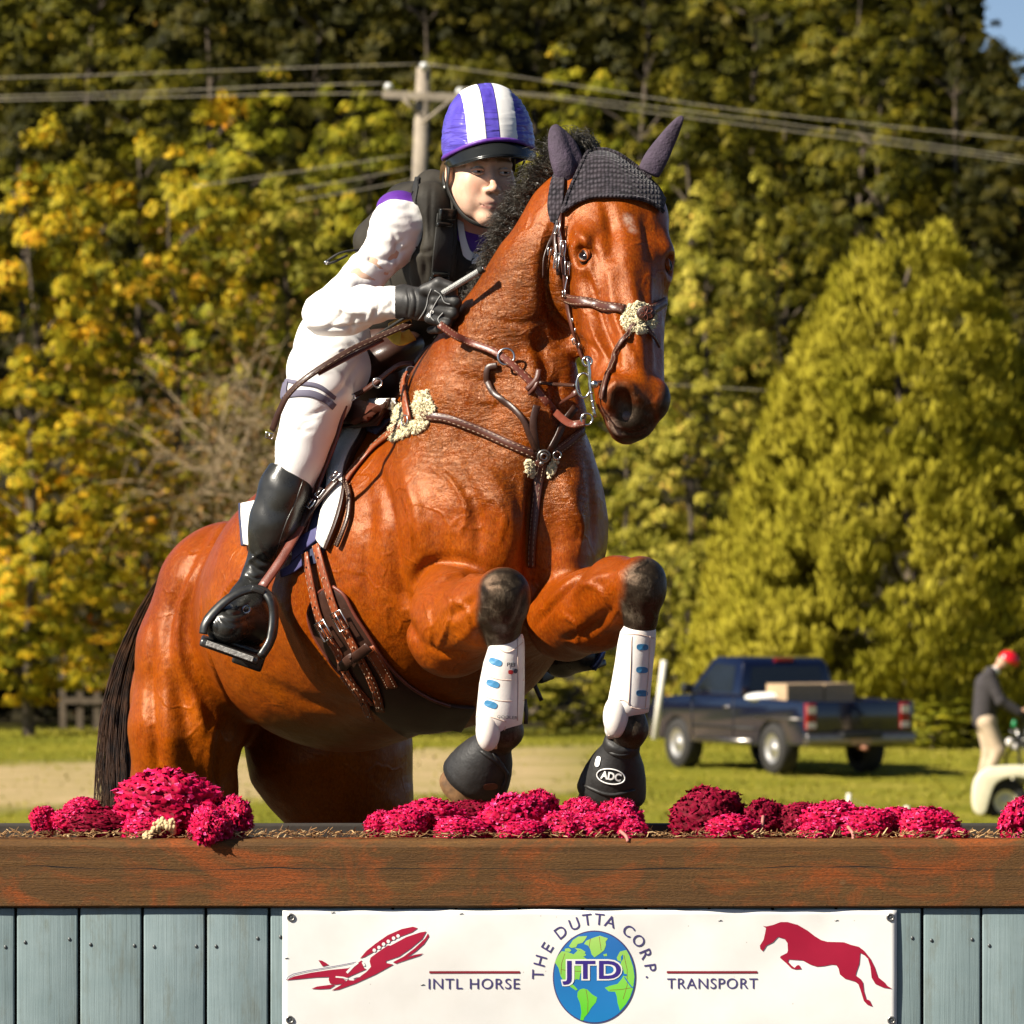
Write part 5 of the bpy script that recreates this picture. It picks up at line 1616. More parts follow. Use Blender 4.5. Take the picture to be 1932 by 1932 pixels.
patch('front_edging', [(709, 747), (689, 815), (665, 858), (653, 895), (651, 935), (638, 985), (618, 1036)], [(714, 750), (694, 818), (670, 862), (657, 898), (655, 938), (642, 988), (622, 1038)], M_DBROWN, pad, off=.008, thick=.012, nc=2)
patch('bottom_edging', [(606, 998), (575, 1015), (560, 1030)], [(610, 1018), (580, 1042), (560, 1060)], M_PADB, pad, off=.012, thick=.008, nc=3)
patch('bottom_edging', [(578, 1042), (555, 1065), (536, 1076)], [(585, 1062), (562, 1080), (538, 1090)], M_PADB, pad, off=.010, thick=.006, nc=3)
patch('fleece_back', [(462, 957), (463, 985), (470, 1030)], [(585, 930), (580, 980), (560, 1050)], M_PADW, pad, off=.010, thick=.012, nc=16)
patch('back_edging', [(459, 958), (460, 986), (467, 1032)], [(463, 957), (464, 985), (471, 1031)], M_PADG, pad, off=.011, thick=.013, nc=2)

saddle = empty('saddle', P(660, 760, 1.2), 'dark brown leather jumping saddle under the rider', 'saddle')
patch('saddle_flap', [(640, 745), (612, 790), (606, 850), (585, 930), (570, 1010)], [(700, 740), (668, 790), (640, 850), (615, 930), (590, 1000)], M_DBROWN, saddle, off=.022, thick=.008, puff=.008)
patch('knee_roll', [(618, 762), (611, 800), (622, 850)], [(676, 762), (662, 805), (634, 850)], M_BROWN, saddle, off=.036, thick=.016, puff=.014)
mb = MB(); mb.ellipsoid(P(735, 668, 1.28), (.085, .10, .045), rot=Matrix.Rotation(math.radians(-24), 3, 'Y'), nu=20, nv=12); mb.build('pommel', M_DBROWN, saddle)
mb = MB(); mb.tube([P(600, 760, 1.62), P(650, 735, 1.48), P(705, 700, 1.36), P(745, 672, 1.28)], [.09, .12, .11, .07], 16, flat=(1, .45), up=(0, 0, 1)); mb.build('seat', M_DBROWN, saddle)
# stirrup leather and iron
LEGY = .98
slr = [P(612, 800, LEGY + .05), P(600, 900, LEGY + .02), P(582, 965, LEGY + .01), P(569, 990, LEGY), P(535, 1050, LEGY - .04), P(492, 1112, LEGY - .07)]
MB().strap(catmull(slr[2:], 5), .022, .005, Vector((-.5, -1, .1))).build('stirrup_leather', M_RSTRAP, saddle)
for k_, pts in enumerate(([(643, 763), (625, 822), (600, 893), (579, 963), (558, 1052)], [(652, 765), (634, 830), (607, 900), (588, 965), (575, 1010)])):
    MB().strap(catmull([P(a, b, LEGY + .02 - k_ * .006 + (763 - b) * .00002) for a, b in pts], 5), .011, .004, Vector((-.6, -1, .1))).build('stirrup_leather', M_RSTRAP, saddle)
M_IRON = simple('dark_stirrup_metal', (0.10, 0.10, 0.095), 0.38, 0.85, var=0.25, scale=60)
M_PADTREAD = simple('worn_tread', (0.42, 0.41, 0.38), 0.5, 0.3, var=0.3, scale=120, bump=1.0, bscale=180)
iron = empty('stirrup', P(487, 1112, LEGY - .07), 'dark wide stirrup iron with a pale grip tread', 'stirrup')
YA = LEGY - .08
arch = catmull([P(383, 1196, YA - .05), P(388, 1175, YA - .05), P(411, 1147, YA - .04), P(440, 1124, YA - .03), P(472, 1112, YA - .02), P(497, 1115, YA - .02), P(513, 1135, YA - .03), P(517, 1165, YA - .03), P(511, 1207, YA - .04), P(492, 1240, YA - .05)], 5)
MB().tube(arch, [.0075] * 6 + [.0085] * (len(arch) - 12) + [.0075] * 6, 10, flat=(1.0, 1.5)).build('arch', M_IRON, iron)
a0, a1 = P(379, 1207, YA - .06), P(489, 1246, YA - .06)
axv = (a1 - a0).normalized(); dn = Vector((0, 1, .16)).normalized(); upn = axv.cross(dn); upn = upn if upn.z > 0 else -upn
rt = Matrix((axv, dn, upn)).transposed()
MB().box((a0 + a1) / 2 + dn * .03 - upn * .006, ((a1 - a0).length, .060, .018), rt).build('foot_plate', M_IRON, iron, True, .006)
MB().box((a0 + a1) / 2 - upn * .002 - dn * .001, ((a1 - a0).length * .80, .006, .011), rt).build('tread', M_PADTREAD, iron, False, .001)
MB().box(P(487, 1113, YA - .028), (.030, .014, .012), rt).build('eye', M_IRON, iron, True, .002)

# girth
girth = empty('girth', P(650, 1200, .95), 'brown leather girth with two buckled billets across the belly', 'girth')
patch('belly_pad', [(608, 1116), (588, 1150), (592, 1186), (612, 1222), (640, 1260), (670, 1296), (715, 1345), (770, 1385), (850, 1400)], [(634, 1106), (655, 1122), (673, 1156), (702, 1200), (733, 1248), (772, 1287), (811, 1311), (850, 1326), (895, 1330)], M_DBROWN, girth, off=.006, thick=.009, nc=10, puff=.003)
ps, ns = surf_path([(634, 1106), (655, 1122), (673, 1156), (702, 1200), (733, 1248), (772, 1287), (811, 1311), (848, 1325)], 6, .011)
MB().tube(ps, .0042, 6).build('rolled_edge', M_RSTRAP, girth)
ps, ns = surf_path([(634, 1107), (608, 1116), (587, 1150), (592, 1186), (612, 1222), (640, 1262), (668, 1296)], 6, .010)
MB().tube(ps, .0035, 6).build('rolled_edge', M_RSTRAP, girth)
for pts in ([(586, 1046), (598, 1108), (612, 1164), (634, 1209), (659, 1260), (686, 1306), (705, 1345)], [(606, 1030), (622, 1090), (641, 1149), (664, 1194), (689, 1242), (710, 1284), (722, 1330)]):
    o, ps, ns = stitched('billet', pts, 15, M_TAN, girth, off=.017, thick=.004, n=5)
    for i in range(2, len(ps) - 1, 3):
        MB().ellipsoid(ps[i] + ns[i] * .0045, (.0022, .0022, .0026), nu=6, nv=4).build('hole', M_STITCH if i % 2 else M_HOLE, girth)
mb = MB()
for (a, b), (c, d) in (((640, 1150), (655, 1178)), ((610, 1168), (628, 1198))):
    p, nn = on((a + c) / 2 + 6, (b + d) / 2, .024); q, _ = on(c, d, .024); r_, _ = on(a, b, .024)
    mb = MB(); buckle(mb, p, .030, .044, nn, q - r_, .0026); mb.build('buckle', M_CHROME, girth)
pass
for pts in ([(648, 1254), (664, 1240), (675, 1235)], [(670, 1236), (690, 1222), (704, 1210)]):
    stitched('keeper', pts, 17, M_DBROWN, girth, off=.023, thick=.005, stitch=False)
for pts in ([(655, 1268), (680, 1300), (700, 1322)], [(700, 1215), (728, 1262), (742, 1290)]):
    stitched('reinforcement', pts, 22, M_TAN, girth, off=.013, thick=.003)

# ------------------------------------------------------------------ breastplate
bpl = empty('breastplate', P(1025, 854, .6), 'brown leather breastplate with pale sheepskin pads across the chest', 'breastplate')
stitched('shoulder_strap', [(797, 784), (850, 791), (905, 811), (959, 836), (1013, 858)], 14, M_BROWN, bpl, off=.004, thick=.005)
stitched('shoulder_strap', [(1040, 856), (1068, 838), (1098, 812)], 15, M_BROWN, bpl, off=.004, thick=.005)
stitched('chest_strap', [(1021, 866), (1017, 900), (1011, 963), (1007, 1010), (1004, 1070)], (19, 12), M_BROWN, bpl, off=.004, thick=.005)
stitched('wither_strap', [(764, 702), (768, 740), (776, 796)], 17, M_TAN, bpl, off=.008, thick=.005)
stitched('girth_strap', [(760, 802), (709, 844), (667, 890), (650, 916)], 14, M_TAN, bpl, off=.005, thick=.005)
stitched('girth_strap', [(650, 916), (628, 940), (600, 975), (575, 1015)], 13, M_DBROWN, bpl, off=.026, thick=.004, stitch=False)
stitched('loose_end', [(657, 916), (664, 940), (662, 975), (652, 1005), (640, 1032)], 9, M_DBROWN, bpl, off=.010, thick=.004)
fleece('sheepskin', [(789, 742), (806, 738), (818, 762), (822, 778), (800, 792), (788, 790), (782, 765)], .0065, bpl, 1, 330)
fleece('sheepskin', [(740, 806), (760, 796), (810, 796), (800, 812), (768, 822), (745, 833), (736, 822)], .0065, bpl, 2, 350)
fleece('sheepskin', [(742, 772), (762, 762), (764, 792), (744, 800)], .006, bpl, 3, 130)
fleece('sheepskin', [(990, 868), (1004, 868), (1008, 892), (1000, 902), (992, 890)], .006, bpl, 4, 60)
fleece('sheepskin', [(1046, 862), (1052, 872), (1046, 892), (1034, 902), (1032, 884)], .006, bpl, 5, 60)
mb = MB(); c, nn = on(1024, 858, .012); ring(mb, c, .013, .0028, nn); ring(mb, c + nn * .004, .007, .003, nn)
mb.ellipsoid(on(1020, 871, .012)[0], (.0055, .0055, .0055), nu=10, nv=8)
mb.build('centre_ring', M_STEEL, bpl)
for a, b, r_ in ((772, 795, .012), (1048, 858, .009)):
    c, nn = on(a, b, .012); mb = MB(); ring(mb, c, r_, .0022, nn); mb.build('ring', M_CHROME, bpl)
for a, b in ((622, 942), (648, 914), (606, 962)):
    c, nn = on(a, b, .030); mb = MB(); buckle(mb, c, .018, .022, nn, Vector((-.6, 0, -.8)), .0022); mb.build('buckle', M_CHROME, bpl)
# link from breastplate to saddle with metal snaps
lp = [P(639, 759, 1.10), P(680, 742, 1.07), P(709, 722, 1.05), P(752, 690, 1.03), P(782, 686, 1.02)]
MB().strap(catmull(lp, 5), .012, .005, Vector((-.3, -.8, .6))).build('saddle_link', M_BROWN, bpl)
MB().strap(catmull([P(782, 688, 1.02), P(796, 668, 1.01), P(814, 652, 1.0)], 5), .010, .004, Vector((-.3, -.8, .6))).build('saddle_link', M_DBROWN, bpl)
for a, b, r_ in ((712, 722, .010), (640, 762, .008), (664, 750, .007), (776, 700, .011)):
    mb = MB(); ring(mb, P(a, b, 1.02), r_, .0022, OUT); mb.build('ring', M_CHROME, bpl)
mb = MB()
mb.tube([P(640, 762, 1.06), P(652, 757, 1.06), P(668, 748, 1.05)], .003, 6)
mb.build('snap_hook', M_CHROME, bpl)

# ------------------------------------------------------------------ ear bonnet
def crochet_material():
    n = NT('navy_crochet'); v = n.pos()
    vor = n.voro(n.pos((1, 1, .72)), 120, 'F1', 0, 0.25)
    f = n.noise(v, 30, 3)
    col = n.ramp(vor, [(0.15, (0.070, 0.060, 0.070)), (0.40, (0.034, 0.028, 0.036)), (0.62, (0.004, 0.003, 0.005))])
    col = n.mix(n.ramp(f, [(0.4, 0.0), (0.8, 0.4)]), col, (0.075, 0.055, 0.065))
    n.set(col=col, rough=0.85, spec=0.2, normal=n.bump(n.math('SUBTRACT', 1.0, vor), 1.0, 0.004), sheen=0.15)
    return n.m
M_CROCHET = crochet_material()
M_EARCLOTH = simple('dark_plum_ear_cloth', (0.050, 0.034, 0.055), 0.85, var=0.35, scale=45, bump=0.7, bscale=170, bdist=0.004)
bonnet = empty('ear_bonnet', H(.05, .06, 0), 'dark crocheted ear bonnet with plum ear covers on the horse head', 'ear bonnet')
patch('crochet_front', [(1064, 399), (1070, 378), (1082, 350), (1096, 322), (1112, 294), (1132, 278), (1153, 271), (1185, 276), (1213, 294), (1232, 310), (1242, 326), (1250, 350), (1253, 372)],
      [(1068, 400), (1076, 392), (1088, 385), (1101, 379), (1115, 375), (1132, 373), (1153, 372), (1176, 373), (1200, 377), (1216, 381), (1228, 387), (1238, 393), (1246, 400)], M_CROCHET, bonnet, off=.006, thick=.006, nc=16, n=4)
ps, ns = surf_path([(1064, 401), (1084, 388), (1111, 377), (1153, 374), (1206, 379), (1232, 390), (1246, 402)], 8, .009)
MB().tube(ps, .0052, 8).build('trim', M_CROCHET, bonnet)
ps, ns = surf_path([(1064, 400), (1078, 360), (1094, 326), (1110, 294), (1128, 276), (1153, 269), (1187, 275), (1218, 297), (1240, 318)], 8, .008)
mb = MB()
for i in range(0, len(ps), 1): mb.ellipsoid(ps[i], (.0055, .0055, .0055), nu=7, nv=5)
mb.build('trim', M_CROCHET, bonnet)
patch('crochet_side', [(1052, 322), (1042, 352), (1036, 391), (1040, 419)], [(1068, 330), (1066, 362), (1062, 396), (1052, 421)], M_CROCHET, bonnet, off=.007, thick=.006, nc=8, n=5)
def ear(pts, wid, dep, name, parent, mat, open_dir):
    """ear: curved tapered cone, cupped along the side open_dir"""
    sp = catmull([P(a, b, d) for a, b, d in pts], 5); n_ = len(sp); wv = catmull([Vector((w, 0, 0)) for w in wid], 5)
    vs = []; seg = 20
    for i, p in enumerate(sp):
        t = (sp[min(i + 1, n_ - 1)] - sp[max(i - 1, 0)]).normalized()
        u = Vector((1, 0, 0)); u = (u - t * u.dot(t)).normalized(); w = t.cross(u); 
        if w.y > 0: w = -w
        r = PM(max(wv[i].x, 1.0), p.y)
        for k in range(seg):
            an = 2 * PI * k / seg
            d_ = u * math.cos(an) + w * math.sin(an) * .62
            dent = 1.0
            dv = (u * math.cos(an) + w * math.sin(an)).dot(open_dir)
            if dv > .45: dent = 1 - .62 * ((dv - .45) / .55)
            vs.append(p + d_ * r * dent)
    fs = [(i * seg + k, i * seg + (k + 1) % seg, (i + 1) * seg + (k + 1) % seg, (i + 1) * seg + k) for i in range(n_ - 1) for k in range(seg)]
    fs += [tuple(range(seg - 1, -1, -1)), tuple((n_ - 1) * seg + k for k in range(seg))]
    o = MB().add(vs, fs).build(name, mat, parent); md = o.modifiers.new('s', 'SUBSURF'); md.levels = 1; md.render_levels = 1
    return o
ear([(1086, 350, .80), (1078, 322, .79), (1068, 290, .80), (1058, 262, .81), (1051, 243, .83), (1049, 236, .84)], [20, 33, 33, 26, 15, 4], .03, 'ear_cover', bonnet, M_EARCLOTH, Vector((.80, -.6, 0)).normalized())
ear([(1226, 330, .80), (1240, 304, .80), (1256, 276, .80), (1272, 248, .79), (1283, 228, .78), (1288, 219, .78)], [26, 27, 23, 17, 10, 3], .03, 'ear_cover', bonnet, M_EARCLOTH, Vector((.75, .3, -.4)).normalized())

# ------------------------------------------------------------------ bridle, bit, reins
bridle = empty('bridle', H(.2, .03, .06), 'brown leather bridle with sheepskin rosette and long metal bit shanks', 'bridle')
stitched('cheekpiece', [(1058, 400), (1059, 450), (1061, 508), (1069, 556), (1083, 614), (1098, 660), (1104, 676)], 8, M_BROWN, bridle, off=.005, thick=.004, stitch=False)
stitched('cheekpiece', [(1050, 436), (1051, 470), (1054, 520)], 7, M_DBROWN, bridle, off=.005, thick=.004, stitch=False)
stitched('throat_lash', [(1054, 405), (1048, 440), (1033, 466), (1024, 490), (1022, 525)], 7, M_DBROWN, bridle, off=.004, thick=.003, stitch=False)
stitched('noseband', [(1070, 562), (1100, 570), (1140, 578), (1180, 586)], 16, M_BROWN, bridle, off=.005, thick=.006)
stitched('noseband', [(1224, 586), (1238, 578), (1250, 570)], 15, M_BROWN, bridle, off=.005, thick=.006)
stitched('flash_strap', [(1198, 612), (1182, 634), (1166, 662), (1155, 690), (1147, 714), (1142, 735), (1139, 752)], 9, M_BROWN, bridle, off=.005, thick=.004, n=8)
stitched('flash_strap', [(1210, 612), (1228, 634), (1240, 655)], 9, M_BROWN, bridle, off=.005, thick=.004)
th_ = [(1204 + 31 * math.cos(a_) * (1 + .08 * math.sin(3 * a_)), 601 + 28 * math.sin(a_)) for a_ in [2 * PI * i / 16 for i in range(16)]]
fleece('sheepskin_rosette', th_, .0062, bridle, 6, 420)
c, nn = on(1206, 600, .024)
MB().ellipsoid(c, (.021, .006, .017), nu=18, nv=8).build('rosette_leather', M_DBROWN, bridle)
mb = MB(); u_ = Vector((1, .2, 0)).normalized(); v_ = Vector((0, 0, 1))
for i in range(6):
    a_ = PI / 6 + i * PI / 3; d_ = u_ * math.cos(a_) + v_ * math.sin(a_)
    q_ = d_.cross(OUT)
    mb.tube(catmull([c - Vector((0, .007, 0)), c - Vector((0, .007, 0)) + d_ * .010 + q_ * .004, c - Vector((0, .007, 0)) + d_ * .016, c - Vector((0, .007, 0)) + d_ * .010 - q_ * .004], 4, True), .0008, 4, closed=True)
mb.build('rosette_knot', M_RSTRAP, bridle)
mb = MB()
for a, b, h_ in ((1060, 432, .030), (1062, 470, .034), (1054, 495, .034), (1064, 508, .03), (1075, 553, .014), (1094, 640, .014), (1030, 474, .016)):
    c, nn = on(a, b, .012); mb = MB(); buckle(mb, c, .011, h_, nn, Vector((.05, 0, 1)), .0017); mb.build('buckle', M_CHROME, bridle)
for pts in ([(1060, 425), (1062, 455), (1063, 505)], [(1055, 458), (1054, 500)], [(1066, 520), (1072, 552)]):
    ps, ns = surf_path(pts, 5, .011); MB().tube(ps, .0017, 6).build('keeper_bar', M_CHROME, bridle)
# long keeper studs down the cheek
mb = MB()
for a, b in ((1089, 604), (1094, 622), (1100, 650)):
    c, nn = on(a, b, .010); MB().ellipsoid(c, (.003, .003, .006), nu=8, nv=6).build('stud', M_CHROME, bridle)
BY = on(1142, 715, 0)[0].y - .02
bit = empty('bit', P(1104, 727, BY), 'shiny steel bit with long shank and rings beside the mouth', 'bit')
mb = MB()
mb.tube(catmull([P(1109, 676, BY), P(1112, 700, BY), P(1113, 727, BY), P(1117, 755, BY), P(1123, 787, BY)], 4), [.0042] * 6 + [.0036] * 10 + [.004], 8)
ring(mb, P(1108, 682, BY), .010, .0028, OUT, 18)
ring(mb, P(1101, 727, BY), .0155, .0026, OUT, 22, 1.7)
ring(mb, P(1107, 791, BY), .0125, .0024, OUT, 18)
mb.ellipsoid(P(1122, 725, BY), (.009, .008, .009), nu=14, nv=10)
mb.tube([P(1112, 725, BY), P(1134, 722, BY + .02), P(1150, 722, BY + .06)], .006, 8)
for y in (741, 757, 770): mb.ellipsoid(P(1116 + (y - 741) * .17, y, BY), (.0052, .005, .0035), nu=10, nv=6)
mb.build('shank', M_CHROME, bit)
# reins: the one lying on the neck, from glove to the lower bit ring
reins = empty('reins', P(830, 612, .8), 'brown leather reins running from the glove along the neck to the bit', 'reins')
def air(pts, w, mat, name, parent, nrm=Vector((-.25, -.9, .35)), thick=.004, st=True):
    ps = catmull([P(*p) for p in pts], 6); mb = MB(); mb.strap(ps, w, thick, nrm)
    if st:
        mb.cur = 1
        for i in range(len(ps) - 1):
            t = ps[i + 1] - ps[i]; b = t.cross(nrm).normalized()
            for s_ in (-1, 1):
                a = ps[i] + b * w * .34 * s_ + nrm.normalized() * (thick + .0004); mb.tube([a, a + t * .6], .0006, 4)
    return mb.build(name, [mat, M_STITCH], parent)
n0 = on(889, 647, .012)[0].y; n1 = on(955, 675, .014)[0].y; n2 = on(994, 714, .014)[0].y; n3 = on(1047, 777, .012)[0].y
air([(829, 612, min(n0, .80)), (860, 634, n0 - .005), (889, 647, n0), (941, 668, n1 - .004), (994, 714, n2), (1030, 757, (n2 + n3) / 2 - .01), (1050, 780, n3 - .01), (1076, 800, BY + .02), (1104, 798, BY)], .0165, M_RSTRAP, 'rein', reins)
air([(994, 735, n2 - .005), (1012, 716, n2 - .014), (1017, 697, n2 - .010)], .012, M_BROWN, 'rein_stop', reins, st=False)
air([(998, 744, n2 - .004), (1010, 730, n2 - .016), (1018, 712, n2 - .012)], .008, M_BROWN, 'rein_stop', reins, st=False)
air([(1017, 722, n2), (1050, 726, n3 - .02), (1085, 728, BY)], .008, M_DBROWN, 'rein', reins, st=False)
air([(1060, 760, n3 - .01), (1078, 748, BY + .03), (1092, 736, BY + .01)], .013, M_BROWN, 'rein', reins, st=False)
mb = MB(); ring(mb, P(955, 673, n1 - .012), .0180, .0028, Vector((-.1, -1, .1)), 24); mb.build('martingale_ring', M_CHROME, reins)
# spare loop of rein hanging over the thigh
air([(776, 610, .86), (720, 634, .84), (660, 662, .80), (590, 705, .78), (548, 740, .80), (528, 775, .82), (514, 812, .84)], .015, M_DBROWN, 'rein', reins, Vector((-.2, -.9, .5)))
air([(722, 642, .845), (660, 674, .806), (600, 706, .79)], .010, M_RSTRAP, 'rein', reins, Vector((-.2, -.9, .5)), st=False)
mb = MB(); buckle(mb, P(508, 822, .84), .016, .012, OUT, Vector((.3, 0, 1)), .002); mb.build('rein_buckle', M_CHROME, reins)
# running martingale on chest
mart = empty('martingale', P(950, 700, .7), 'dark running martingale strap looping over the neck below the ring', 'martingale')
stitched('fork_strap', [(940, 690), (922, 695), (921, 720), (935, 745), (959, 760), (987, 788), (1000, 820), (1012, 850)], 10, M_DBROWN, mart, off=.006, thick=.004, stitch=False, n=8)
stitched('fork_strap', [(1012, 765), (1006, 800), (1012, 850)], 12, M_DBROWN, mart, off=.006, thick=.004, stitch=False)
stitched('fork_strap', [(1082, 770), (1060, 800), (1035, 850)], 12, M_DBROWN, mart, off=.008, thick=.004, stitch=False)
# yellow neck strap end by the pommel
ys_ = empty('neck_strap', P(755, 625, .95), 'yellow webbing neck strap beneath the glove at the withers', 'strap')
M_YEL = simple('yellow_webbing', (0.62, 0.38, 0.03), 0.6, var=0.25, scale=50, bump=0.5, bscale=300)
air([(735, 616, .98), (752, 608, .95), (776, 606, .95)], .016, M_YEL, 'webbing', ys_, st=False)
air([(740, 628, .98), (756, 640, .96), (778, 632, .97)], .032, M_YEL, 'webbing', ys_, st=False)
# ------------------------------------------------------------------ the rider
class Sculpt:
    def __init__(s, me, it=2):
        s.me = me; s.co = relax(me, it); s.bvh = bvh_of(me); n = len(me.vertices)
        a = np.empty(n * 3, dtype=np.float32); me.vertices.foreach_get('normal', a); s.n = a.reshape(-1, 3).astype(float); s.d = np.zeros(n)
    def line(s, pts, width, amp, n=6, world=False):
        ps = [Vector(p) for p in pts] if world else surf_path(pts, n, 0.0, s.bvh)[0]
        lo = np.min([tuple(p) for p in ps], 0) - width * 3; hi = np.max([tuple(p) for p in ps], 0) + width * 3
        m = np.where(np.all((s.co > lo) & (s.co < hi), axis=1))[0]
        if len(m) == 0: return
        best = np.full(len(m), 9.0); w = np.ones(len(m)); L = len(ps) - 1
        for i in range(L):
            d, t = seg_dist(s.co[m], ps[i], ps[i + 1]); b = d < best
            w = np.where(b, np.sin(np.clip((i + t) / L, .03, .97) * PI) ** .5, w); best = np.minimum(best, d)
        s.d[m] += amp * w * np.exp(-(best / width) ** 2)
    def noise(s, amp, sc, off=0.0, stretch=(1, 1, 1)):
        s.d += amp * np.array([mnoise.noise(Vector((c[0] * sc * stretch[0] + off, c[1] * sc * stretch[1], c[2] * sc * stretch[2]))) for c in s.co.tolist()])
    def done(s, it=1):
        s.co = s.co + s.n * s.d[:, None]
        s.me.vertices.foreach_set('co', s.co.astype(np.float32).ravel()); s.me.update()
        s.co = relax(s.me, it, .4); s.bvh = bvh_of(s.me); return s

yaw = math.radians(17)
FF = Vector((math.sin(yaw), -math.cos(yaw), -.06)).normalized()
FR = Vector((-math.cos(yaw), -math.sin(yaw), 0.03)); FR = (FR - FF * FR.dot(FF)).normalized()
FU = FR.cross(FF); FU = FU if FU.z > 0 else -FU
HO = P(907, 322, 1.10)
def hd(f, r, u): return HO + FF * f + FR * r + FU * u
FROT = Matrix((FF, FR, FU)).transposed()

SH_R, EL_R, WR_R = (P(778, 430, 1.13), P(612, 592, 1.02), P(770, 568, .86))
SH_L, EL_L, WR_L = (P(985, 462, 1.36), P(1000, 600, 1.30), P(1000, 640, 1.14))
TX = (SH_L - SH_R).normalized()
CH, PEL = P(872, 492, 1.22), P(690, 622, 1.56)
TA = (PEL - CH).normalized(); TN = TX.cross(TA).normalized()
LEG = [(P(655, 642, 1.48), .095), (P(618, 700, 1.2), .078), (P(598, 752, 1.03), .064), (P(578, 815, 1.0), .050), (P(562, 868, .995), .044), (P(536, 945, 1.0), .046), (P(508, 1030, 1.02), .038), (P(482, 1092, 1.04), .029)]
FOOT = [(P(482, 1092, 1.04), .032), (P(466, 1140, 1.0), .036), (P(446, 1172, .94), .036), (P(424, 1184, .88), .030)]
LEGL = [(P(760, 660, 1.72), .09), (P(900, 735, 1.56), .072), (P(930, 800, 1.46), .055), (P(945, 920, 1.48), .045), (P(965, 1050, 1.50), .042), (P(990, 1160, 1.48), .030)]
FOOTL = [(P(990, 1160, 1.48), .032), (P(1012, 1212, 1.44), .038), (P(1060, 1240, 1.36), .038), (P(1105, 1238, 1.28), .030)]

def torso(F, inf, k=.05):
    F.cone(CH, CH * .45 + PEL * .55, .118 + inf, .108 + inf, k, squash=(TN, 1.25))
    F.cone(CH * .45 + PEL * .55, PEL, .108 + inf, .125 + inf, k, squash=(TN, 1.15))
    F.cone(SH_R + (SH_L - SH_R) * .08, SH_L, .052 + inf, .052 + inf, .06)
def arm(F, inf, pts, k=.03):
    (a, b, c) = pts
    F.cone(a, b, .050 + inf, .042 + inf, k); F.cone(b, c, .042 + inf, .029 + inf, k)
def hand(F, inf):
    F.ell(P(800, 575, .835), (PM(36) + inf, .024 + inf, PM(30) + inf), rot=Matrix.Rotation(math.radians(6), 3, 'Y'), k=.02)
    F.cone(WR_R, P(792, 572, .84), .028 + inf, .028 + inf, .02)
    for i, (kx_, ky_, mx_, my_, tx_, ty_) in enumerate([(828, 548, 852, 549, 858, 572), (833, 565, 860, 570, 856, 592), (830, 583, 855, 592, 846, 610), (822, 599, 843, 611, 830, 621)]):
        r = (.0115, .012, .0115, .0100)[i] + inf * .6
        F.cone(P(kx_ - 12, ky_ + 2, .805), P(mx_, my_, .795), r * 1.08, r, .006)
        F.cone(P(mx_, my_, .795), P(tx_, ty_, .83), r, r * .88, .006)
        F.cone(P(tx_, ty_, .83), P(tx_ - 18, ty_ + 2, .85), r * .88, r * .78, .006)
    F.cone(P(800, 548, .815), P(828, 534, .80), .013 + inf * .6, .0115 + inf * .6, .008)
    F.cone(P(828, 534, .80), P(852, 540, .79), .0115 + inf * .6, .0095 + inf * .6, .006)

# skin body (continuous, the clothes go over it)
B = Field((-.66, .70, 1.20), (.19, 1.98, 2.73), .0036)
torso(B, -.006)
arm(B, -.004, (SH_R, EL_R, WR_R)); arm(B, -.004, (SH_L, EL_L, WR_L)); hand(B, -.003)
B.ell(WR_L, (.03, .03, .035), k=.02)
B.chain([(p, r - .006) for p, r in LEG], k=.04); B.chain([(p, r - .007) for p, r in FOOT], k=.02); B.chain([(p, r - .006) for p, r in LEGL[:5]], k=.04)
B.cone(hd(-.02, 0, -.05), P(884, 455, 1.20), .052, .056, .04)
B.cone(P(884, 455, 1.20), CH, .056, .09, .05)
def fe(f, r, u, a, b, c, k=.02, op='add'): B.ell(hd(f, r, u), (a, b, c), rot=FROT, k=k, op=op)
def fc(p, q_, ra, rb, k=.01, op='add'): B.cone(hd(*p), hd(*q_), ra, rb, k, op)
fe(-.015, 0, .035, .093, .069, .085, .02)
fe(.030, 0, -.030, .058, .058, .072, .03)
for s in (1, -1):
    fc((-.005, s * .047, -.048), (.066, s * .006, -.102), .024, .017, .025)
    fe(.052, s * .035, -.030, .030, .027, .030, .03)
    fe(.050, s * .032, -.062, .028, .022, .030, .03)
    fc((.076, s * .010, .020), (.066, s * .046, .017), .009, .007, .014)
    fe(.093, s * .031, -.001, .014, .0175, .0100, .010, 'sub')
    fe(.100, s * .0125, -.042, .009, .0075, .0075, .008)
    fe(-.008, s * .073, -.012, .017, .007, .029, .006)
    fe(-.004, s * .080, -.010, .008, .005, .016, .004, 'sub')
fe(.076, 0, -.104, .017, .020, .014, .015)
fc((.084, 0, .004), (.109, 0, -.036), .0062, .0080, .010)
fe(.111, 0, -.039, .0095, .0090, .008, .008)
fe(.082, 0, -.068, .017, .026, .020, .015)
for s in (1, -1):
    fc((.082, s * .0225, -.0735), (.0945, s * .004, -.0700), .0026, .0040, .004)
    fc((.082, s * .019, -.0785), (.0920, 0, -.0815), .0034, .0048, .004)
    fe(.106, s * .0075, -.0495, .005, .0035, .0028, .003, 'sub')
fc((.088, -.022, -.0755), (.099, -.002, -.0755), .0014, .0018, .002, 'sub'); fc((.099, -.002, -.0755), (.088, .022, -.0755), .0018, .0014, .002, 'sub')
bm_e = B.mesh('person_body'); S = Sculpt(bm_e, 1)
del B.a
S.done(0)
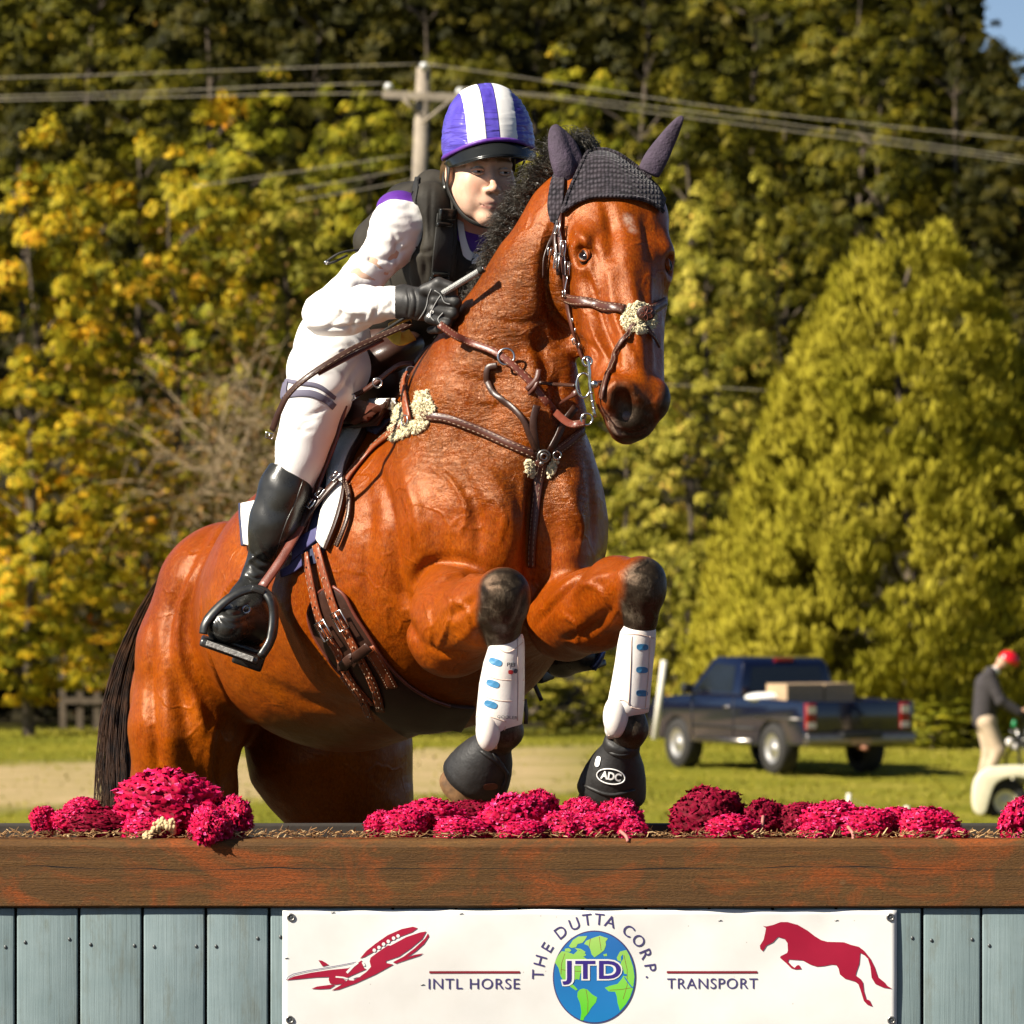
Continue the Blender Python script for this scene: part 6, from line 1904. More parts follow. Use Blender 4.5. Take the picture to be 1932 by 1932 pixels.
def skin_material():
    n = NT('fair_skin'); v = n.pos()
    f = n.noise(v, 30, 4)
    col = n.ramp(f, [(0.3, (0.68, 0.40, 0.27)), (0.7, (0.80, 0.53, 0.38))])
    col = n.mix(n.attr('lips'), col, (0.55, 0.20, 0.17))
    col = n.mix(n.attr('flush'), col, (0.62, 0.22, 0.13))
    col = n.mix(n.attr('brow'), col, (0.20, 0.10, 0.05))
    n.set(col=col, rough=0.48, spec=0.4, sss=0.12, sssr=(0.012, 0.004, 0.002), normal=n.bump(n.noise(v, 420, 3), 0.12, 0.001))
    return n.m
nb_ = len(S.co)
lips = np.zeros(nb_); flush = np.zeros(nb_); brow = np.zeros(nb_)
def pz(arr, pts, r, soft, amt=1.0):
    best = np.full(nb_, 9.0)
    for a, b in zip(pts[:-1], pts[1:]): best = np.minimum(best, seg_dist(S.co, a, b)[0])
    arr[:] = np.maximum(arr, amt * (1 - smst(best, r - soft, r + soft)))
pz(lips, [hd(.088, .020, -.0745), hd(.101, .004, -.0712), hd(.101, -.004, -.0712), hd(.088, -.020, -.0745)], .0034, .0016, .8)
pz(lips, [hd(.088, .018, -.0785), hd(.099, 0, -.0820), hd(.088, -.018, -.0785)], .0040, .0016, .8)
for s in (1, -1):
    pz(brow, [hd(.084, s * .013, .024), hd(.079, s * .034, .028), hd(.066, s * .050, .022)], .0042, .002, .75)
    pz(brow, [hd(.082, s * .018, .006), hd(.084, s * .032, .009), hd(.074, s * .046, .004)], .0022, .0012, .7)
    pz(flush, [hd(.075, s * .038, -.035), hd(.06, s * .045, -.04)], .018, .014, .40)
    pz(flush, [hd(.108, 0, -.030), hd(.112, 0, -.042)], .010, .007, .35)
pz(flush, [P(884, 440, 1.12), P(900, 480, 1.12)], .045, .02, .7)
for nm_, ar_ in (('lips', lips), ('flush', flush), ('brow', brow)): set_attr(bm_e, nm_, ar_)
rider = link_mesh('person', bm_e, skin_material())
tag(rider, 'rider in striped purple helmet, white sleeves and black vest crouching over the horse', 'rider')
body_r = S.bvh
M_EYEW = NT('eyeball'); _g = M_EYEW.attr('iris'); M_EYEW = M_EYEW.set(col=M_EYEW.ramp(_g, [(0.0, (0.70, 0.66, 0.62)), (0.45, (0.70, 0.66, 0.62)), (0.5, (0.10, 0.07, 0.04)), (0.75, (0.13, 0.10, 0.06)), (0.8, (0.004, 0.004, 0.004))]), rough=0.08)
for s in (1, -1):
    c = hd(.0745, s * .0315, -.0010)
    o = MB().ellipsoid(c, (.0122, .0122, .0122), rot=Matrix((FF.cross(FU), FU, FF)).transposed(), nu=20, nv=20).build('eye', M_EYEW, rider)
    look = (FF + FR * -.12).normalized()
    set_attr(o.data, 'iris', [smst((np.array(v.co) - np.array(c)) @ np.array(look) / .0122, .80, 1.02) for v in o.data.vertices])
    lid = MB()
    for sg, hh, w_ in ((1, .0052, .0030), (-1, .0058, .0022)):
        lid.tube([hd(.0795 + .0075 * math.cos(t_), s * .0315 + math.sin(t_) * .0145, -.0010 + sg * math.cos(t_) * hh) for t_ in [(-1.5 + 3 * i / 10) for i in range(11)]], [w_ * (.4 + .6 * math.cos(-1.5 + 3 * i / 10)) + .0005 for i in range(11)], 7)
    lid.build('eyelid', rider.data.materials[0], rider)
    MB().tube([hd(.0800 + .0085 * math.cos(t_), s * .0315 + math.sin(t_) * .0145, .0010 + math.cos(t_) * .0052) for t_ in [(-1.4 + 2.8 * i / 10) for i in range(11)]], .0007, 4).build('eyelashes', M_MANE, rider)

# --- shirt: white sleeves, purple body
M_WHITE = simple('white_sleeve_cloth', (0.86, 0.83, 0.79), 0.7, var=0.03, bump=0.25, bscale=90, bdist=0.003)
M_BREECH = simple('white_breeches_cloth', (0.86, 0.83, 0.80), 0.75, var=0.03, bump=0.2, bscale=300)
M_PURP = NT('purple_satin'); _v = M_PURP.pos(); M_PURP = M_PURP.set(col=M_PURP.ramp(M_PURP.noise(_v, 12, 3), [(0.3, (0.085, 0.020, 0.22)), (0.7, (0.14, 0.040, 0.33))]), rough=0.42, spec=0.5, normal=M_PURP.bump(M_PURP.noise(M_PURP.pos((1, 1, .3)), 40, 3), 0.4, .004))
M_VEST = NT('black_vest_fabric'); _v = M_VEST.pos(); M_VEST = M_VEST.set(col=M_VEST.ramp(M_VEST.noise(_v, 9, 4), [(0.3, (0.014, 0.012, 0.009)), (0.7, (0.040, 0.034, 0.024))]), rough=0.7, spec=0.3, normal=M_VEST.bump(M_VEST.noise(_v, 700, 2), 0.35, .001, M_VEST.bump(M_VEST.noise(_v, 14, 3), .4, .01)))
G = Field((-.56, .72, 1.85), (.02, 1.45, 2.48), .004)
G.cone(SH_R, EL_R, .050, .043, .04); G.cone(EL_R, P(690, 577, .93), .043, .041, .03); G.cone(P(690, 577, .93), P(762, 568, .865), .041, .035, .03)
G.ell(P(742, 425, 1.10), (.05, .06, .055), k=.05); G.ell(P(650, 606, .98), (.06, .035, .026), k=.03)
G.smooth(1)
me = G.mesh('sleeve'); S2 = Sculpt(me, 1)
for pts, w, a in [([(770, 470), (740, 488), (700, 490)], .007, -.007), ([(776, 500), (745, 515), (712, 520)], .007, -.007), ([(765, 450), (748, 470), (735, 500)], .006, -.005), ([(700, 548), (735, 530), (768, 518)], .008, -.010),
                  ([(590, 622), (640, 618), (700, 612)], .006, -.006), ([(660, 633), (664, 618), (668, 600)], .005, -.004), ([(600, 560), (650, 565), (690, 550)], .010, -.005), ([(720, 590), (740, 570), (750, 550)], .006, -.003),
                  ([(640, 520), (690, 500), (720, 470)], .012, -.004), ([(758, 540), (752, 570), (758, 596)], .004, -.003), ([(690, 460), (720, 440), (748, 430)], .01, -.003)]: S2.line(pts, w, a)
for pts, w, a in [([(640, 540), (665, 560), (700, 556)], .007, -.006), ([(622, 560), (650, 585), (690, 590)], .007, .005), ([(615, 620), (640, 600), (650, 575)], .006, -.005), ([(690, 470), (712, 500), (745, 520)], .006, -.006), ([(740, 440), (752, 470), (748, 500)], .006, -.006), ([(700, 600), (715, 580), (718, 556)], .005, -.004), ([(690, 612), (700, 590), (702, 562)], .005, .004), ([(740, 545), (738, 575), (742, 598)], .005, -.004), ([(650, 500), (690, 520), (730, 540)], .008, -.005)]: S2.line(pts, w, a)
S2.noise(.0045, 14); S2.noise(.0030, 32, 3, (1, 1, 2)); S2.done(1)
link_mesh('sleeve', me, M_WHITE, rider)
G = Field((-.30, 1.0, 1.95), (.20, 1.55, 2.48), .006)
G.cone(SH_L, EL_L, .056, .05, .03); G.cone(EL_L, WR_L, .05, .036, .03); link_mesh('sleeve', G.mesh('sleeve'), M_WHITE, rider)
G = Field((-.42, .90, 1.90), (.20, 1.85, 2.52), .005)
torso(G, .006); G.cone(P(884, 455, 1.20), CH, .058, .10, .05); G.cone(P(884, 450, 1.19), P(882, 425, 1.18), .056, .050, .01)
G.ell(P(752, 392, 1.20), (.05, .07, .04), k=.04)
me = G.mesh('top'); S3 = Sculpt(me, 2); S3.noise(.003, 18); S3.done(1); link_mesh('purple_top', me, M_PURP, rider)
# vest
G = Field((-.42, .88, 1.90), (.20, 1.90, 2.58), .0045)
G.cone(CH, CH * .45 + PEL * .55, .138, .128, .05, squash=(TN, 1.2)); G.cone(CH * .45 + PEL * .55, PEL * .8 + CH * .2, .128, .125, .04, squash=(TN, 1.15))
G.cone(P(815, 402, 1.13), P(985, 445, 1.34), .064, .064, .04)
G.cone(P(815, 352, 1.19), P(850, 350, 1.16), .028, .022, .03); G.cone(P(815, 352, 1.19), P(765, 385, 1.28), .030, .034, .04)
G.cone(P(765, 385, 1.28), P(715, 455, 1.36), .040, .060, .05)
G.cone(P(812, 380, 1.10), P(812, 470, 1.09), .036, .034, .04); G.cone(P(812, 470, 1.09), P(808, 530, 1.12), .034, .04, .04)
G.cone(P(736, 470, 1.00), P(752, 405, 1.12), .068, .060, .015, 'sub')        # arm hole
G.cone(P(745, 500, .95), P(742, 440, 1.05), .060, .060, .012, 'sub')
G.cone(P(900, 400, 1.10), P(888, 545, 1.02), .046, .030, .015, 'sub')         # open front
G.cone(P(905, 330, 1.12), P(888, 430, 1.14), .050, .052, .012, 'sub')
G.smooth(1)
me = G.mesh('vest'); S4 = Sculpt(me, 1)
for pts, w, a in [([(815, 345), (812, 400), (812, 450)], .004, -.004), ([(800, 350), (790, 420), (785, 480)], .004, .003), ([(782, 470), (800, 478), (820, 470)], .006, -.004), ([(790, 480), (802, 500), (800, 530)], .008, -.006)]: S4.line(pts, w, a)
S4.noise(.0035, 14); S4.done(1); link_mesh('vest', me, M_VEST, rider)
vb = S4.bvh
M_WEB = simple('black_webbing', (0.018, 0.017, 0.014), 0.65, var=0.25, bump=0.6, bscale=700)
M_PLAST = simple('black_buckle_plastic', (0.012, 0.013, 0.012), 0.22, var=0.2)
patch('webbing', [(823, 402), (818, 460), (812, 530)], [(856, 404), (852, 465), (845, 535)], M_WEB, rider, off=.006, thick=.005, nc=4, bvh=vb)
patch('flap', [(838, 330), (848, 380), (850, 430), (846, 520)], [(852, 330), (860, 380), (862, 430), (856, 525)], M_VEST, rider, off=.006, thick=.006, nc=4, bvh=vb)
patch('webbing', [(786, 335), (778, 380), (776, 430), (780, 470)], [(794, 335), (786, 380), (784, 430), (788, 468)], M_WEB, rider, off=.003, thick=.004, nc=3, bvh=vb)
for (a, b), (w_, h_) in (((838, 404), (37, 22)), ((832, 424), (34, 9)), ((824, 528), (38, 22)), ((827, 513), (34, 8))):
    p, nn = on(a, b, .014, vb)
    q_ = nn.to_track_quat('Y', 'Z').to_matrix()
    MB().box(p, (PM(w_, 1), .012, PM(h_, 1)), q_).build('buckle', M_PLAST, rider, True, .003)
p, nn = on(787, 434, .003, vb); MB().ellipsoid(p, (.0055, .0035, .0055), nu=14, nv=8).build('snap_button', M_STEEL, rider)
MB().tube(catmull([P(700, 470, 1.2), P(668, 472, 1.18), P(640, 478, 1.16), P(618, 492, 1.16), P(614, 497, 1.16), P(630, 494, 1.16), P(655, 482, 1.18)], 5), .0028, 6).build('trigger_cord', M_WEB, rider)
MB().ellipsoid(P(616, 495, 1.16), (.006, .005, .005), nu=10, nv=8).build('cord_clip', M_CHROME, rider)
# white stock collar over skin and purple collar edge
patch('collar', [(858, 366), (860, 400), (864, 440), (872, 478), (881, 510)], [(870, 372), (873, 405), (876, 440), (884, 468), (892, 480)], M_WHITE, rider, off=.008, thick=.004, nc=5, bvh=S3.bvh)
patch('collar', [(881, 512), (898, 500), (918, 478), (935, 455)], [(890, 490), (900, 482), (914, 466), (926, 448)], M_WHITE, rider, off=.010, thick=.005, nc=4, bvh=S3.bvh)
patch('stock', [(884, 470), (895, 478), (908, 474)], [(884, 500), (892, 500), (904, 486)], simple('grey_white_stock', (0.6, 0.6, 0.62), 0.7, bump=.4, bscale=60), rider, off=.006, thick=.003, nc=4, bvh=S3.bvh)

# --- breeches and boots
G = Field((-.53, .85, 1.78), (.10, 1.90, 2.20), .0045)
G.cone(PEL, PEL * .75 + CH * .25, .128, .12, .05); G.ell(P(650, 655, 1.62), (.12, .13, .10), k=.05); G.ell(P(725, 660, 1.74), (.11, .13, .10), k=.05)
G.chain([(p, r + .004) for p, r in LEG[:6]], k=.04); G.ell(P(592, 742, 1.0), (.064, .055, .060), k=.03); G.ell(P(625, 690, 1.16), (.08, .10, .06), k=.04)
G.chain([(p, r + .004) for p, r in LEGL[:4]], k=.04); G.smooth(1)
me = G.mesh('breeches'); S5 = Sculpt(me, 1)
for pts, w, a in [([(672, 648), (640, 668), (600, 690)], .012, -.006), ([(690, 665), (668, 700), (655, 730)], .010, -.005), ([(545, 700), (580, 690), (640, 660)], .012, -.004), ([(536, 742), (570, 730), (615, 745)], .007, -.003), ([(560, 820), (575, 800), (600, 790)], .006, -.003)]: S5.line(pts, w, a)
for pts, w, a in [([(560, 660), (600, 665), (650, 650)], .007, -.005), ([(555, 640), (600, 640), (640, 632)], .007, -.005), ([(610, 760), (640, 740), (665, 705)], .007, -.006), ([(548, 690), (580, 705), (620, 700)], .006, .004), ([(570, 790), (595, 780), (615, 770)], .005, -.004), ([(545, 800), (565, 815), (590, 812)], .005, -.004)]: S5.line(pts, w, a)
S5.noise(.0030, 16); S5.done(1); link_mesh('breeches', me, M_BREECH, rider)
M_BAND = simple('grey_knee_band', (0.13, 0.12, 0.17), 0.75, var=0.15)
for pts, w_ in (([(530, 716), (560, 722), (600, 728), (632, 752)], 7), ([(531, 752), (548, 744), (585, 742), (615, 755), (630, 768)], 11)):
    mb = MB(); surf_strap(mb, pts, w_, off=.0015, thick=.002, bvh=S5.bvh); mb.build('knee_band', M_BAND, rider)
mb = MB(); surf_strap(mb, [(533, 718), (532, 735), (531, 752)], 22, off=.001, thick=.002, bvh=S5.bvh); mb.build('knee_band', M_BAND, rider)
M_BOOT = NT('black_riding_boot_leather'); _v = M_BOOT.pos(); M_BOOT = M_BOOT.set(col=M_BOOT.ramp(M_BOOT.noise(_v, 16, 4), [(0.3, (0.010, 0.010, 0.009)), (0.75, (0.035, 0.034, 0.029))]), rough=M_BOOT.ramp(M_BOOT.noise(_v, 22, 4), [(0.3, .22), (0.75, .40)]), spec=0.6, normal=M_BOOT.bump(M_BOOT.noise(_v, 320, 3), 0.25, .0012))
G = Field((-.73, .74, 1.22), (-.30, 1.22, 1.92), .0038)
G.cone(P(560, 850, .995), P(538, 925, .995), .044, .051, .03); G.cone(P(538, 925, .995), P(518, 990, 1.0), .051, .048, .04); G.cone(P(518, 990, 1.0), P(484, 1085, 1.02), .048, .028, .05)
G.chain([(P(482, 1092, 1.02), .031), (P(466, 1138, .99), .041), (P(446, 1170, .93), .043), (P(428, 1182, .87), .036)], k=.02)
G.ell(P(474, 1172, .98), (.052, .060, .056), k=.02); G.ell(P(424, 1178, .90), (.046, .055, .040), k=.02)
G.ell(P(562, 845, .99), (.07, .07, .026), rot=Matrix.Rotation(math.radians(-24), 3, 'Y'), k=.003, op='sub')
G.smooth(1)
me = G.mesh('boot'); S6 = Sculpt(me, 1)
for pts, w, a in [([(470, 1060), (485, 1075), (500, 1078)], .004, -.006), ([(465, 1085), (480, 1092), (498, 1088)], .004, -.006), ([(472, 1040), (492, 1060), (512, 1062)], .005, -.005), ([(462, 1070), (478, 1052), (495, 1040)], .004, .004), ([(465, 1102), (480, 1110), (496, 1104)], .004, -.006), ([(480, 1010), (492, 1035), (505, 1055)], .005, .003),
                  ([(420, 1150), (440, 1160), (470, 1150)], .004, -.005), ([(415, 1165), (440, 1178), (480, 1165)], .004, -.005), ([(440, 1140), (455, 1150), (475, 1135)], .004, -.005), ([(405, 1165), (412, 1180), (410, 1195)], .004, -.003)]: S6.line(pts, w, a)
S6.noise(.0018, 30); S6.done(1); link_mesh('boot', me, M_BOOT, rider)
mb = MB(); ps, ns = surf_path([(572, 905), (556, 950), (540, 985), (525, 1030), (518, 1060)], 6, .0005, S6.bvh); mb.tube(ps, .0012, 5); mb.build('boot_seam', M_IRON, rider)
mb = MB(); ps, ns = surf_path([(524, 852), (545, 868), (568, 880), (588, 890)], 6, .001, S6.bvh); mb.tube(ps, .0022, 6); mb.build('boot_top_edge', M_BOOT, rider)
MB().box(P(452, 1212, .98), (.125, .13, .020), rt).build('sole', M_BOOT, rider, True, .006)
MB().box(P(470, 1240, 1.05), (.070, .06, .040), rt).build('heel', M_BOOT, rider, True, .006)
mb = MB(); c, nn = on(463, 1152, .004, S6.bvh); ring(mb, c, .009, .0025, (-.3, -1, .6)); mb.tube([P(450, 1150, .93), P(463, 1146, .93), P(476, 1152, .94)], .0022, 6); mb.build('spur_buckle', M_CHROME, rider)
G = Field((-.12, 1.18, 1.30), (.26, 1.62, 1.90), .006)
G.chain([(p, r + .006) for p, r in LEGL[3:]], k=.03); G.chain([(p, r + .004) for p, r in FOOTL], k=.02)
me = G.mesh('boot'); relax(me, 2); link_mesh('boot', me, M_BOOT, rider)
iron2 = empty('stirrup', P(1060, 1230, 1.36), 'far side stirrup iron glimpsed between the front legs', 'stirrup')
ar2 = catmull([P(1118, 1262, 1.26), P(1133, 1238, 1.26), P(1136, 1212, 1.27), P(1112, 1188, 1.30), P(1070, 1172, 1.33), P(1035, 1180, 1.36), P(1012, 1215, 1.38), P(1004, 1250, 1.39)], 4)
MB().tube(ar2, .009, 9).build('arch', simple('blue_grey_stirrup_metal', (0.06, 0.09, 0.20), 0.25, 0.7), iron2)
a0, a1 = P(1003, 1262, 1.38), P(1122, 1258, 1.26); ax2 = (a1 - a0).normalized(); dn2 = (Vector((0, 1, .15)) - ax2 * Vector((0, 1, .15)).dot(ax2)).normalized(); rt2 = Matrix((ax2, dn2, ax2.cross(dn2))).transposed()
MB().box((a0 + a1) / 2 + dn2 * .02, ((a1 - a0).length, .05, .016), rt2).build('foot_plate', M_IRON, iron2, True, .005)
MB().box(P(1018, 1272, 1.42), (.05, .05, .035), rt2).build('heel', M_BOOT, rider, True, .006)
MB().strap(catmull([P(1000, 1262, 1.30), P(1008, 1290, 1.30), P(1022, 1322, 1.30)], 4), .010, .004, Vector((0, -1, 0))).build('strap_end', M_DBROWN, girth)

# --- glove
M_GLOVE = NT('black_glove'); _v = M_GLOVE.pos(); M_GLOVE = M_GLOVE.set(col=M_GLOVE.ramp(M_GLOVE.noise(_v, 40, 3), [(0.3, (0.014, 0.013, 0.012)), (0.7, (0.034, 0.032, 0.030))]), rough=0.5, spec=0.45, normal=M_GLOVE.bump(M_GLOVE.noise(_v, 520, 2), 0.3, .001))
G = Field((-.26, .72, 2.05), (-.06, .93, 2.30), .0022)
hand(G, .0015); G.cone(P(762, 570, .868), P(780, 572, .845), .040, .034, .01); G.smooth(1)
me = G.mesh('glove'); S7 = Sculpt(me, 1)
for pts in ([(768, 544), (772, 570), (768, 600)], [(780, 542), (786, 570), (780, 603)]): S7.line(pts, .003, -.003)
S7.done(1); link_mesh('glove', me, M_GLOVE, rider)
M_GREYP = simple('grey_glove_piping', (0.30, 0.30, 0.29), 0.5)
for pts in ([(814, 545), (808, 560), (804, 580), (792, 600), (784, 606)], [(820, 548), (832, 556), (838, 570), (850, 574)], [(832, 556), (820, 575), (812, 596), (820, 606)], [(836, 590), (826, 602), (832, 612)]):
    ps, ns = surf_path(pts, 5, .0008, S7.bvh); MB().tube(ps, .0013, 5).build('piping', M_GREYP, rider)
text_on('SSG', 812, 592, 6, 16, -.9, S7.bvh, M_PRWHITE, 'glove_lettering', rider, .0012)
MB().ellipsoid(WR_L + Vector((0, -.03, -.02)), (.04, .05, .04)).build('glove', M_GLOVE, rider)

# --- riding crop held in the glove
crop = empty('riding_crop', P(850, 545, .79), 'short riding crop with silver braided handle held in the black glove', 'riding crop')
c0_, c1_ = P(836, 553, .79), P(905, 511, .745); ax_ = (c1_ - c0_)
MB().tube([P(700, 640, .90), c0_], .0035, 6).build('shaft', M_WEB, crop)
mb = MB(); mb.tube([c0_, c1_], .0062, 12); mb.build('handle', M_GREYP, crop)
mb = MB(); un = ax_.normalized().orthogonal().normalized(); vn = ax_.normalized().cross(un)
for st in range(4):
    for sg in (1, -1):
        mb.tube([c0_ + ax_ * (i / 40) + (un * math.cos(sg * i * .9 + st * PI / 2) + vn * math.sin(sg * i * .9 + st * PI / 2)) * .0066 for i in range(41)], .0011, 4)
mb.build('braid', simple('silver_cord', (0.42, 0.42, 0.40), 0.45, 0.3), crop)
mb = MB(); mb.tube([c1_ - ax_ * .01, c1_ + ax_ * .10], .0085, 14); mb.build('cap', M_WEB, crop)
mb = MB(); mb.tube([c1_ + ax_ * .10, c1_ + ax_ * .12], .0045, 12); mb.build('cap_stud', M_CHROME, crop)

# --- helmet with silk cover
HC = P(921, 272, 1.115)
HF = Vector((math.sin(math.radians(6)), -math.cos(math.radians(6)), -.02)).normalized()
HRr = Vector((-math.cos(math.radians(6)), -math.sin(math.radians(6)), -.085)); HRr = (HRr - HF * HRr.dot(HF)).normalized(); HU = HRr.cross(HF); HU = HU if HU.z > 0 else -HU
def hel(r, f, u): return HC + HRr * r + HF * f + HU * u
nu, nvv = 96, 40; vs, rc, rowi = [], [], []
for j in range(nvv + 1):
    for i in range(nu):
        a = 2 * PI * i / nu; ca, sa = math.cos(a), math.sin(a)       # a=0 -> her right, pi/2 -> front
        low = -.022 + (.028 * max(sa, 0) ** 2) - .030 * max(-sa, 0)
        th = (j / nvv)
        ulim = math.asin(max(min(low / .136, 1), -1))
        ph = PI / 2 - (PI / 2 - ulim) * th
        r_ = math.cos(ph) ** .86 if ph > 0 else math.cos(ph)
        x = ca * r_ * .1045; y = sa * r_ * .128; z = math.sin(ph) * .136
        st = 1.0 if .015 < abs(x) < .056 and (z > -.02) else 0
        wr = .0018 * mnoise.noise(Vector((a * 9, th * 5, 2))) + (.0035 * mnoise.noise(Vector((a * 3, th * 26, 9))) if x < -.05 else 0) + .0012 * mnoise.noise(Vector((x * 30, y * 20, z * 120)))
        k_ = 1 + (wr * (.25 if st else 1.3)) / .12 + .010 * st
        vs.append(hel(x * k_, y * k_, z * k_)); rc.append(x)
fs = [(j * nu + i, j * nu + (i + 1) % nu, (j + 1) * nu + (i + 1) % nu, (j + 1) * nu + i) for j in range(nvv) for i in range(nu)]
M_SILK = NT('purple_white_silk'); _a = M_SILK.node('ShaderNodeAttribute'); _a.attribute_name = 'across'
_abs = M_SILK.math('ABSOLUTE', _a.outputs['Fac'], 0); _v = M_SILK.pos()
_w = M_SILK.math('MULTIPLY', M_SILK.math('GREATER_THAN', _abs, .0150), M_SILK.math('LESS_THAN', _abs, .0560))
_rip = M_SILK.noise(M_SILK.pos((9, 9, 60)), 1.4, 2, .5, .8)
_pc = M_SILK.ramp(M_SILK.noise(_v, 16, 3), [(0.3, (0.070, 0.045, 0.36)), (0.7, (0.125, 0.095, 0.52))])
_seam = M_SILK.math('LESS_THAN', M_SILK.math('ABSOLUTE', M_SILK.math('SUBTRACT', _abs, .0152), 0), .0009)
_col = M_SILK.mix(_w, _pc, (0.86, 0.84, 0.80)); _col = M_SILK.mix(_seam, _col, (0.02, 0.01, 0.08))
M_SILK = M_SILK.set(col=_col, rough=M_SILK.math('ADD', M_SILK.math('MULTIPLY', _w, .25), .30), spec=0.6, normal=M_SILK.bump(M_SILK.math('MULTIPLY', _rip, M_SILK.math('SUBTRACT', 1.15, _w)), 0.9, .006))
helmet = empty('helmet_anchor', HC)
bpy.data.objects.remove(helmet)
mh = MB().add(vs, fs)
ho = mh.build('helmet', M_SILK, rider); set_attr(ho.data, 'across', rc)
edge = [Vector(vs[nvv * nu + i]) for i in range(nu)]
MB().tube(edge, .0048, 7, closed=True).build('helmet_rim', M_PURP, ho)
# peak
pts_t, pts_b = [], []
rows_ = []
for j in range(9):
    t = j / 8; row = []
    for i in range(25):
        a = math.radians(8 + 164 * i / 24); w = math.sin(math.radians(180 * i / 24)) ** .6
        x = math.cos(a) * .103; y = math.sin(a) * .124 + .034 * w * t; z = -.024 + .026 * math.sin(a) ** 2 - .004 - .026 * t * w - .004 * t - .008 * (1 - w)
        row.append(hel(x * (1 - .05 * t), y, z))
    rows_.append(row)
o = MB().grid(rows_).build('peak', M_PLAST, ho); md = o.modifiers.new('t', 'SOLIDIFY'); md.thickness = .004
MB().tube(rows_[-1], .0032, 7).build('peak_edge', M_PLAST, ho)
# under-helmet shell behind, harness, earring, hair
vs2 = [hel(math.cos(2 * PI * i / 40) * .100, math.sin(2 * PI * i / 40) * .118, z) for z in (-.005, -.030) for i in range(40)]
MB().add(vs2, [(i, (i + 1) % 40, 40 + (i + 1) % 40, 40 + i) for i in range(40)]).build('helmet_lining', M_PLAST, ho)
mb = MB(); mb.strap(catmull([hel(.094, .012, -.01), hd(.010, .078, -.005), hd(.006, .077, -.040), hd(.018, .066, -.070), hd(.046, .046, -.104), hd(.066, .015, -.121), hd(.066, -.015, -.120), hd(.03, -.05, -.09), hd(.01, -.077, -.03), hel(-.094, .0, -.01)], 6), .012, .003, [((v_ - hd(0, 0, -.04)).normalized()) for v_ in catmull([hel(.094, .012, -.01), hd(.010, .078, -.005), hd(.006, .077, -.040), hd(.018, .066, -.070), hd(.046, .046, -.104), hd(.066, .015, -.121), hd(.066, -.015, -.120), hd(.03, -.05, -.09), hd(.01, -.077, -.03), hel(-.094, .0, -.01)], 6)])
mb.build('chin_strap', M_WEB, ho)
mb = MB(); mb.strap(catmull([hel(.090, -.05, -.03), hd(-.022, .080, -.02), hd(.000, .079, -.046)], 5), .012, .003, FR); mb.build('chin_strap', M_WEB, ho)
MB().ellipsoid(hd(-.004, .079, -.040), (.0050, .005, .0050), nu=12, nv=8).build('pearl_earring', M_PRWHITE, rider)
hp_ = []
for i in range(260):
    s = 1 if i % 2 else -1
    a = hr.uniform(-.045, .02); p0 = hd(a, s * (.070 + hr.uniform(0, .006)), .03); hp_.append([p0, hd(a - .012, s * .0775, .005), hd(a - .03, s * .074, -.030), hd(a - .045, s * .060, -.05)])
strands('hair', hp_, hair_material('dark_blond_hair', (0.05, 0.028, 0.014), (0.14, 0.085, 0.04)), rider, hr, .0016)
# ------------------------------------------------------------------ utility pole and wires
M_POLE = simple('weathered_pole_wood', (0.30, 0.25, 0.19), 0.85, var=0.25, scale=3, bump=0.5, bscale=20, bdist=.02)
M_WIRE = simple('pale_aluminium_wire', (0.45, 0.40, 0.30), 0.6, 0.3, var=0.05)
M_CERAMIC = simple('white_ceramic', (0.7, 0.7, 0.68), 0.3, var=0.05)
PD = 106.0
pole = empty('utility_pole', (P(770, 0, PD).x, PD, ground_z(-2, PD)), 'leaning wooden utility pole with crossarm behind the rider', 'utility pole')
ztop = P(799, 128, PD)
foot = Vector((P(752, 0, PD).x, PD, ground_z(-2, PD) - .2))
MB().tube([foot, ztop], [.17, .12], 12).build('post', M_POLE, pole)
cl, cr_ = P(722, 178, PD - .2), P(880, 186, PD - .2)
cd_ = (cr_ - cl).normalized(); rr_ = Matrix((cd_, Vector((0, 1, 0)), cd_.cross(Vector((0, 1, 0))))).transposed()
MB().box((cl + cr_) / 2, ((cr_ - cl).length, .10, .13), rr_).build('crossarm', M_POLE, pole, False, .01)
for a_, b_ in (((760, 186), (790, 214)), ((850, 190), (797, 232))):
    MB().tube([P(*a_, PD - .25), P(*b_, PD - .15)], .028, 6).build('brace', M_POLE, pole)
for a_, b_ in ((733, 163), (868, 172), (800, 124)):
    MB().tube([P(a_, b_ + 12, PD - .2), P(a_, b_ + 4, PD - .2), P(a_, b_ + 3, PD - .2), P(a_, b_ - 6, PD - .2)], [.03, .05, .08, .045], 10).build('insulator', M_CERAMIC, pole)
def wire(pts, label, d0=PD, d1=None, r=.0075):
    n_ = len(pts); ps = [P(a, b, d0 + ((d1 if d1 is not None else d0) - d0) * i / (n_ - 1)) for i, (a, b) in enumerate(pts)]
    o = MB().tube(catmull(ps, 6), r, 5).build('power_wire', M_WIRE); tag(o, label, 'wire', 'power wires strung past the trees')
wire([(-40, 148), (200, 141), (500, 130), (799, 120)], 'highest wire running left from the top of the pole', d1=PD)
wire([(-40, 183), (300, 172), (560, 161), (733, 157)], 'middle wire running left to the end of the crossarm')
wire([(-40, 190), (300, 183), (600, 177), (799, 176)], 'lower wire running left just beneath the middle one')
wire([(799, 120), (1000, 148), (1400, 208), (1980, 268)], 'highest wire running right from the pole top over the ears')
wire([(868, 166), (1100, 186), (1500, 236), (1980, 305)], 'middle wire running right from the crossarm')
wire([(799, 176), (1000, 180), (1240, 214), (1560, 256), (1980, 312)], 'lower wire running right beneath the crossarm wire')
wire([(365, 352), (550, 325), (770, 292)], 'uppermost of the three faint wires left of the vest', r=.006)
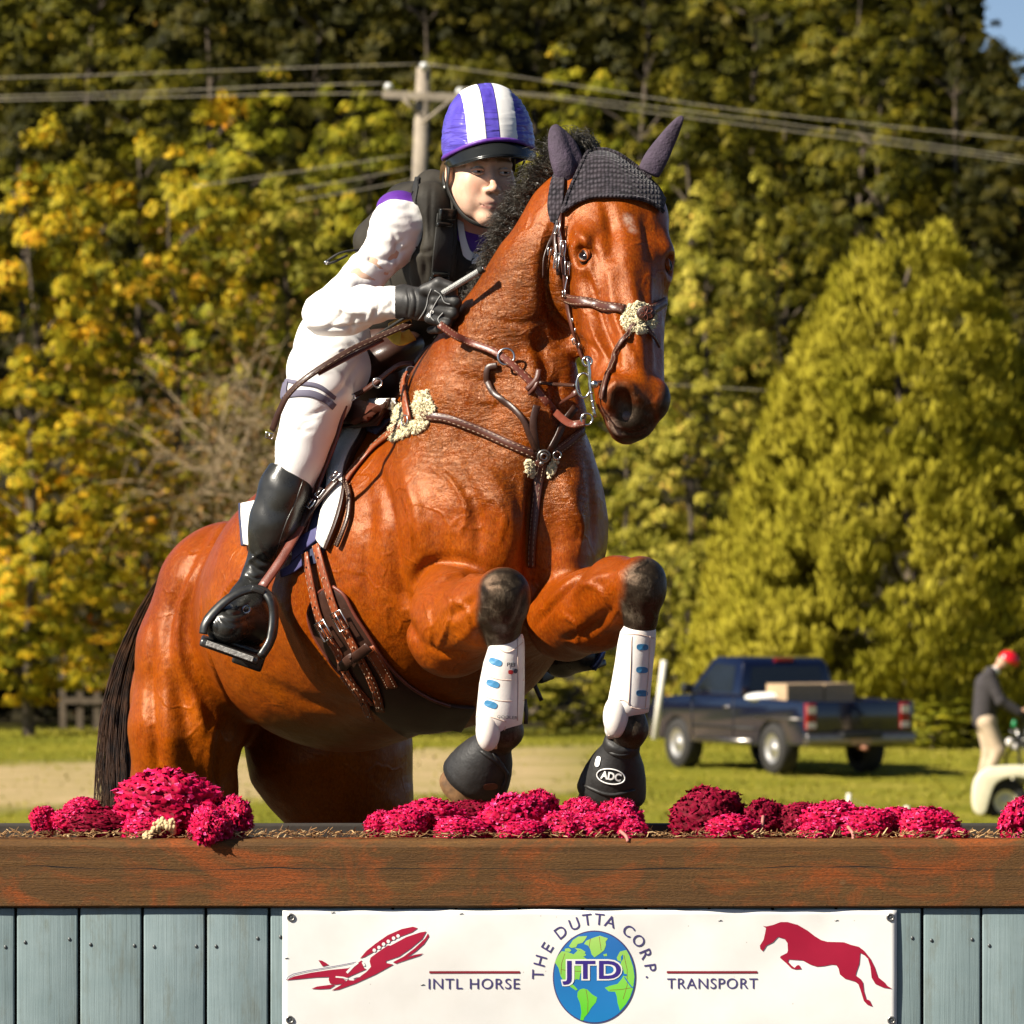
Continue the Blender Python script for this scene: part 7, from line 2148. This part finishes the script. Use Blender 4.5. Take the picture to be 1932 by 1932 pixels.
wire([(560, 356), (680, 336), (775, 316)], 'middle of the three faint wires left of the vest', r=.006)
wire([(560, 378), (680, 358), (780, 338)], 'lowest of the three faint wires left of the vest', r=.006)
wire([(1180, 722), (1300, 728), (1452, 737)], 'single short wire beside the horse muzzle', r=.006)

# ------------------------------------------------------------------ pickup truck
M_PAINT = simple('dark_blue_car_paint', (0.002, 0.004, 0.018), 0.14, spec=0.6, var=0.1, coat=0.6, coatr=0.06)
M_GLASS = simple('tinted_glass', (0.010, 0.012, 0.012), 0.05, spec=0.8, var=0.2)
M_TYRE = simple('rubber', (0.022, 0.020, 0.018), 0.85, var=0.3, bump=0.4, bscale=30, bdist=.01)
M_RIM = simple('alloy_rim', (0.52, 0.50, 0.46), 0.35, 0.8, var=0.15)
M_BLKPL = simple('black_plastic', (0.012, 0.012, 0.012), 0.5, var=0.2)
M_LAMPR = simple('red_lens', (0.22, 0.006, 0.005), 0.2, var=0.2)
M_LAMPW = simple('clear_lens', (0.65, 0.60, 0.55), 0.15, var=0.1)
M_CARD = simple('cardboard', (0.42, 0.29, 0.17), 0.9, var=0.15)
M_BUMPER = simple('grey_chrome_bumper', (0.22, 0.20, 0.18), 0.28, 0.9, var=0.2)
TD = 84.0
tang = math.radians(27)
tloc = P(1460, 1450, TD); tloc.z = ground_z(tloc.x, TD) + .02
truck = empty('pickup_truck', tloc, 'dark blue pickup truck parked before the cedar with boxes in its bed', 'truck')
TF = Vector((-math.sin(tang), math.cos(tang), 0)); TL = Vector((-math.cos(tang), -math.sin(tang), 0))     # forward, left side
# origin = rear left wheel contact
def tk(x, y, z): return tloc + TF * (x * .93) - TL * (y * .94) + Vector((0, 0, z))     # x forward, y to the right, z up
def tprism(name, prof, y0, y1, mat, parent, bevel=.02):
    return MB().prism([tk(x, y0, z) for x, z in prof], (TL * -(y1 - y0))).build(name, mat, parent, True, bevel)
W_ = 1.62
side = [(-1.00, .50), (-1.00, 1.02), (.95, 1.05), (1.05, 1.05), (2.60, 1.05), (3.75, .98), (3.95, .80), (3.95, .42), (3.38, .40), (3.30, .62), (3.10, .73), (2.88, .73), (2.68, .62), (2.60, .38), (.42, .38), (.38, .60), (.20, .72), (-.20, .72), (-.38, .60), (-.42, .40), (-1.0, .42)]
tprism('side_panel', side, -.03, .05, M_PAINT, truck); tprism('side_panel', side, W_ - .02, W_ + .06, M_PAINT, truck)
tprism('bonnet', [(2.30, .55), (2.30, 1.05), (2.65, 1.06), (3.75, .99), (3.94, .82), (3.94, .5)], .05, W_ - .02, M_PAINT, truck)
tprism('bed_floor', [(-.95, .55), (-.95, .62), (1.0, .62), (1.0, .55)], .05, W_ - .02, M_BLKPL, truck)
tprism('tailgate', [(-1.05, .52), (-1.05, 1.02), (-.99, 1.03), (-.99, .52)], -.02, W_ + .05, M_PAINT, truck)
tprism('bed_front', [(.98, .55), (.98, 1.05), (1.04, 1.05), (1.04, .55)], .05, W_ - .02, M_PAINT, truck)
# cab
cab = [(1.05, 1.05), (1.12, 1.50), (1.25, 1.585), (1.95, 1.60), (2.12, 1.55), (2.72, 1.06)]
def tlo(name, prof, ins, y0, y1, mat, parent): # greenhouse leaning inwards
    zs = [z for _, z in prof]; vs = []
    for yb, sg in ((y0, 1), (y1, -1)):
        for x, z in prof: vs.append(tk(x, yb + sg * ins * (z - 1.05) / .55, z))
    n_ = len(prof)
    fs_ = [tuple(range(n_)), tuple(range(2 * n_ - 1, n_ - 1, -1))] + [(i, (i + 1) % n_, n_ + (i + 1) % n_, n_ + i) for i in range(n_)]
    return MB().add(vs, fs_).build(name, mat, parent, True, .03)
tlo('cab', cab, .12, 0, W_, M_PAINT, truck)
MB().add([tk(1.045, .16, 1.10), tk(1.045, W_ - .16, 1.10), tk(1.108, W_ - .24, 1.46), tk(1.108, .24, 1.46)], [(0, 1, 2, 3)]).build('rear_window', M_GLASS, truck)
for pts in ([(1.30, 1.10), (1.34, 1.48), (1.98, 1.50), (2.12, 1.40), (2.45, 1.12)],):
    for yb, sg in ((-.006, 1), (W_ + .006, -1)):
        o = MB().add([tk(x, yb + sg * .12 * (z - 1.05) / .55, z) for x, z in pts], [tuple(range(len(pts)))]).build('side_window', M_GLASS, truck)
M_REFL = simple('seen_through_pane', (0.10, 0.11, 0.05), 0.08, spec=0.8, var=0.4, scale=3)
MB().add([tk(2.70, .14, 1.10), tk(2.70, W_ - .14, 1.10), tk(2.16, W_ - .22, 1.53), tk(2.16, .22, 1.53)], [(0, 1, 2, 3)]).build('windscreen', M_REFL, truck)
for x in (0.0, 2.98):
    for y, sg in ((.02, -1), (W_, 1)):
        c = tk(x, y, .355); wx = TL * -1
        wheel = empty('wheel', c); wheel.parent = truck; wheel.matrix_parent_inverse = world_mat(truck).inverted()
        def lathe_y(prof, nm, mat):
            vs, fs = [], []; seg = 28
            for (yy, r) in prof:
                for k in range(seg):
                    an = 2 * PI * k / seg; vs.append(c + TL * -1 * (yy * sg) + TF * math.cos(an) * r + Vector((0, 0, math.sin(an) * r)))
            for i in range(len(prof) - 1):
                for k in range(seg): fs.append((i * seg + k, i * seg + (k + 1) % seg, (i + 1) * seg + (k + 1) % seg, (i + 1) * seg + k))
            return MB().add(vs, fs).build(nm, mat, wheel)
        lathe_y([(-.20, .22), (-.20, .33), (-.16, .355), (.02, .355), (.06, .33), (.06, .215)], 'tyre', M_TYRE)
        lathe_y([(.045, .22), (.05, .20), (.015, .18), (.02, .09), (.05, .07), (.055, .001)], 'rim', M_RIM)
MB().box(tk(-1.14, W_ / 2, .50), (1.72, .14, .17), Matrix.Rotation(tang, 3, 'Z')).build('rear_bumper', M_BUMPER, truck, True, .03)
MB().box(tk(-1.16, W_ / 2, .56), (.62, .15, .09), Matrix.Rotation(tang, 3, 'Z')).build('bumper_step', M_BLKPL, truck, True, .01)
MB().box(tk(-1.22, W_ / 2 - .02, .50), (.32, .02, .15), Matrix.Rotation(tang, 3, 'Z')).build('number_plate', M_CARD, truck, False)
MB().tube([tk(-1.1, W_ / 2, .40), tk(-1.35, W_ / 2, .38)], .035, 8).build('tow_hitch', simple('rusty_steel', (.25, .10, .05), .7), truck)
for y in (-.012, W_ + .045):
    o = MB().box(tk(-1.035, y + (.05 if y < 0 else -.05), .82), (.15, .08, .36), Matrix.Rotation(tang, 3, 'Z')).build('tail_lamp', M_LAMPR, truck, True, .015)
    MB().box(tk(-1.075, y + (.05 if y < 0 else -.05), .91), (.13, .02, .10), Matrix.Rotation(tang, 3, 'Z')).build('lamp_lens', M_LAMPW, o, False)
    MB().box(tk(-1.075, y + (.05 if y < 0 else -.05), .70), (.13, .02, .08), Matrix.Rotation(tang, 3, 'Z')).build('lamp_lens', M_LAMPW, o, False)
MB().box(tk(1.16, W_ / 2, 1.555), (.30, .05, .05), Matrix.Rotation(tang, 3, 'Z')).build('brake_lamp', M_LAMPR, truck, True, .008)
MB().box(tk(2.45, -.14, 1.14), (.16, .10, .14), Matrix.Rotation(tang, 3, 'Z')).build('mirror', M_BLKPL, truck, True, .03)
MB().box(tk(1.42, -.03, .90), (.03, .14, .035), Matrix.Rotation(tang, 3, 'Z')).build('door_handle', M_BUMPER, truck)
for x in (1.20, 2.50): MB().tube([tk(x, -.034, .45), tk(x, -.034, 1.03)], .006, 5).build('door_gap', M_BLKPL, truck)
MB().tube([tk(-.95, -.045, .78), tk(.5, -.045, .78)], .012, 5).build('side_trim', M_BUMPER, truck); MB().tube([tk(.5, -.045, .62), tk(2.5, -.045, .62)], .016, 5).build('side_trim', M_BLKPL, truck)
MB().box(tk(1.5, -.02, .43), (.05, 1.6, .08), Matrix.Rotation(tang, 3, 'Z')).build('sill_step', M_BUMPER, truck)
bxs = [(.35, .55, .44, .62, .50, .50, 'large brown cardboard box in the truck bed, left of the two'), (.40, 1.18, .42, .50, .45, .50, 'brown cardboard box in the truck bed, right of the two')]
for x, y, _, sx, sy, sz, lab in bxs:
    o = MB().box(tk(x, y, .62 + sz / 2 + .06), (sx, sy, sz + .12), Matrix.Rotation(tang + .1, 3, 'Z')).build('cardboard_box', M_CARD, None, False, .004)
    tag(o, lab, 'box', None)
o = MB().ellipsoid(tk(.5, .12, 1.05), (.28, .16, .07)).build('white_bag', M_PRWHITE); tag(o, 'white bag lying on the near rim of the truck bed', 'bag')

# ------------------------------------------------------------------ stakes and string
M_STAKE = simple('white_painted_stake', (0.74, 0.70, 0.60), 0.8, var=0.1)
def stake(x0, y0, x1, y1, d, r, label):
    a, b = P(x0, y0, d), P(x1, y1, d)
    o = MB().tube([a, b], r, 8).build('stake', M_STAKE); tag(o, label, 'stake', 'white stakes on the meadow')
stake(1253, 1246, 1235, 1395, 77, .038, 'tall leaning white stake left of the pickup truck')
stake(1602, 1497, 1588, 1640, 55, .022, 'thin leaning white stake rising from the flowers behind the fence')
stake(1711, 1521, 1711, 1640, 55, .026, 'short upright white stake right of the leaning one')
o = MB().tube(catmull([P(1600, 1503, 55), P(1650, 1530, 55), P(1711, 1560, 55)], 4), .002, 4).build('string', M_STAKE); tag(o, 'thin string between the two short white stakes', 'string')

# ------------------------------------------------------------------ quad bike and person at the right edge
QD = 69.0
qroot = empty('quad_bike', P(1885, 1555, QD), 'cream quad bike with knobbly tyre cut off by the right edge', 'quad bike')
M_CREAM = simple('cream_plastic', (0.78, 0.72, 0.52), 0.4, var=0.06)
def wheel_at(c, r, parent):
    w = empty('wheel', c); w.parent = parent; w.matrix_parent_inverse = world_mat(parent).inverted()
    def lt(prof, nm, mat):
        vs, fs = [], []; seg = 28
        for yy, rr in prof:
            for k in range(seg):
                an = 2 * PI * k / seg; vs.append(c + Vector((math.cos(an) * rr, yy, math.sin(an) * rr)))
        for i in range(len(prof) - 1):
            for k in range(seg): fs.append((i * seg + k, i * seg + (k + 1) % seg, (i + 1) * seg + (k + 1) % seg, (i + 1) * seg + k))
        MB().add(vs, fs).build(nm, mat, w)
    lt([(.11, r * .5), (.11, r * .9), (.08, r), (-.08, r), (-.11, r * .9), (-.11, r * .52)], 'tyre', M_TYRE)
    lt([(-.10, r * .53), (-.07, r * .45), (-.06, r * .2), (-.10, r * .15), (-.10, .001)], 'rim', M_CREAM)
    mb = MB()
    for k in range(18):
        an = 2 * PI * k / 18; mb.box(c + Vector((math.cos(an) * r, 0, math.sin(an) * r)), (.03, .19, .05), Matrix.Rotation(-an, 3, 'Y'))
    mb.build('tread', M_TYRE, w, False)
wr_ = PM(43, QD)
wheel_at(P(1896, 1512, QD), wr_, qroot); wheel_at(P(2075, 1512, QD), wr_, qroot)
wheel_at(P(1896, 1512, QD + .75), wr_, qroot); wheel_at(P(2075, 1512, QD + .75), wr_, qroot)
fo = [(1840, 1532), (1836, 1500), (1842, 1470), (1860, 1452), (1890, 1446), (1940, 1446), (1965, 1458), (1985, 1490), (1968, 1492), (1950, 1474), (1925, 1466), (1898, 1468), (1878, 1480), (1868, 1505), (1858, 1535)]
for yy in (QD - .20, QD + .62):
    sm = [P(a, b_, yy) for a, b_ in smooth2d(fo, 3)]
    MB().prism(sm, Vector((0, .30, 0))).build('mudguard', M_CREAM, qroot, True, .02)
MB().box(P(1985, 1468, QD + .36), (.95, .42, .16)).build('body', M_CREAM, qroot, True, .05)
MB().box(P(1990, 1445, QD + .36), (.60, .30, .10)).build('seat', M_BLKPL, qroot, True, .04)
MB().tube([P(1925, 1460, QD + .1), P(1920, 1390, QD + .1), P(1905, 1378, QD + .1)], .018, 7).build('handlebar', M_BLKPL, qroot)
MB().tube([P(1925, 1395, QD + .1), P(1925, 1388, QD + .6)], .018, 7).build('handlebar', M_BLKPL, qroot)
MB().ellipsoid(P(1905, 1400, QD + .2), (.05, .05, .05)).build('lamp', M_LAMPW, qroot)

PDn = 82.0
M_SKIN2 = simple('sunlit_skin', (0.60, 0.34, 0.22), 0.6, var=0.05)
def px_(a, b, dz=0.0): return P(a, b, PDn + dz)
Gp = Field((px_(1825, 0).x, PDn - .45, -2.1), (px_(1975, 0).x, PDn + .5, .1), .014)
def body2(F, inf, parts):
    if 'torso' in parts:
        F.cone(px_(1862, 1292), px_(1856, 1358), .135 + inf, .125 + inf, .05); F.cone(px_(1868, 1270, -.14), px_(1868, 1270, .14), .06 + inf, .06 + inf, .05)
    if 'arms' in parts:
        for s in (-1, 1): F.cone(px_(1868, 1275, .16 * s), px_(1888, 1322, .2 * s), .052 + inf, .045 + inf, .03); F.cone(px_(1888, 1322, .2 * s), px_(1922, 1344, .16 * s), .045 + inf, .034 + inf, .03)
    if 'legs' in parts:
        F.ell(px_(1859, 1360), (.13 + inf, .15 + inf, .11 + inf), k=.04)
        F.cone(px_(1857, 1365, .09), px_(1866, 1418, .09), .085 + inf, .062 + inf, .04); F.cone(px_(1866, 1418, .09), px_(1856, 1462, .09), .062 + inf, .048 + inf, .04)
        F.cone(px_(1862, 1365, -.09), px_(1884, 1416, -.09), .085 + inf, .062 + inf, .04); F.cone(px_(1884, 1416, -.09), px_(1868, 1452, -.09), .062 + inf, .048 + inf, .04)
body2(Gp, -.012, ('torso', 'arms', 'legs'))
Gp.cone(px_(1868, 1272), px_(1885, 1256), .05, .048, .02); Gp.ell(px_(1893, 1248), (.085, .070, .10), rot=Matrix.Rotation(.45, 3, 'Y'), k=.02); Gp.ell(px_(1904, 1254), (.02, .015, .015), k=.02)
for s in (-.09, .09): Gp.cone(px_(1858, 1455, s), px_(1853, 1474, s), .038, .035, .03); Gp.cone(px_(1853, 1474, s), px_(1872, 1476, s), .04, .03, .03)
for s in (-1, 1):
    Gp.cone(px_(1922, 1344, .16 * s), px_(1934, 1340, .16 * s), .032, .030, .01)
    for f_ in range(4): Gp.cone(px_(1933, 1338, .16 * s - .03 + f_ * .02), px_(1941, 1341, .16 * s - .03 + f_ * .02), .011, .009, .006)
me = Gp.mesh('person_body'); relax(me, 2); per2 = link_mesh('person', me, M_SKIN2)
tag(per2, 'person in red helmet, dark sweater and khaki trousers bending over handlebars at the right edge', 'person')
G2 = Field((px_(1825, 0).x, PDn - .45, -1.4), (px_(1975, 0).x, PDn + .5, -.1), .014); body2(G2, .032, ('torso', 'arms')); me = G2.mesh('sweater'); relax(me, 2)
link_mesh('sweater', me, simple('dark_grey_sweater', (0.040, 0.034, 0.036), 0.9, var=.3, scale=20), per2)
G2 = Field((px_(1825, 0).x, PDn - .45, -2.1), (px_(1975, 0).x, PDn + .5, -.6), .014); body2(G2, .030, ('legs',)); me = G2.mesh('trousers'); relax(me, 2)
link_mesh('trousers', me, simple('khaki_cloth', (0.50, 0.38, 0.26), 0.85, var=.12, scale=9), per2)
for s in (-.09, .09):
    MB().ellipsoid(px_(1862, 1477, s), (.13, .055, .05), nu=14, nv=10).build('boot', M_BLKPL, per2)
    MB().tube([px_(1857, 1452, s), px_(1854, 1474, s)], .05, 10).build('boot_shaft', simple('brown_boot', (.06, .03, .015), .6), per2)
hc_ = px_(1903, 1244); hm = MB(); vs, fs = [], []
hmx = Matrix.Rotation(.55, 3, 'Y')
for j in range(9):
    for i in range(24):
        th = PI * .56 * j / 8; ph = 2 * PI * i / 24
        vs.append(hc_ + hmx @ Vector((.135 * math.sin(th) * math.cos(ph) * (1.12 if math.cos(ph) > 0 else 1), .115 * math.sin(th) * math.sin(ph), .13 * math.cos(th) - .01)))
fs = [(j * 24 + i, j * 24 + (i + 1) % 24, (j + 1) * 24 + (i + 1) % 24, (j + 1) * 24 + i) for j in range(8) for i in range(24)]
hm.add(vs, fs).build('helmet', simple('bright_red_helmet', (0.62, 0.008, 0.020), 0.25, var=.05), per2)
MB().tube([px_(1874, 1268), px_(1882, 1262)], [.07, .06], 12).build('collar', M_PRWHITE, per2)
bike = empty('bicycle', px_(1925, 1400), 'dark bicycle with drop parts held by the person in the red helmet', 'bicycle')
mb = MB(); mb.tube([px_(1936, 1345), px_(1930, 1352), px_(1928, 1390)], .022, 8); mb.build('handlebar', M_BLKPL, bike)
mb = MB(); mb.tube([px_(1918, 1375), px_(1924, 1405), px_(1940, 1415)], .022, 8); mb.tube([px_(1940, 1360), px_(1935, 1385), px_(1950, 1420)], .022, 8); mb.tube([px_(1916, 1396), px_(1960, 1396)], .02, 8); mb.build('frame', M_STEEL, bike)
MB().ellipsoid(px_(1915, 1410), (.055, .05, .055)).build('lamp', M_LAMPW, bike); MB().ellipsoid(px_(1914, 1366), (.04, .04, .06)).build('bottle', simple('green_bottle', (.02, .22, .08), .4), bike)
for c_ in ((1935, 1440), (2075, 1440)):
    c = px_(*c_); mb = MB(); mb.tube([c + Vector((math.cos(2 * PI * i / 28) * .27, 0, math.sin(2 * PI * i / 28) * .27)) for i in range(28)], .022, 7, closed=True); o = mb.build('wheel', M_TYRE, bike)
    mb = MB()
    for i in range(14): mb.tube([c, c + Vector((math.cos(2 * PI * i / 14) * .26, 0, math.sin(2 * PI * i / 14) * .26))], .003, 3)
    mb.build('spokes', M_RIM, o)
# rail fence glimpsed behind the person and beyond the tail
for lab, xa, xb, yy, d in (('weathered grey rail fence in the shade behind the tail', 118, 215, 1268, 103), ('weathered rail fence glimpsed between cedar and person', 1700, 1860, 1345, 99)):
    rf = empty('rail_fence', P((xa + xb) / 2, yy, d), lab, 'fence')
    for k_ in range(3):
        MB().box(P((xa + xb) / 2, yy + k_ * 32 - 10, d), (PM(xb - xa, d), .04, .10)).build('rail', M_BARK, rf, False)
    for k_ in range(4):
        c = P(xa + (xb - xa) * k_ / 3, yy, d); MB().box((c.x, d + .07, (c.z + ground_z(c.x, d)) / 2 + .1), (.11, .09, c.z - ground_z(c.x, d) + .35)).build('post', M_BARK, rf, False)
# ------------------------------------------------------------------ cockscomb flower heads and litter on the fence top
def celosia_material():
    n = NT('crimson_cockscomb'); v = n.pos()
    t = n.attr('tint'); f = n.noise(v, 60, 4, .7)
    k = n.math('ADD', n.math('MULTIPLY', t, 0.7), n.math('MULTIPLY', f, 0.35))
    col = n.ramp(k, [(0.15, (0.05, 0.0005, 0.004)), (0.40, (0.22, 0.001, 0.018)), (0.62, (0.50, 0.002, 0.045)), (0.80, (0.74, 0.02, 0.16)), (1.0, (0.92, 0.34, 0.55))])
    n.set(col=col, rough=0.6, spec=0.12)
    return n.m
M_CELO = celosia_material()
M_STALK = simple('pale_seed_fluff', (0.58, 0.42, 0.22), 0.9, var=.25, scale=120)
frn = np.random.default_rng(31)
def flower_mesh(seed, nu=84, nv=44):
    """brain-like ridged dome, unit radii, with hundreds of tiny curled florets"""
    rng = np.random.default_rng(seed); V, T = [], []
    lob = [(rand_unit(rng, 1)[0], rng.uniform(.35, .7)) for _ in range(9)]
    P_ = []
    for j in range(nv + 1):
        th = PI * j / nv
        for i in range(nu):
            ph = 2 * PI * i / nu
            d = Vector((math.sin(th) * math.cos(ph), math.sin(th) * math.sin(ph), math.cos(th)))
            r = 1.0
            for l, w in lob: r -= .20 * math.exp(-((1 - max(d.dot(Vector(l)), -1)) / (.10 * w)) )
            q = d * 4.2 + Vector((seed * 3.1, 0, 0))
            w1 = mnoise.noise(q + Vector((mnoise.noise(q * 1.3), mnoise.noise(q * 1.3 + Vector((7, 0, 0))), 0)) * 1.2)
            ridge = 1 - abs(w1) * 3.2
            w2 = 1 - abs(mnoise.noise(q * 2.6)) * 2.6
            r += .13 * max(ridge, -.8) + .06 * w2 + .10 * mnoise.noise(d * 1.7 + Vector((seed, 2, 0)))
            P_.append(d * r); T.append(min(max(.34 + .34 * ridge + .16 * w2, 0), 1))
    fs = [(j * nu + i, (j + 1) * nu + i, (j + 1) * nu + (i + 1) % nu, j * nu + (i + 1) % nu) for j in range(nv) for i in range(nu)]
    verts = [tuple(p) for p in P_]; tint = list(T)
    n0_ = len(verts)
    for _ in range(1700):
        k = int(rng.integers(nu, len(P_) - nu)); p = P_[k]
        if T[k] < .30 and rng.random() < .7: continue
        nrm_ = p.normalized(); a = nrm_.orthogonal(); a.rotate(Matrix.Rotation(rng.uniform(0, 6.28), 3, nrm_)); b = nrm_.cross(a)
        s = rng.uniform(.045, .115); tl_ = rng.uniform(.4, 1.2); base = len(verts)
        c = p + nrm_ * .004
        tp = c + nrm_ * s * tl_ + a * s * .5
        verts += [tuple(c - a * s * .5), tuple(c + b * s * .6), tuple(tp + a * s * .3), tuple(c - b * s * .6)]
        fs.append((base, base + 1, base + 2, base + 3))
        tv = 1.0 if rng.random() < .13 else min(max(T[k] * .55 + rng.uniform(.0, .55), 0), 1.0); tint += [tv * .75, tv, min(tv * 1.25, 1), tv]
    me = bpy.data.meshes.new('flower_head'); me.from_pydata(verts, [], fs); me.update()
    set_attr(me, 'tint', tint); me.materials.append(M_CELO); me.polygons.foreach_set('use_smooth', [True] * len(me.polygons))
    return me
n = NT('shaded_cockscomb'); n.set(col=n.ramp(n.math('ADD', n.math('MULTIPLY', n.attr('tint'), 0.7), n.math('MULTIPLY', n.noise(n.pos(), 60, 4, .7), 0.35)), [(0.15, (0.02, 0.0004, 0.003)), (0.5, (0.11, 0.001, 0.009)), (0.8, (0.26, 0.003, 0.030)), (1.0, (0.45, 0.03, 0.11))]), rough=0.65, spec=0.1)
M_CELO_SHADE = n.m  # darker copy of the crimson heads, shade put into its colour
FM = [flower_mesh(s) for s in (1, 2, 3, 4, 5, 6)]
TOPZ = BT
heads = [ # px, py, rx, ry, depth, yaw, label
 (84, 1550, 26, 26, .24, 'small crimson cockscomb head at the far left end of the row'),
 (138, 1550, 32, 24, .22, 'magenta cockscomb head second from the left end'),
 (156, 1528, 28, 20, .30, 'cockscomb head standing highest in the little left clump'),
 (205, 1558, 58, 28, .20, 'long dark folded cockscomb head lying left of the largest one'),
 (320, 1522, 78, 60, .17, 'largest bright crimson cockscomb head at the foot of the near hind leg'),
 (282, 1566, 42, 24, .09, 'small cockscomb head below the largest one beside the pale fluff'),
 (395, 1562, 44, 37, .04, 'round cockscomb head spilling over the front edge of the beam'),
 (440, 1545, 36, 38, .15, 'cockscomb head at the right end of the left clump'),
 (722, 1560, 30, 26, .13, 'cockscomb head at the left end of the middle row'),
 (768, 1558, 40, 30, .11, 'broad pink cockscomb head second in the middle row'),
 (818, 1548, 48, 36, .17, 'tall cockscomb head left of the near hoof'),
 (872, 1568, 42, 24, .08, 'low cockscomb head in front of the near hoof'),
 (900, 1543, 50, 30, .26, 'dark shaded cockscomb head right under the near hoof'),
 (968, 1542, 50, 40, .14, 'tall cockscomb head right of the near hoof'),
 (1018, 1536, 42, 38, .20, 'highest cockscomb head between the two hooves'),
 (990, 1570, 40, 20, .06, 'flat cockscomb head low in front between the two hooves'),
 (1062, 1563, 36, 28, .08, 'cockscomb head in the middle of the gap between the hooves'),
 (1092, 1548, 36, 36, .17, 'cockscomb head just left of the badged hoof'),
 (1130, 1562, 42, 28, .09, 'cockscomb head in front of the badged hoof'),
 (1168, 1550, 42, 38, .13, 'tall pink cockscomb head right below the badged hoof'),
 (1194, 1570, 24, 20, .07, 'small cockscomb head at the right end of the middle row'),
 (1338, 1545, 58, 50, .27, 'large dark cockscomb head at the left of the right hand row'),
 (1385, 1566, 40, 26, .08, 'bright cockscomb head lying before the large dark one'),
 (1440, 1552, 48, 38, .28, 'dark cockscomb head third in the right hand row'),
 (1505, 1553, 38, 34, .26, 'dark cockscomb head fourth in the right hand row'),
 (1577, 1552, 50, 36, .15, 'tall pink cockscomb head below the leaning stake'),
 (1544, 1572, 30, 20, .07, 'small cockscomb head low below the leaning stake'),
 (1640, 1560, 45, 30, .12, 'cockscomb head between the two short stakes'),
 (1698, 1558, 46, 30, .16, 'cockscomb head below the upright stake'),
 (1752, 1560, 46, 32, .11, 'pink cockscomb head second from the right end of the row'),
 (1795, 1576, 26, 14, .07, 'smallest cockscomb head tapering off right of the stakes'),
 (1930, 1552, 44, 42, .16, 'cockscomb head cut by the right edge below the quad bike'),
]
for i, (px, py, rx, ry, d, lab) in enumerate(heads):
    c = P(px, py, d); ax_m, az_m = PM(rx, d), PM(ry, d)
    o = bpy.data.objects.new('cockscomb_flower', FM[(i * 5) % 6]); COL.objects.link(o)
    o.material_slots[0].link = 'OBJECT'; o.material_slots[0].material = M_CELO_SHADE if 'dark' in lab and 'before' not in lab else M_CELO
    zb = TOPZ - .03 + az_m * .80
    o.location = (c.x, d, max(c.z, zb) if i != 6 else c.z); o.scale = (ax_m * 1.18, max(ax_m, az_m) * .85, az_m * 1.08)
    o.rotation_euler = (frn.uniform(-.3, .3), frn.uniform(-.25, .25), frn.uniform(0, 6.28)) if ry > rx * .75 else (0, frn.uniform(-.06, .06), PI * (i % 2) + frn.uniform(-.15, .15))
    tag(o, lab, 'flower', 'cut cockscomb flowers along the fence top')
M_STEM = simple('pinkish_flower_stem', (0.42, 0.16, 0.13), 0.7, var=.25, scale=60)
# pale fluff by the big head
mb = MB(); fr = random.Random(4)
for i in range(150):
    t = fr.random(); c = P(270 + 60 * t, 1585 - 28 * math.sin(t * 2.2) + fr.gauss(0, 4), .045 + fr.uniform(-.01, .01))
    r = fr.uniform(.003, .006); mb.ellipsoid(c, (r, r, r * 1.2), nu=6, nv=4)
o = mb.build('seed_plume', M_STALK); tag(o, 'pale fluffy seed plume in front of the largest cockscomb head', 'plume')
for (a, b, cx2, cy2, d), lab in zip([((1600, 1560, 1610, 1585, .06)), ((1790, 1565, 1760, 1588, .05)), ((1440, 1540, 1425, 1585, .1)), ((1170, 1568, 1185, 1588, .03))], ['pinkish stalk stub below the leaning stake', 'pinkish stalk stub near the right end of the row', 'crimson stalk leaning between the dark heads', 'pale stalk stub below the badged hoof']):
    o = MB().tube(catmull([P(a, b, d), P((a + cx2) / 2 + 4, (b + cy2) / 2, d - .02), P(cx2, cy2, d - .03)], 4), [.0036] * 9, 8).build('flower_stalk', M_STEM); tag(o, lab, 'stalk', 'cut stalks on the fence top')
# wood chips, needles and straw
def chips(n, seed):
    rng = np.random.default_rng(seed); V = []
    for i in range(n):
        x = rng.uniform(-1.9, 1.9); u = rng.random()
        y = .012 + abs(rng.normal(0, .05)) if u < .6 else rng.uniform(.08, .52)
        z = BT + .001 + rng.uniform(0, .012) if y < .09 else BT - .030 + rng.uniform(0, .036) - max(0, (y - .1)) * .02
        L = rng.uniform(.004, .020); w = rng.uniform(.0008, .0028); a = rng.normal(0, .7); b = rng.normal(0, .35) if rng.random() < .85 else rng.uniform(.4, 1.2)
        d = np.array([math.cos(a) * math.cos(b), math.sin(a) * math.cos(b), math.sin(b)]); c = np.array([x, y, z + abs(math.sin(b)) * L * .5])
        s = np.cross(d, [0, 0, 1]); s /= np.linalg.norm(s) + 1e-9; t = np.cross(s, d)
        e = [c - d * L / 2, c + d * L / 2]; o_ = [s * w, t * w * .6, -s * w, -t * w * .6]
        q_ = [e[0] + k for k in o_] + [e[1] + k * .6 for k in o_]
        for f in ((0, 1, 5, 4), (1, 2, 6, 5), (2, 3, 7, 6), (3, 0, 4, 7)): V.append([q_[k] for k in f])
    return np.array(V)
V = chips(3800, 5)
me = raw_mesh('wood_chips', V, 4); tt = np.random.default_rng(1).random(len(V) // 4); set_attr(me, 'tint', np.repeat(np.repeat(tt, 4), 4)[:len(V) * 4])
n = NT('dry_chip'); n.set(col=n.ramp(n.attr('tint'), [(0, (0.10, 0.045, 0.015)), (0.4, (0.20, 0.095, 0.03)), (0.8, (0.38, 0.21, 0.08)), (1, (0.62, 0.44, 0.22))]), rough=0.8)
tag(link_mesh('wood_chips', me, n.m, smooth=False), 'dry wood chips and needles strewn along the top of the beam', kind='stuff')
